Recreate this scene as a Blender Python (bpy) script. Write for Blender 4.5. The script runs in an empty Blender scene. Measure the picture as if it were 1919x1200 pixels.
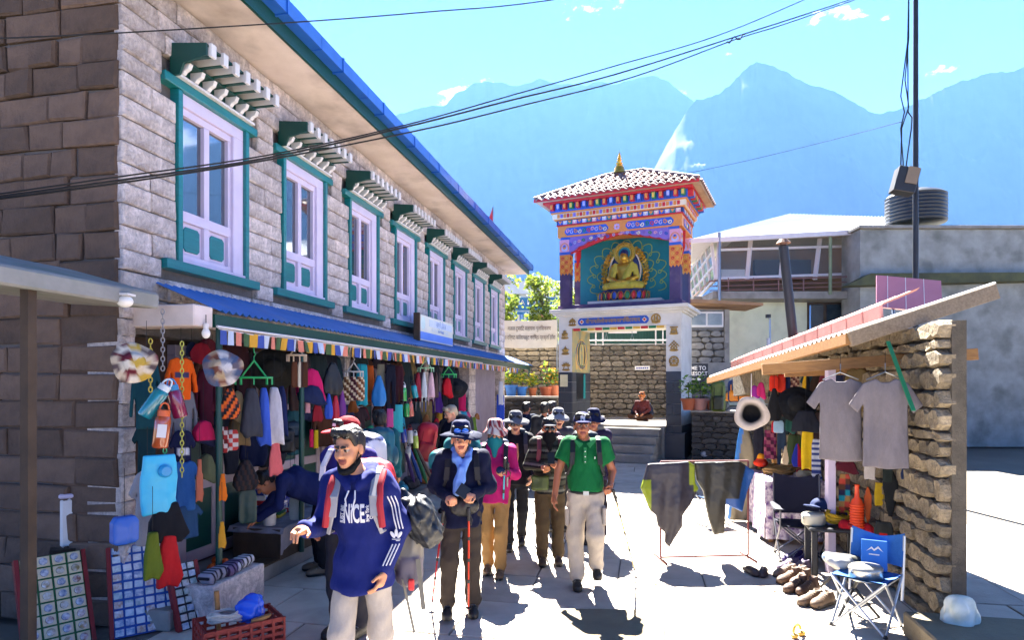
import bpy, bmesh, math, random
import numpy as np
from mathutils import Vector, Matrix
S = bpy.context.scene
COL = S.collection
R = math.radians
random.seed(7); rng = np.random.default_rng(7)

# ------------------------------------------------------------------ camera, sky, sun, exposure
CAM_Z = 2.05; FPX = 1200.0; HOR = 722.0; CX = 959.5      # eye height (m), focal length and horizon in photo pixels
SUN_EL, SUN_AZ = 50.0, -3.5                              # sun ahead of the camera, a touch to the left
cam = bpy.data.cameras.new('camera'); cam_o = bpy.data.objects.new('camera', cam); COL.objects.link(cam_o)
cam.sensor_fit = 'HORIZONTAL'; cam.sensor_width = 36; cam.lens = 36 * FPX / 1919
cam.shift_y = (HOR - 600) / 1919
cam.clip_start = 0.05; cam.clip_end = 60000
cam_o.location = (0, 0, CAM_Z); cam_o.rotation_euler = (R(90), 0, 0)
S.camera = cam_o

def lin(h):
    h = h.lstrip('#'); v = [int(h[i:i+2], 16) / 255 for i in (0, 2, 4)]
    return tuple(c / 12.92 if c <= .04045 else ((c + .055) / 1.055) ** 2.4 for c in v) + (1.0,)

W = bpy.data.worlds.new('World'); S.world = W; W.use_nodes = True
nt = W.node_tree; N = nt.nodes; Lk = nt.links; N.clear()
sky = N.new('ShaderNodeTexSky'); sky.sky_type = 'NISHITA'; sky.sun_disc = False
sky.sun_elevation = R(SUN_EL); sky.sun_rotation = R(SUN_AZ); sky.altitude = 2800
sky.air_density = 0.3; sky.dust_density = 0.0; sky.ozone_density = 10.0
bg = N.new('ShaderNodeBackground'); bg.inputs[1].default_value = 0.05
# small white clouds: fractal noise on the view direction, thresholded, thin over the whole sky
tc = N.new('ShaderNodeTexCoord'); mp = N.new('ShaderNodeMapping'); mp.inputs['Scale'].default_value = (9, 9, 16); mp.inputs['Location'].default_value = (2.15, .4, .55)
cn = N.new('ShaderNodeTexNoise'); cn.inputs['Scale'].default_value = 1.0; cn.inputs['Detail'].default_value = 7; cn.inputs['Roughness'].default_value = .62
cr = N.new('ShaderNodeMapRange'); cr.inputs[1].default_value = .63; cr.inputs[2].default_value = .74
mx = N.new('ShaderNodeMix'); mx.data_type = 'RGBA'; mx.inputs['B'].default_value = (9, 9.2, 9.6, 1)
Lk.new(tc.outputs['Generated'], mp.inputs['Vector']); Lk.new(mp.outputs[0], cn.inputs['Vector']); Lk.new(cn.outputs['Fac'], cr.inputs[0])
Lk.new(cr.outputs[0], mx.inputs['Factor']); Lk.new(sky.outputs[0], mx.inputs['A'])
wo = N.new('ShaderNodeOutputWorld'); Lk.new(mx.outputs['Result'], bg.inputs[0]); Lk.new(bg.outputs[0], wo.inputs[0])

sun = bpy.data.lights.new('sun', 'SUN'); sun.energy = 5.0; sun.angle = R(.5); sun.color = (1.0, .95, .86)
sun_o = bpy.data.objects.new('sun', sun); COL.objects.link(sun_o)
sd = Vector((math.sin(R(SUN_AZ)) * math.cos(R(SUN_EL)), math.cos(R(SUN_AZ)) * math.cos(R(SUN_EL)), math.sin(R(SUN_EL))))
sun_o.rotation_euler = sd.to_track_quat('Z', 'Y').to_euler(); sun_o.location = (0, 0, 30)

S.view_settings.view_transform = 'Standard'; S.view_settings.look = 'None'
S.view_settings.exposure = 3.8; S.view_settings.gamma = 1
S.render.engine = 'CYCLES'
S.cycles.use_denoising = True
S.cycles.max_bounces = 6; S.cycles.diffuse_bounces = 4; S.cycles.glossy_bounces = 3; S.cycles.transmission_bounces = 4; S.cycles.transparent_max_bounces = 8; S.cycles.volume_bounces = 0
S.cycles.caustics_reflective = False; S.cycles.caustics_refractive = False
S.cycles.sample_clamp_indirect = 6

# ------------------------------------------------------------------ photo pixel -> world helpers
def P(px, py, Y): return Vector(((px - CX) * Y / FPX, Y, CAM_Z + (HOR - py) * Y / FPX))
def G(px, py, z=0.0):
    Y = (CAM_Z - z) * FPX / (py - HOR); return Vector(((px - CX) * Y / FPX, Y, z))
# left row of shops: t runs along the facade, s out towards the street
LA = math.atan(245.5 / FPX); Ld = Vector((math.sin(LA), math.cos(LA), 0)); Ln = Vector((math.cos(LA), -math.sin(LA), 0)); LD = 4.3
LROT = math.pi / 2 - LA
def Lp(t, s, z): return Ld * t + Ln * (s - LD) + Vector((0, 0, z))
def LW(px, py, s):
    q = LD - s; k = (px - CX) / FPX
    t = q * (Ln.x + Ld.x * k) / (Ld.x - Ln.x * k); Y = t * Ld.y + q * Ld.x
    return t, CAM_Z + (HOR - py) * Y / FPX
def LWp(px, py, s):
    t, z = LW(px, py, s); return Lp(t, s, z)

# ------------------------------------------------------------------ objects
def prop(o, label=None, cat=None, group=None, kind=None):
    if label: o['label'] = label
    if cat: o['category'] = cat
    if group: o['group'] = group
    if kind: o['kind'] = kind
    return o
def empty(name, loc=(0, 0, 0), rz=0.0, label=None, cat=None, group=None, kind=None):
    o = bpy.data.objects.new(name, None); COL.objects.link(o); o.location = loc; o.rotation_euler = (0, 0, rz); o.empty_display_size = .1
    return prop(o, label, cat, group, kind)
def link(name, me, parent=None, loc=None, rot=None, scale=None, label=None, cat=None, group=None, kind=None):
    o = bpy.data.objects.new(name, me); COL.objects.link(o)
    if parent is not None: o.parent = parent
    if loc is not None: o.location = loc
    if rot is not None: o.rotation_euler = (0, 0, rot) if isinstance(rot, (int, float)) else rot
    if scale is not None: o.scale = (scale,) * 3 if isinstance(scale, (int, float)) else scale
    return prop(o, label, cat, group, kind)
def copy_tree(o, parent=None):
    c = o.copy(); COL.objects.link(c); c.parent = parent
    for ch in list(o.children): copy_tree(ch, c)
    return c

def mesh(name, v, f, mats, smooth=False, mi=None, col=None):
    me = bpy.data.meshes.new(name)
    v = np.asarray(v, dtype=np.float64)
    me.from_pydata(v.tolist(), [], f if isinstance(f, list) else f.tolist())
    for m in (mats if isinstance(mats, (list, tuple)) else [mats]): me.materials.append(m)
    if mi is not None: me.polygons.foreach_set('material_index', np.asarray(mi, dtype=np.int32))
    if smooth: me.polygons.foreach_set('use_smooth', np.ones(len(me.polygons), dtype=bool))
    if col is not None:
        a = me.color_attributes.new('Col', 'FLOAT_COLOR', 'POINT'); a.data.foreach_set('color', np.asarray(col, dtype=np.float32).ravel())
    me.update(); return me

class MB:
    """collects shapes into one mesh"""
    def __init__(s): s.v = []; s.f = []; s.m = []; s.n = 0
    def add(s, v, f, m=0):
        o = s.n; s.v.extend([tuple(x) for x in v]); s.f.extend([tuple(i + o for i in q) for q in f]); s.m.extend([m] * len(f)); s.n += len(v); return s
    def box(s, c, d, rot=None, m=0):
        h = [x / 2 for x in d]
        v = [Vector((sx * h[0], sy * h[1], sz * h[2])) for sz in (-1, 1) for sy in (-1, 1) for sx in (-1, 1)]
        if rot is not None:
            M = rot if isinstance(rot, Matrix) else Matrix.Rotation(rot, 3, 'Z')
            v = [M @ x for x in v]
        c = Vector(c); v = [x + c for x in v]
        return s.add(v, [(0, 2, 3, 1), (4, 5, 7, 6), (0, 1, 5, 4), (2, 6, 7, 3), (0, 4, 6, 2), (1, 3, 7, 5)], m)
    def bx(s, x0, x1, y0, y1, z0, z1, m=0): return s.box(((x0+x1)/2, (y0+y1)/2, (z0+z1)/2), (abs(x1-x0), abs(y1-y0), abs(z1-z0)), m=m)
    def bar(s, a, b, w, h=None, m=0, up=(0, 0, 1)):
        a = Vector(a); b = Vector(b); d = b - a; z = d.normalized(); u = Vector(up)
        if abs(z.dot(u)) > .98: u = Vector((0, 1, 0))
        x = z.cross(u).normalized(); y = x.cross(z).normalized()
        return s.box((a + b) / 2, (w, h or w, d.length), Matrix((x, y, z)).transposed(), m)
    def tube(s, pts, r, n=8, m=0, caps=True):
        pts = [Vector(p) for p in pts]; k = len(pts); rr = r if isinstance(r, (list, tuple)) else [r] * k
        v = []; pu = None
        for i, p in enumerate(pts):
            t = (pts[min(i+1, k-1)] - pts[max(i-1, 0)]).normalized()
            if pu is None: pu = Vector((0, 0, 1)) if abs(t.z) < .9 else Vector((0, 1, 0))
            x = t.cross(pu);
            if x.length < 1e-6: x = t.cross(Vector((1, 0, 0)))
            x.normalize(); y = x.cross(t).normalized(); pu = y
            for j in range(n):
                a = 2 * math.pi * j / n; v.append(p + x * (math.cos(a) * rr[i]) + y * (math.sin(a) * rr[i]))
        f = [(i*n + j, i*n + (j+1) % n, (i+1)*n + (j+1) % n, (i+1)*n + j) for i in range(k-1) for j in range(n)]
        if caps: f += [tuple(range(n))[::-1], tuple((k-1)*n + j for j in range(n))]
        return s.add(v, f, m)
    def lathe(s, prof, n=16, c=(0, 0, 0), M=None, m=0, sq=(1, 1)):
        v = []; c = Vector(c)
        for r, z in prof:
            for j in range(n):
                a = 2 * math.pi * j / n; p = Vector((r * math.cos(a) * sq[0], r * math.sin(a) * sq[1], z))
                v.append((M @ p if M is not None else p) + c)
        k = len(prof)
        f = [(i*n + j, i*n + (j+1) % n, (i+1)*n + (j+1) % n, (i+1)*n + j) for i in range(k-1) for j in range(n)]
        if prof[0][0] > 1e-5: f.append(tuple(range(n))[::-1])
        if prof[-1][0] > 1e-5: f.append(tuple((k-1)*n + j for j in range(n)))
        return s.add(v, f, m)
    def prism(s, poly, y0, y1, m=0, ax=1):
        """polygon in (x,z) pulled along y (ax=1), or in (x,y) pulled along z (ax=2), or (y,z) along x (ax=0)"""
        n = len(poly)
        def pt(a, b, d): return {0: (d, a, b), 1: (a, d, b), 2: (a, b, d)}[ax]
        v = [pt(a, b, y0) for a, b in poly] + [pt(a, b, y1) for a, b in poly]
        f = [tuple(range(n)), tuple(range(2*n - 1, n - 1, -1))] + [(i, i + n, (i+1) % n + n, (i+1) % n) for i in range(n)]
        return s.add(v, f, m)
    def sph(s, c, r, n=12, k=8, M=None, m=0):
        r = (r,) * 3 if isinstance(r, (int, float)) else r
        v = []; c = Vector(c)
        for i in range(k + 1):
            th = math.pi * i / k
            for j in range(n):
                a = 2 * math.pi * j / n; p = Vector((r[0]*math.sin(th)*math.cos(a), r[1]*math.sin(th)*math.sin(a), r[2]*math.cos(th)))
                v.append((M @ p if M is not None else p) + c)
        f = [(i*n + j, (i+1)*n + j, (i+1)*n + (j+1) % n, i*n + (j+1) % n) for i in range(k) for j in range(n)]
        return s.add(v, f, m)
    def sheet(s, fn, nu, nv, m=0):
        v = [fn(i / nu, j / nv) for j in range(nv + 1) for i in range(nu + 1)]; w = nu + 1
        return s.add(v, [(j*w + i, j*w + i + 1, (j+1)*w + i + 1, (j+1)*w + i) for j in range(nv) for i in range(nu)], m)
    def build(s, name, mats, parent=None, smooth=False, bevel=0, seg=1, fix=True, **kw):
        me = mesh(name, s.v, s.f, mats, False, s.m)
        bm = bmesh.new(); bm.from_mesh(me)
        if bevel:
            bmesh.ops.remove_doubles(bm, verts=bm.verts, dist=1e-6)
            es = [e for e in bm.edges if len(e.link_faces) == 2 and e.calc_face_angle(0) > .5]
            bmesh.ops.bevel(bm, geom=es, offset=bevel, segments=seg, profile=.6, affect='EDGES', clamp_overlap=True)
        if fix: bmesh.ops.recalc_face_normals(bm, faces=bm.faces)
        bm.to_mesh(me); bm.free()
        if smooth:
            me.polygons.foreach_set('use_smooth', np.ones(len(me.polygons), dtype=bool))
            try: me.set_sharp_from_angle(angle=R(40))
            except Exception: pass
        return link(name, me, parent, **kw)

# ------------------------------------------------------------------ materials
MATS = {}
def mat(name, c, rough=.7, c2=None, scale=6.0, amt=.5, bump=0.0, bscale=None, metal=0.0, detail=5, attr=False, spec=.4, coords='Object', stretch=None, trans=0.0, alpha=1.0, emit=None, hue=0.0, coat=0.0, stain=None, sss=0.0, rnd=0.0, bd=.02, vein=None, bdet=6):
    """principled material: noise mixes c and c2, bump from finer noise; attr: colour from the mesh's own Col attribute; rnd: per object brightness spread"""
    if name in MATS: return MATS[name]
    m = bpy.data.materials.new(name); m.use_nodes = True; MATS[name] = m
    nt = m.node_tree; N = nt.nodes; L = nt.links; b = N['Principled BSDF']
    c = lin(c) if isinstance(c, str) else tuple(c)
    c2 = (lin(c2) if isinstance(c2, str) else tuple(c2)) if c2 else tuple(x * .72 for x in c[:3]) + (1,)
    tc = N.new('ShaderNodeTexCoord'); vec = tc.outputs[coords]
    if stretch:
        mp = N.new('ShaderNodeMapping'); mp.inputs['Scale'].default_value = stretch; L.new(vec, mp.inputs[0]); vec = mp.outputs[0]
    n1 = N.new('ShaderNodeTexNoise'); n1.inputs['Scale'].default_value = scale; n1.inputs['Detail'].default_value = detail; n1.inputs['Roughness'].default_value = .6; L.new(vec, n1.inputs['Vector'])
    ra = N.new('ShaderNodeMapRange'); ra.inputs[1].default_value = .35; ra.inputs[2].default_value = .68; ra.inputs[4].default_value = amt; L.new(n1.outputs['Fac'], ra.inputs[0])
    mx = N.new('ShaderNodeMix'); mx.data_type = 'RGBA'; L.new(ra.outputs[0], mx.inputs['Factor'])
    if attr:
        at = N.new('ShaderNodeAttribute'); at.attribute_name = 'Col'; L.new(at.outputs['Color'], mx.inputs['A'])
        dk = N.new('ShaderNodeMix'); dk.data_type = 'RGBA'; dk.blend_type = 'MULTIPLY'; dk.inputs['Factor'].default_value = 1; dk.inputs['B'].default_value = (.72, .72, .72, 1); L.new(at.outputs['Color'], dk.inputs['A']); L.new(dk.outputs['Result'], mx.inputs['B'])
    else:
        mx.inputs['A'].default_value = c; mx.inputs['B'].default_value = c2
    out = mx.outputs['Result']
    if stain:
        n3 = N.new('ShaderNodeTexNoise'); n3.inputs['Scale'].default_value = stain[1]; n3.inputs['Detail'].default_value = 6; L.new(vec, n3.inputs['Vector'])
        r3 = N.new('ShaderNodeMapRange'); r3.inputs[1].default_value = .52; r3.inputs[2].default_value = .7; r3.inputs[4].default_value = stain[2]; L.new(n3.outputs['Fac'], r3.inputs[0])
        m3 = N.new('ShaderNodeMix'); m3.data_type = 'RGBA'; m3.inputs['B'].default_value = lin(stain[0]); L.new(r3.outputs[0], m3.inputs['Factor']); L.new(out, m3.inputs['A']); out = m3.outputs['Result']
    if vein:   # fine pale and dark mineral grain
        vo = N.new('ShaderNodeTexNoise'); vo.inputs['Scale'].default_value = vein[1]; vo.inputs['Detail'].default_value = 8; vo.inputs['Roughness'].default_value = .75; vo.inputs['Distortion'].default_value = 1.2; L.new(vec, vo.inputs['Vector'])
        r4 = N.new('ShaderNodeMapRange'); r4.inputs[1].default_value = .38; r4.inputs[2].default_value = .62; r4.inputs[3].default_value = 1 - vein[0]; r4.inputs[4].default_value = 1 + vein[0]; L.new(vo.outputs['Fac'], r4.inputs[0])
        h4 = N.new('ShaderNodeHueSaturation'); L.new(out, h4.inputs['Color']); L.new(r4.outputs[0], h4.inputs['Value']); out = h4.outputs[0]
    if rnd:
        oi = N.new('ShaderNodeObjectInfo'); hs = N.new('ShaderNodeHueSaturation'); L.new(out, hs.inputs['Color'])
        rr = N.new('ShaderNodeMapRange'); rr.inputs[3].default_value = 1 - rnd; rr.inputs[4].default_value = 1 + rnd; L.new(oi.outputs['Random'], rr.inputs[0]); L.new(rr.outputs[0], hs.inputs['Value'])
        out = hs.outputs[0]
    L.new(out, b.inputs['Base Color'])
    b.inputs['Roughness'].default_value = rough; b.inputs['Metallic'].default_value = metal; b.inputs['Specular IOR Level'].default_value = spec
    if coat: b.inputs['Coat Weight'].default_value = coat; b.inputs['Coat Roughness'].default_value = .15
    if trans: b.inputs['Transmission Weight'].default_value = trans
    if sss: b.inputs['Subsurface Weight'].default_value = sss; b.inputs['Subsurface Radius'].default_value = (.01, .004, .002)
    if alpha < 1: b.inputs['Alpha'].default_value = alpha
    if emit: b.inputs['Emission Color'].default_value = lin(emit[0]); b.inputs['Emission Strength'].default_value = emit[1]
    if bump:
        n2 = N.new('ShaderNodeTexNoise'); n2.inputs['Scale'].default_value = bscale or scale * 5; n2.inputs['Detail'].default_value = bdet; n2.inputs['Roughness'].default_value = .65; L.new(vec, n2.inputs['Vector'])
        bp = N.new('ShaderNodeBump'); bp.inputs['Strength'].default_value = min(1, bump); bp.inputs['Distance'].default_value = bd; L.new(n2.outputs['Fac'], bp.inputs['Height']); L.new(bp.outputs[0], b.inputs['Normal'])
    return m
def M(name): return MATS[name]

# ------------------------------------------------------------------ signed-distance modelling (organic bodies, cloth, bags)
def axis(lo, hi, h, fine=()):
    """grid axis from lo to hi, step h, finer inside the (a, b, step) intervals"""
    x = [lo]
    while x[-1] < hi:
        st = h
        for a, b, f in fine:
            if a - 1e-9 <= x[-1] < b: st = min(st, f)
        x.append(x[-1] + st)
    return np.array(x)
def smin(a, b, k):
    h = np.clip(.5 + .5 * (b - a) / k, 0, 1); return b + (a - b) * h - k * h * (1 - h)
class SDF:
    def __init__(s): s.p = []
    def cap(s, a, b, ra, rb=None, c=0, k=.02, sq=None, cut=False):
        s.p.append(('c', np.array(a, float), np.array(b, float), ra, ra if rb is None else rb, c, k, sq, cut)); return s
    def chain(s, pts, rs, c=0, k=.02, sq=None):
        for i in range(len(pts) - 1): s.cap(pts[i], pts[i+1], rs[i], rs[i+1], c, k, sq)
        return s
    def ell(s, ce, r, c=0, k=.02, M=None, cut=False):
        s.p.append(('e', np.array(ce, float), np.array(r if not isinstance(r, (int, float)) else (r,)*3, float), M, None, c, k, None, cut)); return s
    def box(s, ce, h, r=.01, c=0, k=.02, M=None, cut=False):
        s.p.append(('b', np.array(ce, float), np.array(h, float), M, r, c, k, None, cut)); return s
    def fn(s, f, lo, hi, c=0, k=.01, cut=False):
        s.p.append(('f', f, np.array(lo, float), np.array(hi, float), None, c, k, None, cut)); return s
    def bounds(s):
        lo = np.full(3, 9e9); hi = -lo
        for q in s.p:
            if q[8]: continue
            if q[0] == 'c':
                r = max(q[3], q[4]) * (max(q[7]) if q[7] else 1); a = np.minimum(q[1], q[2]) - r; b = np.maximum(q[1], q[2]) + r
            elif q[0] == 'f': a, b = q[2], q[3]
            else: r = np.linalg.norm(q[2]) if q[3] is not None else q[2]; a, b = q[1] - r, q[1] + r
            lo = np.minimum(lo, a); hi = np.maximum(hi, b)
        return lo, hi
    def mesh(s, name, mats, h=.012, cols=None, fine=((), (), ()), disp=None, mat_by=False, smooth=True, post=None):
        lo, hi = s.bounds(); pad = h * 2.5
        ax = [axis(lo[i] - pad, hi[i] + pad, h, fine[i]) for i in range(3)]
        D = np.full([len(a) for a in ax], .5, np.float32); C = np.zeros(D.shape, np.int16); B = np.full(D.shape, .5, np.float32)
        for q in s.p:
            k = q[6]
            if q[0] == 'c':
                r = max(q[3], q[4]) * (max(q[7]) if q[7] else 1); a = np.minimum(q[1], q[2]) - r; b = np.maximum(q[1], q[2]) + r
            elif q[0] == 'f': a, b = q[2], q[3]
            else: r = np.linalg.norm(q[2]) if q[3] is not None else q[2]; a, b = q[1] - r, q[1] + r
            mg = k + 2.5 * h
            sl = tuple(slice(max(0, np.searchsorted(ax[i], a[i] - mg) - 1), np.searchsorted(ax[i], b[i] + mg) + 1) for i in range(3))
            X, Y, Z = np.meshgrid(*[ax[i][sl[i]] for i in range(3)], indexing='ij')
            if X.size == 0: continue
            if q[0] == 'c':
                A, Bv = q[1], q[2]; ab = Bv - A; L2 = max(ab @ ab, 1e-9)
                px, py, pz = X - A[0], Y - A[1], Z - A[2]
                t = np.clip((px*ab[0] + py*ab[1] + pz*ab[2]) / L2, 0, 1)
                dx, dy, dz = px - t*ab[0], py - t*ab[1], pz - t*ab[2]
                sc = 1.0
                if q[7]: dx, dy, dz = dx/q[7][0], dy/q[7][1], dz/q[7][2]; sc = min(q[7])
                d = (np.sqrt(dx*dx + dy*dy + dz*dz) - (q[3] + (q[4] - q[3]) * t)) * sc
            elif q[0] == 'f': d = q[1](X, Y, Z)
            else:
                px, py, pz = X - q[1][0], Y - q[1][1], Z - q[1][2]
                if q[3] is not None:
                    m = np.array(q[3])[:3, :3]; px, py, pz = (m[0,0]*px + m[1,0]*py + m[2,0]*pz, m[0,1]*px + m[1,1]*py + m[2,1]*pz, m[0,2]*px + m[1,2]*py + m[2,2]*pz)
                r = q[2]
                if q[0] == 'e':
                    k0 = np.sqrt((px/r[0])**2 + (py/r[1])**2 + (pz/r[2])**2); k1 = np.sqrt((px/r[0]**2)**2 + (py/r[1]**2)**2 + (pz/r[2]**2)**2)
                    d = np.where(k1 > 1e-6, k0 * (k0 - 1) / np.maximum(k1, 1e-6), -min(r))
                else:
                    qx, qy, qz = np.abs(px) - r[0] + q[4], np.abs(py) - r[1] + q[4], np.abs(pz) - r[2] + q[4]
                    d = np.sqrt(np.maximum(qx, 0)**2 + np.maximum(qy, 0)**2 + np.maximum(qz, 0)**2) + np.minimum(np.maximum(qx, np.maximum(qy, qz)), 0) - q[4]
            d = d.astype(np.float32); o = D[sl]
            if q[8]: D[sl] = -smin(-o, d, k) if k > 0 else np.maximum(o, -d)
            else:
                cl = d < B[sl]; C[sl][cl] = q[5]; B[sl] = np.where(cl, d, B[sl])
                D[sl] = smin(o, d, k) if k > 0 else np.minimum(o, d)
        if disp is not None:
            X, Y, Z = np.meshgrid(*ax, indexing='ij'); D += np.where(np.abs(D) < .08, disp(X, Y, Z), 0).astype(np.float32)
        v, f, ci = nets(D, ax, C)
        if post is not None: v = post(v)
        cc = None
        if cols is not None and not mat_by:
            ca = np.array([lin(x) if isinstance(x, str) else tuple(x) for x in cols]); cc = ca[ci]
        mi = ci[f[:, 0]] if mat_by else None
        return mesh(name, v, f, mats, smooth, mi, cc)
def nets(D, ax, C=None):
    nx, ny, nz = D.shape; ins = D < 0
    corners = [(i, j, k) for i in (0, 1) for j in (0, 1) for k in (0, 1)]
    def cs(a, c): return a[c[0]:nx - 1 + c[0], c[1]:ny - 1 + c[1], c[2]:nz - 1 + c[2]]
    cnt = np.zeros((nx-1, ny-1, nz-1), np.int8)
    for c in corners: cnt += cs(ins, c)
    I = np.argwhere((cnt > 0) & (cnt < 8)); n = len(I); idx = np.full(cnt.shape, -1, np.int32); idx[tuple(I.T)] = np.arange(n)
    acc = np.zeros((n, 3)); w = np.zeros(n)
    for a in corners:
        for dim in range(3):
            if a[dim]: continue
            b = list(a); b[dim] = 1
            ia = I + np.array(a); ib = I + np.array(b); da = D[tuple(ia.T)]; db = D[tuple(ib.T)]; m = (da < 0) != (db < 0)
            t = np.where(m, da / np.where(np.abs(da - db) < 1e-9, 1, da - db), 0)
            pa = np.stack([ax[i][ia[:, i]] for i in range(3)], 1); pb = np.stack([ax[i][ib[:, i]] for i in range(3)], 1)
            acc += np.where(m[:, None], pa + (pb - pa) * t[:, None], 0); w += m
    v = acc / np.maximum(w, 1)[:, None]
    F = []
    for dim in range(3):
        a = [slice(1, -1)] * 3; a[dim] = slice(0, -1); b = list(a); b[dim] = slice(1, None)
        s0 = ins[tuple(a)]; s1 = ins[tuple(b)]; e = np.argwhere(s0 != s1)
        if len(e) == 0: continue
        inside0 = s0[tuple(e.T)]; o = np.array([1, 1, 1]); o[dim] = 0; e = e + o
        u, w2 = [(1, 2), (2, 0), (0, 1)][dim]
        def ce(du, dw):
            q = e.copy(); q[:, u] -= du; q[:, w2] -= dw; return idx[tuple(q.T)]
        q = np.stack([ce(1, 1), ce(0, 1), ce(0, 0), ce(1, 0)], 1); q[~inside0] = q[~inside0][:, ::-1]; F.append(q)
    f = np.concatenate(F) if F else np.zeros((0, 4), int)
    ci = C[tuple(I.T)] if C is not None else None
    return v, f, ci
def wrinkle(amp=.006, seed=0, freq=22, vert=.45):
    r = np.random.default_rng(seed); K = r.normal(size=(5, 3)) * freq * np.array([1, 1, vert]); ph = r.uniform(0, 6.28, 5)
    def f(X, Y, Z):
        o = 0
        for k, p in zip(K, ph): o = o + np.sin(k[0]*X + k[1]*Y + k[2]*Z + p + 1.3 * np.sin(7*Z + 5*X + p))
        return amp * o / 2.2
    return f
def poly_sd(poly):
    Pq = np.array(poly, float)
    def f(X, Z):
        d = np.full(X.shape, 9.0); ins = np.zeros(X.shape, bool); n = len(Pq)
        for i in range(n):
            a = Pq[i]; b = Pq[(i+1) % n]; e = b - a; wx, wz = X - a[0], Z - a[1]
            t = np.clip((wx*e[0] + wz*e[1]) / (e @ e + 1e-12), 0, 1); d = np.minimum(d, np.hypot(wx - t*e[0], wz - t*e[1]))
            c = ((a[1] > Z) != (b[1] > Z)); xi = a[0] + (Z - a[1]) * e[0] / (e[1] if abs(e[1]) > 1e-9 else 1e-9); ins ^= c & (X < xi)
        return np.where(ins, -d, d)
    return f
def garment(name, poly, mats, t=.02, fold=.012, freq=14, h=.014, seed=1, color=None, puff=.5, cut=None, bend=None, lean=.3):
    """a cloth thing with silhouette poly in (x, z), folded and a few centimetres thick; color(x, z, y) -> per-vertex rgba"""
    f2 = poly_sd(poly); Pq = np.array(poly); r = np.random.default_rng(seed); ph = r.uniform(0, 6.28, 3); zt = Pq[:, 1].max(); zh = max(.05, np.ptp(Pq[:, 1]))
    def off(X, Z):
        g = .35 + .65 * np.clip((zt - Z) / zh, 0, 1)
        return g * fold * (np.sin(freq*X + ph[0] + lean * 6 * Z) + .5 * np.sin(freq*2.3*X + ph[1] - lean * 9 * Z) + .4 * np.sin(9*Z + ph[2] + 3*X))
    def fn(X, Y, Z):
        d = f2(X, Z); th = t * ((1 - puff) + puff * np.sqrt(np.clip(-d / .12, 0, 1)))
        yy = Y - off(X, Z) - (bend(X, Z) if bend else 0)
        if bend is None: return np.maximum(d, np.abs(yy) - th)
        return np.maximum(d, np.abs(yy) - th)
    lo = (Pq[:, 0].min(), -t - fold*2 - .02, Pq[:, 1].min()); hi = (Pq[:, 0].max(), t + fold*2 + .02, zt)
    if bend:
        xs, zs = np.meshgrid(np.linspace(lo[0], hi[0], 12), np.linspace(lo[2], hi[2], 12)); bb = bend(xs, zs); lo = (lo[0], lo[1] + bb.min(), lo[2]); hi = (hi[0], hi[1] + bb.max(), hi[2])
    s = SDF(); s.fn(fn, lo, hi, k=0)
    me = s.mesh(name, mats, h)
    if color is not None:
        n = len(me.vertices); co = np.empty(n * 3); me.vertices.foreach_get('co', co); co = co.reshape(-1, 3)
        a = me.color_attributes.new('Col', 'FLOAT_COLOR', 'POINT'); cc = np.array([color(*p) for p in co[:, [0, 2, 1]]], np.float32); a.data.foreach_set('color', cc.ravel())
    return me
def setcol(me, fn):
    n = len(me.vertices); co = np.empty(n * 3); me.vertices.foreach_get('co', co); co = co.reshape(-1, 3)
    a = me.color_attributes.get('Col') or me.color_attributes.new('Col', 'FLOAT_COLOR', 'POINT')
    a.data.foreach_set('color', np.array([fn(*p) for p in co], np.float32).ravel())
def text_mesh(txt, size, m, align='CENTER', extrude=.002, bold=0.0, sx=1.0):
    c = bpy.data.curves.new('lettering', 'FONT'); c.body = txt; c.size = size; c.align_x = align; c.align_y = 'CENTER'; c.extrude = extrude; c.offset = bold; c.resolution_u = 3
    o = bpy.data.objects.new('tmp_text', c); COL.objects.link(o)
    dg = bpy.context.evaluated_depsgraph_get(); me = bpy.data.meshes.new_from_object(o.evaluated_get(dg)); bpy.data.objects.remove(o)
    if sx != 1: me.transform(Matrix.Diagonal((sx, 1, 1, 1)))
    me.materials.clear(); me.materials.append(m); return me
# ------------------------------------------------------------------ common materials
mat('facade_stone', '#cfc2bc', .85, '#968b88', 5, .8, .9, 20, rnd=.2, stain=('#8a7358', 2.2, .5), bd=.05, vein=(.28, 12))
mat('facade_mortar', '#6a6360', .95, '#55504d', 9, .8, .6)
mat('rubble_stone', '#8d8270', .9, '#5f574c', 5, .8, .9, 18, rnd=.3, stain=('#4a4238', 3, .6), bd=.05, vein=(.3, 14))
mat('dark_rubble', '#4b4744', .9, '#322f2d', 5, .8, .9, 18, rnd=.3)
mat('rubble_mortar', '#5d564b', .95, '#453f37', 8, .8, .7)
mat('paving', '#b8aea0', .8, '#a0968a', 3, .7, .35, 30, rnd=.10, stain=('#7f766a', 1.4, .35))
mat('paving_joint', '#6f6a63', .95, '#57524c', 12, .8, .4)
mat('concrete', '#8f8b85', .85, '#716d67', 3, .7, .4, 30, stain=('#5a554e', 1.7, .5))
mat('concrete_tan', '#756a55', .9, '#5f5543', 3, .7, .4, 30, stain=('#5f5646', 2.4, .5))
mat('earth', '#6d675c', .95, '#57524a', .5, .7, .3, 4)
mat('rock', '#3c4147', .95, '#2a312e', .004, 1, .0, detail=9)
mat('soffit', '#dacbc4', .8, '#c4b2aa', 2.2, .7, .15, 14, stain=('#6b5c55', 1.3, .5))
mat('teal_paint', '#10686a', .3, '#147d7c', 5, .6, .12, 40, stretch=(1, 1, 8), coat=.3)
mat('green_paint', '#0b3b34', .4, '#0e463d', 5, .5, .1, 40)
mat('lilac_paint', '#cfc3d8', .5, '#b9adc4', 4, .5, .05, 20)
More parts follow.
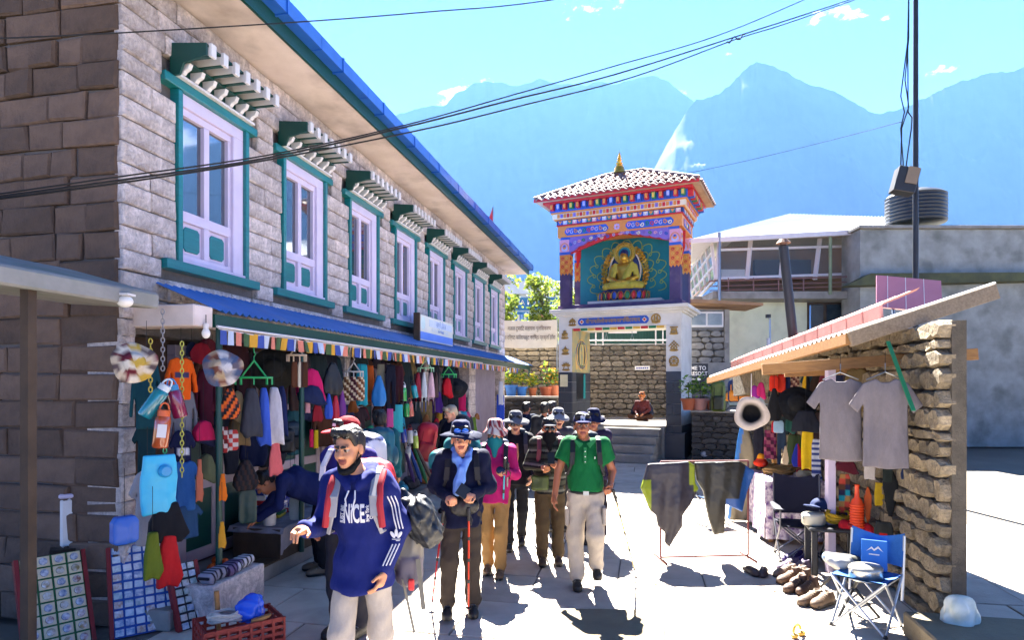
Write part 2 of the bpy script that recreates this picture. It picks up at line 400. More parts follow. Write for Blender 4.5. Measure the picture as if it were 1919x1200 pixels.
mat('white_paint', '#d6d2d0', .5, '#c2bdba', 5, .5, .06, 25)
mat('glass', '#2a3640', .04, '#34424e', 2, .4, spec=1.0); MATS['glass'].node_tree.nodes['Principled BSDF'].inputs['IOR'].default_value = 2.1
mat('gutter_blue', '#1a4fa8', .35, '#2262bd', 4, .6, .05, 20, coat=.2)
mat('sheet_blue', '#3f76ba', .45, '#3267a8', 3, .7, .06, 30, stain=('#6d7f93', 2.6, .4))
mat('wood', '#9a7040', .7, '#7b5630', 3, .8, .25, 20, stretch=(1, 12, 12))
mat('wood_dark', '#4a3a2c', .8, '#32271e', 4, .8, .25, 20)
mat('steel', '#8f9396', .35, '#777b7e', 6, .5, metal=.9)
mat('black_metal', '#1c1c1f', .5, '#28282c', 6, .5)
mat('wire_black', '#0d0d10', .6)
mat('rust_red', '#6a2a2c', .6, '#552023', 9, .6)

# ------------------------------------------------------------------ ground, street and paving slabs
b = MB(); b.bx(-9000, 9000, -60, 12000, -1.0, -.06); b.build('ground', M('earth'), kind='structure')
b = MB(); q = [Lp(-8, -.2, 0), Lp(-8, 9.2, 0), Lp(24, 9.2, 0), Lp(24, -.2, 0)]
b.prism([(p.x, p.y) for p in q], -.059, -.014, ax=2); street = b.build('street', M('paving_joint'), kind='structure')
def chamfer_block(x0, x1, y0, y1, z0, z1, ch=.008, jit=.0, top='z'):
    """block with a chamfered outer face (12 + 8 faces); top: which face is chamfered ('z' up, 'y' towards -y)"""
    j = lambda: random.uniform(-jit, jit)
    if top == 'z': v = [(x0+j(), y0+j(), z0), (x1+j(), y0+j(), z0), (x1+j(), y1+j(), z0), (x0+j(), y1+j(), z0)]; up = [(x, y, z1 - ch) for x, y, _ in v]; cp = [(x + (ch if i in (0, 3) else -ch), y + (ch if i < 2 else -ch), z1 + j() * .3) for i, (x, y, _) in enumerate(v)]
    else: v = [(x0+j(), y1, z0+j()), (x1+j(), y1, z0+j()), (x1+j(), y1, z1+j()), (x0+j(), y1, z1+j())]; up = [(x, y0 + ch, z) for x, _, z in v]; cp = [(x + (ch if i in (0, 3) else -ch), y0 + j(), z + (ch if i < 2 else -ch)) for i, (x, _, z) in enumerate(v)]
    f = [(3, 2, 1, 0)] + [(i, (i+1) % 4, (i+1) % 4 + 4, i + 4) for i in range(4)] + [(i + 4, (i+1) % 4 + 4, (i+1) % 4 + 8, i + 8) for i in range(4)] + [(8, 9, 10, 11)]
    return v + up + cp, f
for row in range(26):
    t0 = 1.6 + row * .86; w = .5 - random.random() * .5
    while w < 8.9:
        d = random.uniform(.8, 1.25); x1 = min(w + d, 9.1)
        v, f = chamfer_block(w + .008 - (w+x1)/2, x1 - .008 - (w+x1)/2, -.422, .422, -.045, 0, .006, .003)
        if not (row > 20 and w > 5):
            o = link('paving_slab', mesh('paving_slab', v, f, M('paving')), street)
            o.location = Lp(t0 + .43, (w + x1) / 2, random.uniform(-.003, .002)); o.rotation_euler = (random.uniform(-.002, .002), random.uniform(-.002, .002), LROT - math.pi / 2)
        w = x1
b = MB()
c0, c1, c2, c3 = G(1012, 1145), G(1246, 1148), G(1246, 1290), G(955, 1290)
b.prism([(p.x, p.y) for p in (c3, c2, c1, c0)], -.01, .022, ax=2); b.build('drain_cover', M('concrete_tan'), street, bevel=.006)

# ------------------------------------------------------------------ mountains, wooded hill
from mathutils import noise as mn
def mountain(name, sil, Yr, Yb, zb, depth, seed, nv=60, label=None):
    px = np.array([s[0] for s in sil], float); py = np.array([s[1] for s in sil], float)
    U = np.linspace(px[0], px[-1], 560); V = np.linspace(0, 1, nv)
    yy = np.interp(U, px, py); vs = []
    for i, u in enumerate(U):
        jag = mn.fractal(Vector((u * .045, seed, 0)), .8, 2.1, 6) * 4.5
        ridge = P(u, yy[i] + jag, Yr); yb = Yb
        for v in V:
            Y = ridge.y + (yb - ridge.y) * v; X = ridge.x * (1 + (Y / ridge.y - 1) * .85)
            p = Vector((X / 330, Y / 330, seed)); nn = mn.ridged_multi_fractal(p, .9, 2.2, 6, 1.0, 2.0) - 1.0
            z = ridge.z * (1 - v) ** 1.05 + zb * v + nn * 75 * math.sin(math.pi * min(1, v * 1.5 + .0)) * (1 if v > 0 else 0)
            lim = CAM_Z + (ridge.z - CAM_Z) / ridge.y * Y * .99
            vs.append((X, Y, min(z, lim) if v > 0 else ridge.z))
        vs.append((ridge.x * 1.25, ridge.y + depth, zb)); vs.append((ridge.x * 1.0005, ridge.y + 2, ridge.z - 3))
    k = nv + 2; nU = len(U)
    f = [(i*k + j, (i+1)*k + j, (i+1)*k + j + 1, i*k + j + 1) for i in range(nU - 1) for j in range(nv - 1)] + [(i*k + nv + 1, i*k + nv, (i+1)*k + nv, (i+1)*k + nv + 1) for i in range(nU - 1)]
    o = link(name, mesh(name, vs, f, M('rock'), True), kind='structure')
    return o
mountain('mountain', [(-500, 330), (-100, 300), (300, 330), (560, 300), (690, 250), (745, 215), (790, 203), (830, 196), (862, 172), (885, 157), (915, 153), (945, 157), (968, 160), (1000, 152), (1020, 148), (1050, 157), (1100, 160), (1125, 151), (1152, 160), (1180, 150), (1217, 139), (1250, 152), (1272, 166), (1300, 190), (1360, 250), (1500, 420), (1700, 500), (2300, 520)], 3700, 2780, 50, 1500, 3.1)
mountain('mountain', [(700, 640), (1000, 560), (1130, 460), (1200, 360), (1250, 270), (1282, 215), (1305, 189), (1335, 182), (1368, 160), (1395, 131), (1418, 114), (1445, 123), (1480, 141), (1530, 163), (1568, 172), (1600, 192), (1630, 209), (1650, 214), (1680, 205), (1709, 195), (1800, 150), (1950, 120), (2400, 100)], 3100, 2230, 20, 1400, 9.4)
mat('forest_leaf', '#3c5a2a', .8, '#4c6a2c', 2, .8, attr=True)
def leaf_cloud(n, centers, radii, size, cols, seed, flat=.5, droop=0.0, up=0.0):
    """n small folded leaves spread through ellipsoids -> verts, faces, colours"""
    r = np.random.default_rng(seed); C = np.array(centers, float); Rr = np.array(radii, float)
    w = Rr.prod(1) ** (2 / 3); idx = r.choice(len(C), n, p=w / w.sum())
    d = r.normal(size=(n, 3)); d /= np.linalg.norm(d, axis=1)[:, None]; rad = r.uniform(.25, 1, n) ** .45
    p = C[idx] + d * rad[:, None] * Rr[idx]
    a = r.normal(size=(n, 3)); a[:, 2] = a[:, 2] * flat - droop; a /= np.linalg.norm(a, axis=1)[:, None]
    q = r.normal(size=(n, 3)); q[:, 2] += up; bq = np.cross(a, q); bq /= np.linalg.norm(bq, axis=1)[:, None]
    s = size * r.uniform(.6, 1.3, n)[:, None]; nn = np.cross(a, bq)
    v = np.stack([p - a*s, p + bq*s*.42 + nn*s*.12, p + a*s, p - bq*s*.42 + nn*s*.12], 1).reshape(-1, 3)
    f = np.arange(n * 4).reshape(-1, 4); cc = np.array([lin(c) for c in cols]); ci = r.integers(0, len(cols), n)
    col = np.repeat(cc[ci] * np.r_[1, 1, 1, 1] * r.uniform(.75, 1.2, n)[:, None], 4, 0); col[:, 3] = 1
    return v, f, col
# wooded slope behind the village
b = MB(); 
def hillf(u, v):
    X = -60 + 170 * u; Y = 55 + 150 * v; return (X, Y, -.5 + 26 * v ** .8 + 3 * mn.noise(Vector((X * .05, Y * .05, 2))))
b.sheet(hillf, 40, 30); b.build('hill', mat('hill_ground', '#4e5a33', .95, '#38452a', .2, .8), smooth=True, kind='structure')
cen = []; rad = []
for i in range(420):
    u, v = random.random(), random.random() ** 1.2; p = hillf(u, v); r0 = random.uniform(1.4, 2.6); cen.append((p[0], p[1], p[2] + r0)); rad.append((r0, r0, r0 * 1.5))
v, f, c = leaf_cloud(26000, cen, rad, .5, ['#4a6a30', '#5d7a38', '#395527', '#6f8a45'], 5)
link('forest', mesh('forest', v, f, M('forest_leaf'), False, None, c), label='hazy green wood covering the slope beyond the village roofs', cat='forest', kind='stuff')
# the air: one even, pale haze round the whole valley
b = MB(); b.bx(-9500, 9500, -80, 12500, -2.2, 1960)
hz = bpy.data.materials.new('haze_air'); hz.use_nodes = True; hn = hz.node_tree.nodes; hn.clear()
pv = hn.new('ShaderNodeVolumePrincipled'); pv.inputs['Color'].default_value = (.19, .44, 1.0, 1); pv.inputs['Density'].default_value = HAZE_D = .00006; pv.inputs['Anisotropy'].default_value = .2
ho = hn.new('ShaderNodeOutputMaterial'); hz.node_tree.links.new(pv.outputs[0], ho.inputs['Volume'])
hz_o = b.build('haze', hz, kind='stuff'); hz_o['label'] = 'pale blue haze filling the valley air'; hz_o['category'] = 'haze'
# ------------------------------------------------------------------ stone lodge with eight windows (left of the street)
LROOT = Lp(0, 0, 0)
lodge = empty('stone_lodge', LROOT, LROT, 'long grey stone lodge with lilac windows, deep eave and blue gutter', 'building')
T0, T1 = 4.62, 19.85; WX0, WSP = 5.258, 1.795
WINS = [(WX0 + i * WSP, WX0 + i * WSP + 1.10) for i in range(8)]
b = MB()   # core wall, window holes left open by piers between
zs0, zs1, zt = 3.21, 4.84, 5.66
b.bx(T0 + .02, T1, .06, .5, 2.5, zs0); b.bx(T0 + .02, T1, .06, .5, zs1, zt)
xs = [T0 + .02] + [e for w in WINS for e in w] + [T1]
for i in range(0, len(xs), 2): b.bx(xs[i], xs[i+1], .06, .5, zs0, zs1)
b.bx(T0 + .02, T1, .5, 6.5, 2.5, zt - .01); b.bx(T0 + .02, T1, .7, 6.5, .0, 2.5)
b.build('wall', M('facade_mortar'), lodge)
blocks = []
z = 2.62; row = 0
while z < zt - .02:
    h = random.uniform(.165, .215); h = min(h, zt - .005 - z) if zt - z < .3 else h
    spans = [(T0, T1)]
    if z + h > 3.1 and z < 4.93:
        spans = []; x = T0
        for a, bb in WINS:
            pad = .0 if (z > 3.21 - .02 and z + h < 4.86) else .19
            spans.append((x, a - pad)); x = bb + pad
        spans.append((x, T1))
    for a, e in spans:
        x = a
        while x < e - .02:
            w = random.uniform(.28, .72); 
            if e - (x + w) < .22: w = e - x
            blocks.append((x, min(x + w, e), z, z + h)); x += w
    z += h; row += 1
blocks.sort(key=lambda q: q[0])
rest = MB()
for i, (a, e, z0, z1) in enumerate(blocks):
    v, f = chamfer_block(a + .004, e - .004, -random.uniform(.0, .022), .07, z0 + .004, z1 - .004, .012, .005, 'y')
    if i < 290:
        c = Vector(((a+e)/2, 0, (z0+z1)/2)); o = link('stone_block', mesh('stone_block', [Vector(p) - c for p in v], f, M('facade_stone')), lodge); o.location = c
    else: rest.add(v, f)
rest.build('far_stone_blocks', M('facade_stone'), lodge, kind='stuff', fix=False)
# end wall of dark rubble that faces the camera
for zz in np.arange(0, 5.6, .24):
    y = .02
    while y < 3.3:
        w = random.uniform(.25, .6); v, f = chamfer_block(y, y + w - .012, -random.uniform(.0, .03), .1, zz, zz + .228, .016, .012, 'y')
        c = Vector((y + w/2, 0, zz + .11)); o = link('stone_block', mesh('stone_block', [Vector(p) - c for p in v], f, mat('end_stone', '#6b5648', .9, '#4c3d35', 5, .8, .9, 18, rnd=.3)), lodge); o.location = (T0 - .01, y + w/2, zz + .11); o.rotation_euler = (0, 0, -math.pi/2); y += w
# windows
refl_m = mat('reveal_reflection_tone', '#6a5d70', .9, '#544a5a', 8, .6)  # purple-grey strips behind the panes, coloured to stand for the reveal's reflection
def build_window(x0, x1):
    z0, z1 = zs0, zs1; root = empty('window'); root.parent = lodge
    for a, e in ((x0, x0 + .06), (x1 - .06, x1)): MB().bx(a, e, -.035, .1, z0, z1).build('jamb', M('teal_paint'), root, bevel=.004)
    MB().bx(x0 - .19, x1 + .13, -.05, .08, z1, z1 + .085).build('lintel', M('teal_paint'), root, bevel=.005)
    MB().bx(x0 - .19, x1 + .15, -.07, .12, z0 - .09, z0).build('sill', M('teal_paint'), root, bevel=.005)
    s = MB(); a, e = x0 + .062, x1 - .062; y0, y1 = .03, .10; mid = a + (e - a) * .44
    s.bx(a, e, -.03, .38, z0 + .001, z0 + .035); s.bx(a, e, .0, .38, z1 - .12, z1 - .001); s.bx(a, a + .035, .0, .38, z0 + .036, z1 - .121); s.bx(e - .17, e, .0, .38, z0 + .036, z1 - .121)
    b2, e2 = a + .036, e - .171
    s.bx(b2, e2, y0, y1, z0 + .036, z0 + .1); s.bx(b2, e2, y0, y1, z0 + .42, z0 + .52); s.bx(b2, e2, y0, y1, z1 - .19, z1 - .121)
    m_ = (b2 + e2) / 2
    for p, q_ in ((b2, b2 + .045), (m_ - .04, m_ + .04), (e2 - .045, e2)): s.bx(p, q_, y0 + .002, y1 - .002, z0 + .101, z0 + .419); s.bx(p, q_, y0 + .002, y1 - .002, z0 + .521, z1 - .191)
    s.build('sash', M('lilac_paint'), root, bevel=.004)
    for p, q_ in ((b2 + .046, m_ - .041), (m_ + .041, e2 - .046)):
        MB().bx(p, q_, .075, .081, z0 + .522, z1 - .192).build('pane', M('glass'), root)
        g = MB(); g.bx(p + .001, q_ - .001, .07, .09, z0 + .102, z0 + .418); ch = .03; X0, X1, Z0, Z1 = p + .035, q_ - .035, z0 + .14, z0 + .38
        g.build('panel_rim', M('lilac_paint'), root)
        MB().prism([(X0 + ch, Z0), (X1 - ch, Z0), (X1, Z0 + ch), (X1, Z1 - ch), (X1 - ch, Z1), (X0 + ch, Z1), (X0, Z1 - ch), (X0, Z0 + ch)], .055, .0695).build('panel', M('teal_paint'), root, bevel=.004)
        c = MB(); c.sheet(lambda u, v, p=p, q_=q_: (p + (q_ - p) * u * (.4 if p < m_ - .1 else .6), .16 + .012 * math.sin(u * 30), z0 + .5 + (z1 - z0 - .6) * v), 16, 1); c.build('reveal_reflection', refl_m, root)
    h = MB(); hz0 = z1 + .09
    hx0, hx1 = x0 - .05, x1 + .0
    h.prism([(0, hz0), (-.1, hz0), (-.14, hz0 + .10), (-.38, hz0 + .15), (-.38, hz0 + .26), (0, hz0 + .30)], hx0 - .025, hx0, ax=0)
    h.prism([(0, hz0 + .285), (-.375, hz0 + .245), (-.375, hz0 + .262), (0, hz0 + .305)], hx0 + .001, hx1, ax=0)
    for i in range(7): x = hx0 + .05 + (hx1 - hx0 - .1) * i / 6; h.bx(x - .033, x + .004, -.374, -.032, hz0 + .152, hz0 + .16)
    h.bx(hx0 + .001, hx1, -.03, .0, hz0 + .02, hz0 + .28); h.bx(hx0 + .001, hx1, -.16, -.02, hz0 + .125, hz0 + .14)
    hood = h.build('window_hood', M('green_paint'), lodge)
    for i in range(7):
        x = hx0 + .05 + (hx1 - hx0 - .1) * i / 6
        r = MB(); r.bx(x - .035, x + .035, -.41, -.376, hz0 + .155, hz0 + .275); r.prism([(-.375, hz0 + .165), (-.375, hz0 + .24), (-.032, hz0 + .27), (-.032, hz0 + .16)], x - .034, x + .02, ax=0); r.build('rafter', M('white_paint'), hood, bevel=.003)
        if i < 7:
            r = MB(); r.prism([(-.031, hz0 + .02), (-.09, hz0 + .03), (-.11, hz0 + .055), (-.15, hz0 + .075), (-.17, hz0 + .124), (-.031, hz0 + .124)], x - .02, x + .03, ax=0); r.build('bracket', M('white_paint'), hood, bevel=.004)
    MB().bx(hx0, hx1 + .02, -.09, -.001, hz0 - .004, hz0 + .019).build('rail', M('white_paint'), hood)
for a, e in WINS: build_window(a, e)
# eave: soffit, fascia, gutter, roof sheet
r = MB(); r.prism([(6.8, 6.9), (-.68, 5.90), (-.68, 5.86), (6.8, 6.86)], T0 - .5, T1 + .75, ax=0); roof = r.build('roof', M('sheet_blue'), lodge)
MB().bx(T0 - .5, T1 + .7, -.63, .3, 5.662, 5.71).build('soffit', M('soffit'), roof)
MB().bx(T0 - .5, T1 + .72, -.665, -.631, 5.635, 5.86).build('fascia', M('green_paint'), roof)
g = MB(); x = T0 - .5
while x < T1 + .7:
    e = min(x + 1.22, T1 + .76); g = MB(); g.bx(x, e - .006, -.80, -.785, 5.79, 5.945); g.bx(x, e - .006, -.785, -.668, 5.79, 5.803); g.bx(x, e - .006, -.683, -.668, 5.804, 5.92); g.build('gutter', M('gutter_blue'), roof, bevel=.003); x = e
for x in np.arange(T0, T1 + .7, 1.22): MB().bx(x, x + .03, -.81, -.665, 5.775, 5.789).bx(x, x + .03, -.812, -.801, 5.775, 5.95).build('gutter_bracket', M('gutter_blue'), roof)
# ground floor: piers, doors, shutter, shop floor
b = MB(); b.bx(T0 + .0, T1, .34, .69, 0.0, 2.62); b.build('shop_wall', mat('shop_wall', '#5a4438', .9, '#463529', 3, .7, .2, 20), lodge)
MB().bx(4.74, 4.985, -.60, .3, 2.55, 2.735).build('concrete_beam', M('soffit'), lodge, bevel=.01)
MB().bx(5.0, T1, -.02, .33, 2.621, 2.645).build('ceiling_slab', M('soffit'), lodge)
for px0, w in ((T0, .16), (8.75, .22), (12.3, .22), (15.6, .62), (19.3, .55)):
    z = .16
    while z < 2.6:
        h = min(random.uniform(.16, .22), 2.615 - z); v, f = chamfer_block(px0, px0 + w - .006, -.0 - random.uniform(0, .015), .335, z + .003, z + h - .003, .012, .006, 'y'); link('stone_block', mesh('stone_block', v, f, M('facade_stone')), lodge); z += h
mat('lilac_door', '#a8989f', .55, '#94858c', 4, .6, .1, 25)
for x0, x1 in ((5.55, 6.95), (7.3, 8.6), (9.2, 10.5), (10.8, 12.1), (12.7, 14.0), (14.2, 15.4)):
    d = MB(); d.bx(x0, x0 + .09, .24, .338, .2, 2.35); d.bx(x1 - .09, x1, .24, .338, .2, 2.35); d.bx(x0, x1, .24, .338, 2.351, 2.45); dr = d.build('door', M('lilac_door'), lodge, bevel=.004)
    m_ = (x0 + x1) / 2
    for a, e in ((x0 + .092, m_ - .004), (m_ + .004, x1 - .092)):
        l = MB()
        for p, q_ in ((a, a + .1), (e - .1, e)): l.bx(p, q_, .27, .31, .205, 2.348)
        for p, q_ in ((.205, .33), (.95, 1.06), (1.7, 1.8), (2.26, 2.348)): l.bx(a + .101, e - .101, .27, .31, p, q_)
        l.build('leaf', M('lilac_door'), dr, bevel=.004)
        for p, q_ in ((.332, .948), (1.062, 1.698), (1.802, 2.258)): MB().bx(a + .102, e - .102, .285, .30, p, q_).build('panel', M('green_paint'), dr)
    MB().bx(m_ + .03, m_ + .05, .25, .27, 1.2, 1.34).build('handle', mat('brass', '#8a6a30', .35, metal=.9), dr)
sh = MB()
for i in range(24):
    x = 16.35 + i * .12; sh.prism([(x, .2), (x + .06, .2), (x + .06, 2.5), (x, 2.5)], .16, .2); sh.prism([(x + .061, .2), (x + .119, .2), (x + .119, 2.5), (x + .061, 2.5)], .185, .205)
sh.build('shutter', mat('shutter_grey', '#9a90a0', .5, '#857b8b', 4, .6, .1), lodge)
b = MB(); b.bx(T0, T1 + .3, -.46, .33, 0, .17); fl = b.build('shop_platform', M('concrete'), lodge, bevel=.012)
# name board on the facade
t_a, z_a = LW(783, 588, .3); t_b, z_b = LW(846, 655, .3)
sg = empty('sign_board', Lp(t_a, .3, 0), LROT, 'faded pale blue and cream sign board on the stone lodge above the awning', 'sign')
sw = t_b - t_a; z0, z1 = 2.875, 3.34; f_ = .465
s = MB(); s.bx(0, sw, -.03, .02, z0, z1); s.build('board', mat('sign_cream', '#d6d8ce', .6, '#c4cbc8', 3, .7), sg)
MB().bx(.02, sw - .02, -.036, -.031, z0 + .02, z0 + .34 * f_).build('blue_band', mat('sign_blue', '#5b86dc', .6, '#6f96e2', 3, .6), sg)
MB().bx(.55, sw - .1, -.036, -.031, z0 + .62 * f_, z0 + .9 * f_).build('pale_lettering_band', mat('sign_pale', '#b4c6e2', .6, '#cdd6e4', 14, .9), sg)
MB().bx(.7, sw - .35, -.036, -.031, z0 + .44 * f_, z0 + .56 * f_).build('cream_lettering_band', mat('sign_pale2', '#c9cfc0', .6, '#c3cfe0', 14, .9), sg)
MB().lathe([(.12, -.006), (.12, 0), (0, 0)], 24, (.2, -.031, z0 + .68 * f_), Matrix.Rotation(R(90), 3, 'X')).build('round_emblem', mat('sign_disc', '#c6dede', .6), sg)
MB().bx(-.06, -.001, -.05, .06, z0 - .02, z1 + .02).build('side_frame', M('wood_dark'), sg)
for zt_, sz, tx, mm in ((z0 + .76 * f_, .15, 'नाम्चे होटल', 'sign_ink'), (z0 + .5 * f_, .06, 'लुक्ला सोलुखुम्बु', 'sign_ink')):
    me = text_mesh(tx, sz, mat('sign_ink', '#9fb6dc', .6)); o = link('lettering', me, sg); o.location = (sw * .6, -.039, zt_); o.rotation_euler = (R(90), 0, 0)
# ------------------------------------------------------------------ blue corrugated awning on green posts
aw = empty('shop_awning', LROOT, LROT, 'long blue corrugated awning over the souvenir shop front', 'awning')
A0, A1 = 5.0, 21.2
def awn(u, v):
    t = A0 + (A1 - A0) * u; return (t, -.66 * v - .002, 2.97 - .27 * v + .016 * math.sin(t * 2 * math.pi / .1))
n = int((A1 - A0) / .025); b = MB(); b.sheet(awn, n, 3); o = b.build('roof_sheet', M('sheet_blue'), aw, smooth=False, fix=False)
MB().bx(A0, A1 - .02, -.61, -.575, 2.56, 2.675).build('fascia', M('green_paint'), aw)
b = MB(); b.bx(A0, A0 + .04, -.574, 0, 2.60, 2.68); b.bx(A0 + 8, A0 + 8.04, -.574, 0, 2.60, 2.68); b.bx(A1 - .1, A1 - .06, -.574, 0, 2.60, 2.68); b.build('rafter', M('green_paint'), aw)
tp, _ = LW(405, 700, .5); tf, _ = LW(990, 700, .5)
for t, z0 in ((tp, .16), (LW(553, 700, .45)[0], .17), (tf, 0)): MB().tube([(t, -.53, z0), (t, -.53, 2.6)], .03, 10).build('post', M('green_paint'), aw, smooth=True)
MB().tube([(A0, -.63, 2.565), (A0 + 9.5, -.63, 2.565)], .012, 8).build('conduit', M('white_paint'), aw, smooth=True)
# prayer flags along the awning, one string with its flags
pf = empty('prayer_flags', LROOT, LROT, 'string of small prayer flags hanging along the awning edge', 'flag string')
MB().tube([(A0 + i * .5, -.645, 2.545 - .015 * (i % 2)) for i in range(29)], .004, 5).build('string', M('white_paint'), pf)
fc = [mat('flag_' + n, c, .85, None, 18, .6) for n, c in (('blue', '#3a4f9a'), ('white', '#b9c4d8'), ('coral', '#d8806a'), ('green', '#3e5a34'), ('yellow', '#cf9a2e'))]
def flag_mesh(i, h=.125):
    w = .095; b = MB()
    def fn(u, v): return (w * (u - .5), .008 * math.sin(u * 5 + i) * v + .012 * v * math.sin(i * 2.3), -h * v)
    b.sheet(fn, 4, 4); me = mesh('flag', b.v, b.f, fc[i % 5], True); return me
fm = [flag_mesh(i) for i in range(20)]
x = A0 + .06; i = 0
while x < A0 + 13.6:
    o = link('flag', fm[i % 20], pf); o.location = (x, -.648, 2.535); o.rotation_euler = (random.uniform(-.15, .15), 0, random.uniform(-.35, .35)); x += random.uniform(.1, .118); i += 1
# neighbour's lean-to roof and lamp at the near corner
ln = empty('lean_to_roof', Lp(4.5, 0, 0), LROT, 'small grey sheet lean-to roof at the lodge corner', 'roof')
b = MB(); b.prism([(.2, 2.98), (-.62, 2.76), (-.62, 2.64), (.2, 2.7)], -2.2, -.17, ax=0); b.build('cover', mat('tarp_grey', '#8d8b86', .7, '#716f6b', 3, .8, .2, stain=('#5a6b4e', 2, .4)), ln, bevel=.015)
b = MB(); b.bx(-1.2, -1.14, -.55, -.49, 0.0, 2.66); b.build('post', M('wood_dark'), ln)
lb = empty('globe_lamp', LWp(234, 560, .62), 0, 'white half globe lamp under the lean-to roof', 'lamp')
MB().sph((0, 0, -.02), (.055, .055, .045), 14, 8).build('globe', mat('lamp_white', '#e6e2da', .3), lb, smooth=True); MB().bx(-.05, .05, -.05, .05, .02, .035).build('plate', M('white_paint'), lb)
# ------------------------------------------------------------------ shrine gateway
TX, TY, TR = 1.40, 19.23, R(-25)
TWm = Matrix.Translation((TX, TY, 0)) @ Matrix.Rotation(TR, 4, 'Z')
TWd, TDp = 3.62, 1.7
def Tp(x, y, z): return TWm @ Vector((x, y, z))
tower = empty('shrine_gateway', (TX, TY, 0), TR, 'painted two-tier shrine gateway with tiled hip roof and gilt finial', 'gateway')
plaster = mat('plaster_white', '#d9d4cb', .8, '#c6c0b4', 2, .6, .1, 20, stain=('#9d927e', 1.5, .35))
slate = mat('slate_tile', '#3a3e48', .45, '#2b2f38', 4, .7, .15, 30, rnd=.2)
purple = mat('purple_paint', '#4a3a62', .6, '#3c2f50', 4, .6, .1, 20, stain=('#7a6a78', 3, .4))
gold = mat('gilt', '#c79a35', .3, '#8f6620', 9, .7, metal=.75, bump=.2, bscale=60)
gold_dull = mat('gilt_paint', '#b08c48', .5, '#7d5f2c', 9, .7, .2, 40, metal=.3)
PT = {n: mat('paint_' + n, c, .55, None, 14, .5, .1, 50) for n, c in (('orange', '#d8843a'), ('blue', '#2f56b4'), ('pink', '#d895ac'), ('red', '#c2262c'), ('teal', '#147a80'), ('green', '#2d7a4e'), ('yellow', '#dcae48'), ('violet', '#7d62b0'), ('lav', '#a9a6d6'), ('cream', '#e0cfb4'), ('navy', '#23305e'))}
for x0, nm in ((0, 'pillar'), (TWd - .42, 'pillar')):
    pl = MB().bx(x0, x0 + .42, 0, TDp, 0, 3.73).build('pillar', plaster, tower, bevel=.006)
    # slate cladding, tile by tile
    z = 0.0; r = 0
    while z < 2.4:
        h = min(.305, 2.43 - z); cuts = [0, .42] if r % 2 else [0, .2, .42]
        for a, e in zip(cuts[:-1], cuts[1:]): MB().bx(x0 + a + .003, x0 + e - .003, -.024, -.001, z + .003, z + h - .003).build('slate_tile', slate, pl, bevel=.003)
        sidex = (x0 + .421, x0 + .444) if x0 == 0 else (x0 + .421, x0 + .444)
        cuts = np.linspace(-.02, TDp, 5 if r % 2 else 4)
        if not (x0 > 0 and z > 1.2 and False):
            for a, e in zip(cuts[:-1], cuts[1:]):
                if x0 == 0 or z < .9: MB().bx(*sidex, a + .003, e - .003, z + .003, z + h - .003).build('slate_tile', slate, pl, bevel=.003)
        z += h; r += 1
MB().bx(TWd - .5, TWd + .12, -.14, .5, 0, .72).build('plinth', slate, tower, bevel=.01)
MB().bx(.0, TWd, 0, TDp, 3.731, 4.08).build('lintel', plaster, tower)
b = MB()
for ex, z0, z1 in ((.06, 4.081, 4.13), (.14, 4.131, 4.19), (.22, 4.191, 4.29)): b.bx(-ex, TWd + ex, -ex, TDp + ex, z0, z1)
b.build('cornice', plaster, tower, bevel=.008)
MB().bx(-.02, TWd + .02, -.02, TDp + .02, 4.291, 4.43).build('purple_base', purple, tower, bevel=.008)
# painted ceiling edge of the passage
for i in range(12): MB().bx(.46 + i * .225, .65 + i * .225, .02, .1, 3.66, 3.728).build('painted_block', [PT[k] for k in ('red', 'green', 'yellow')][i % 3], tower)
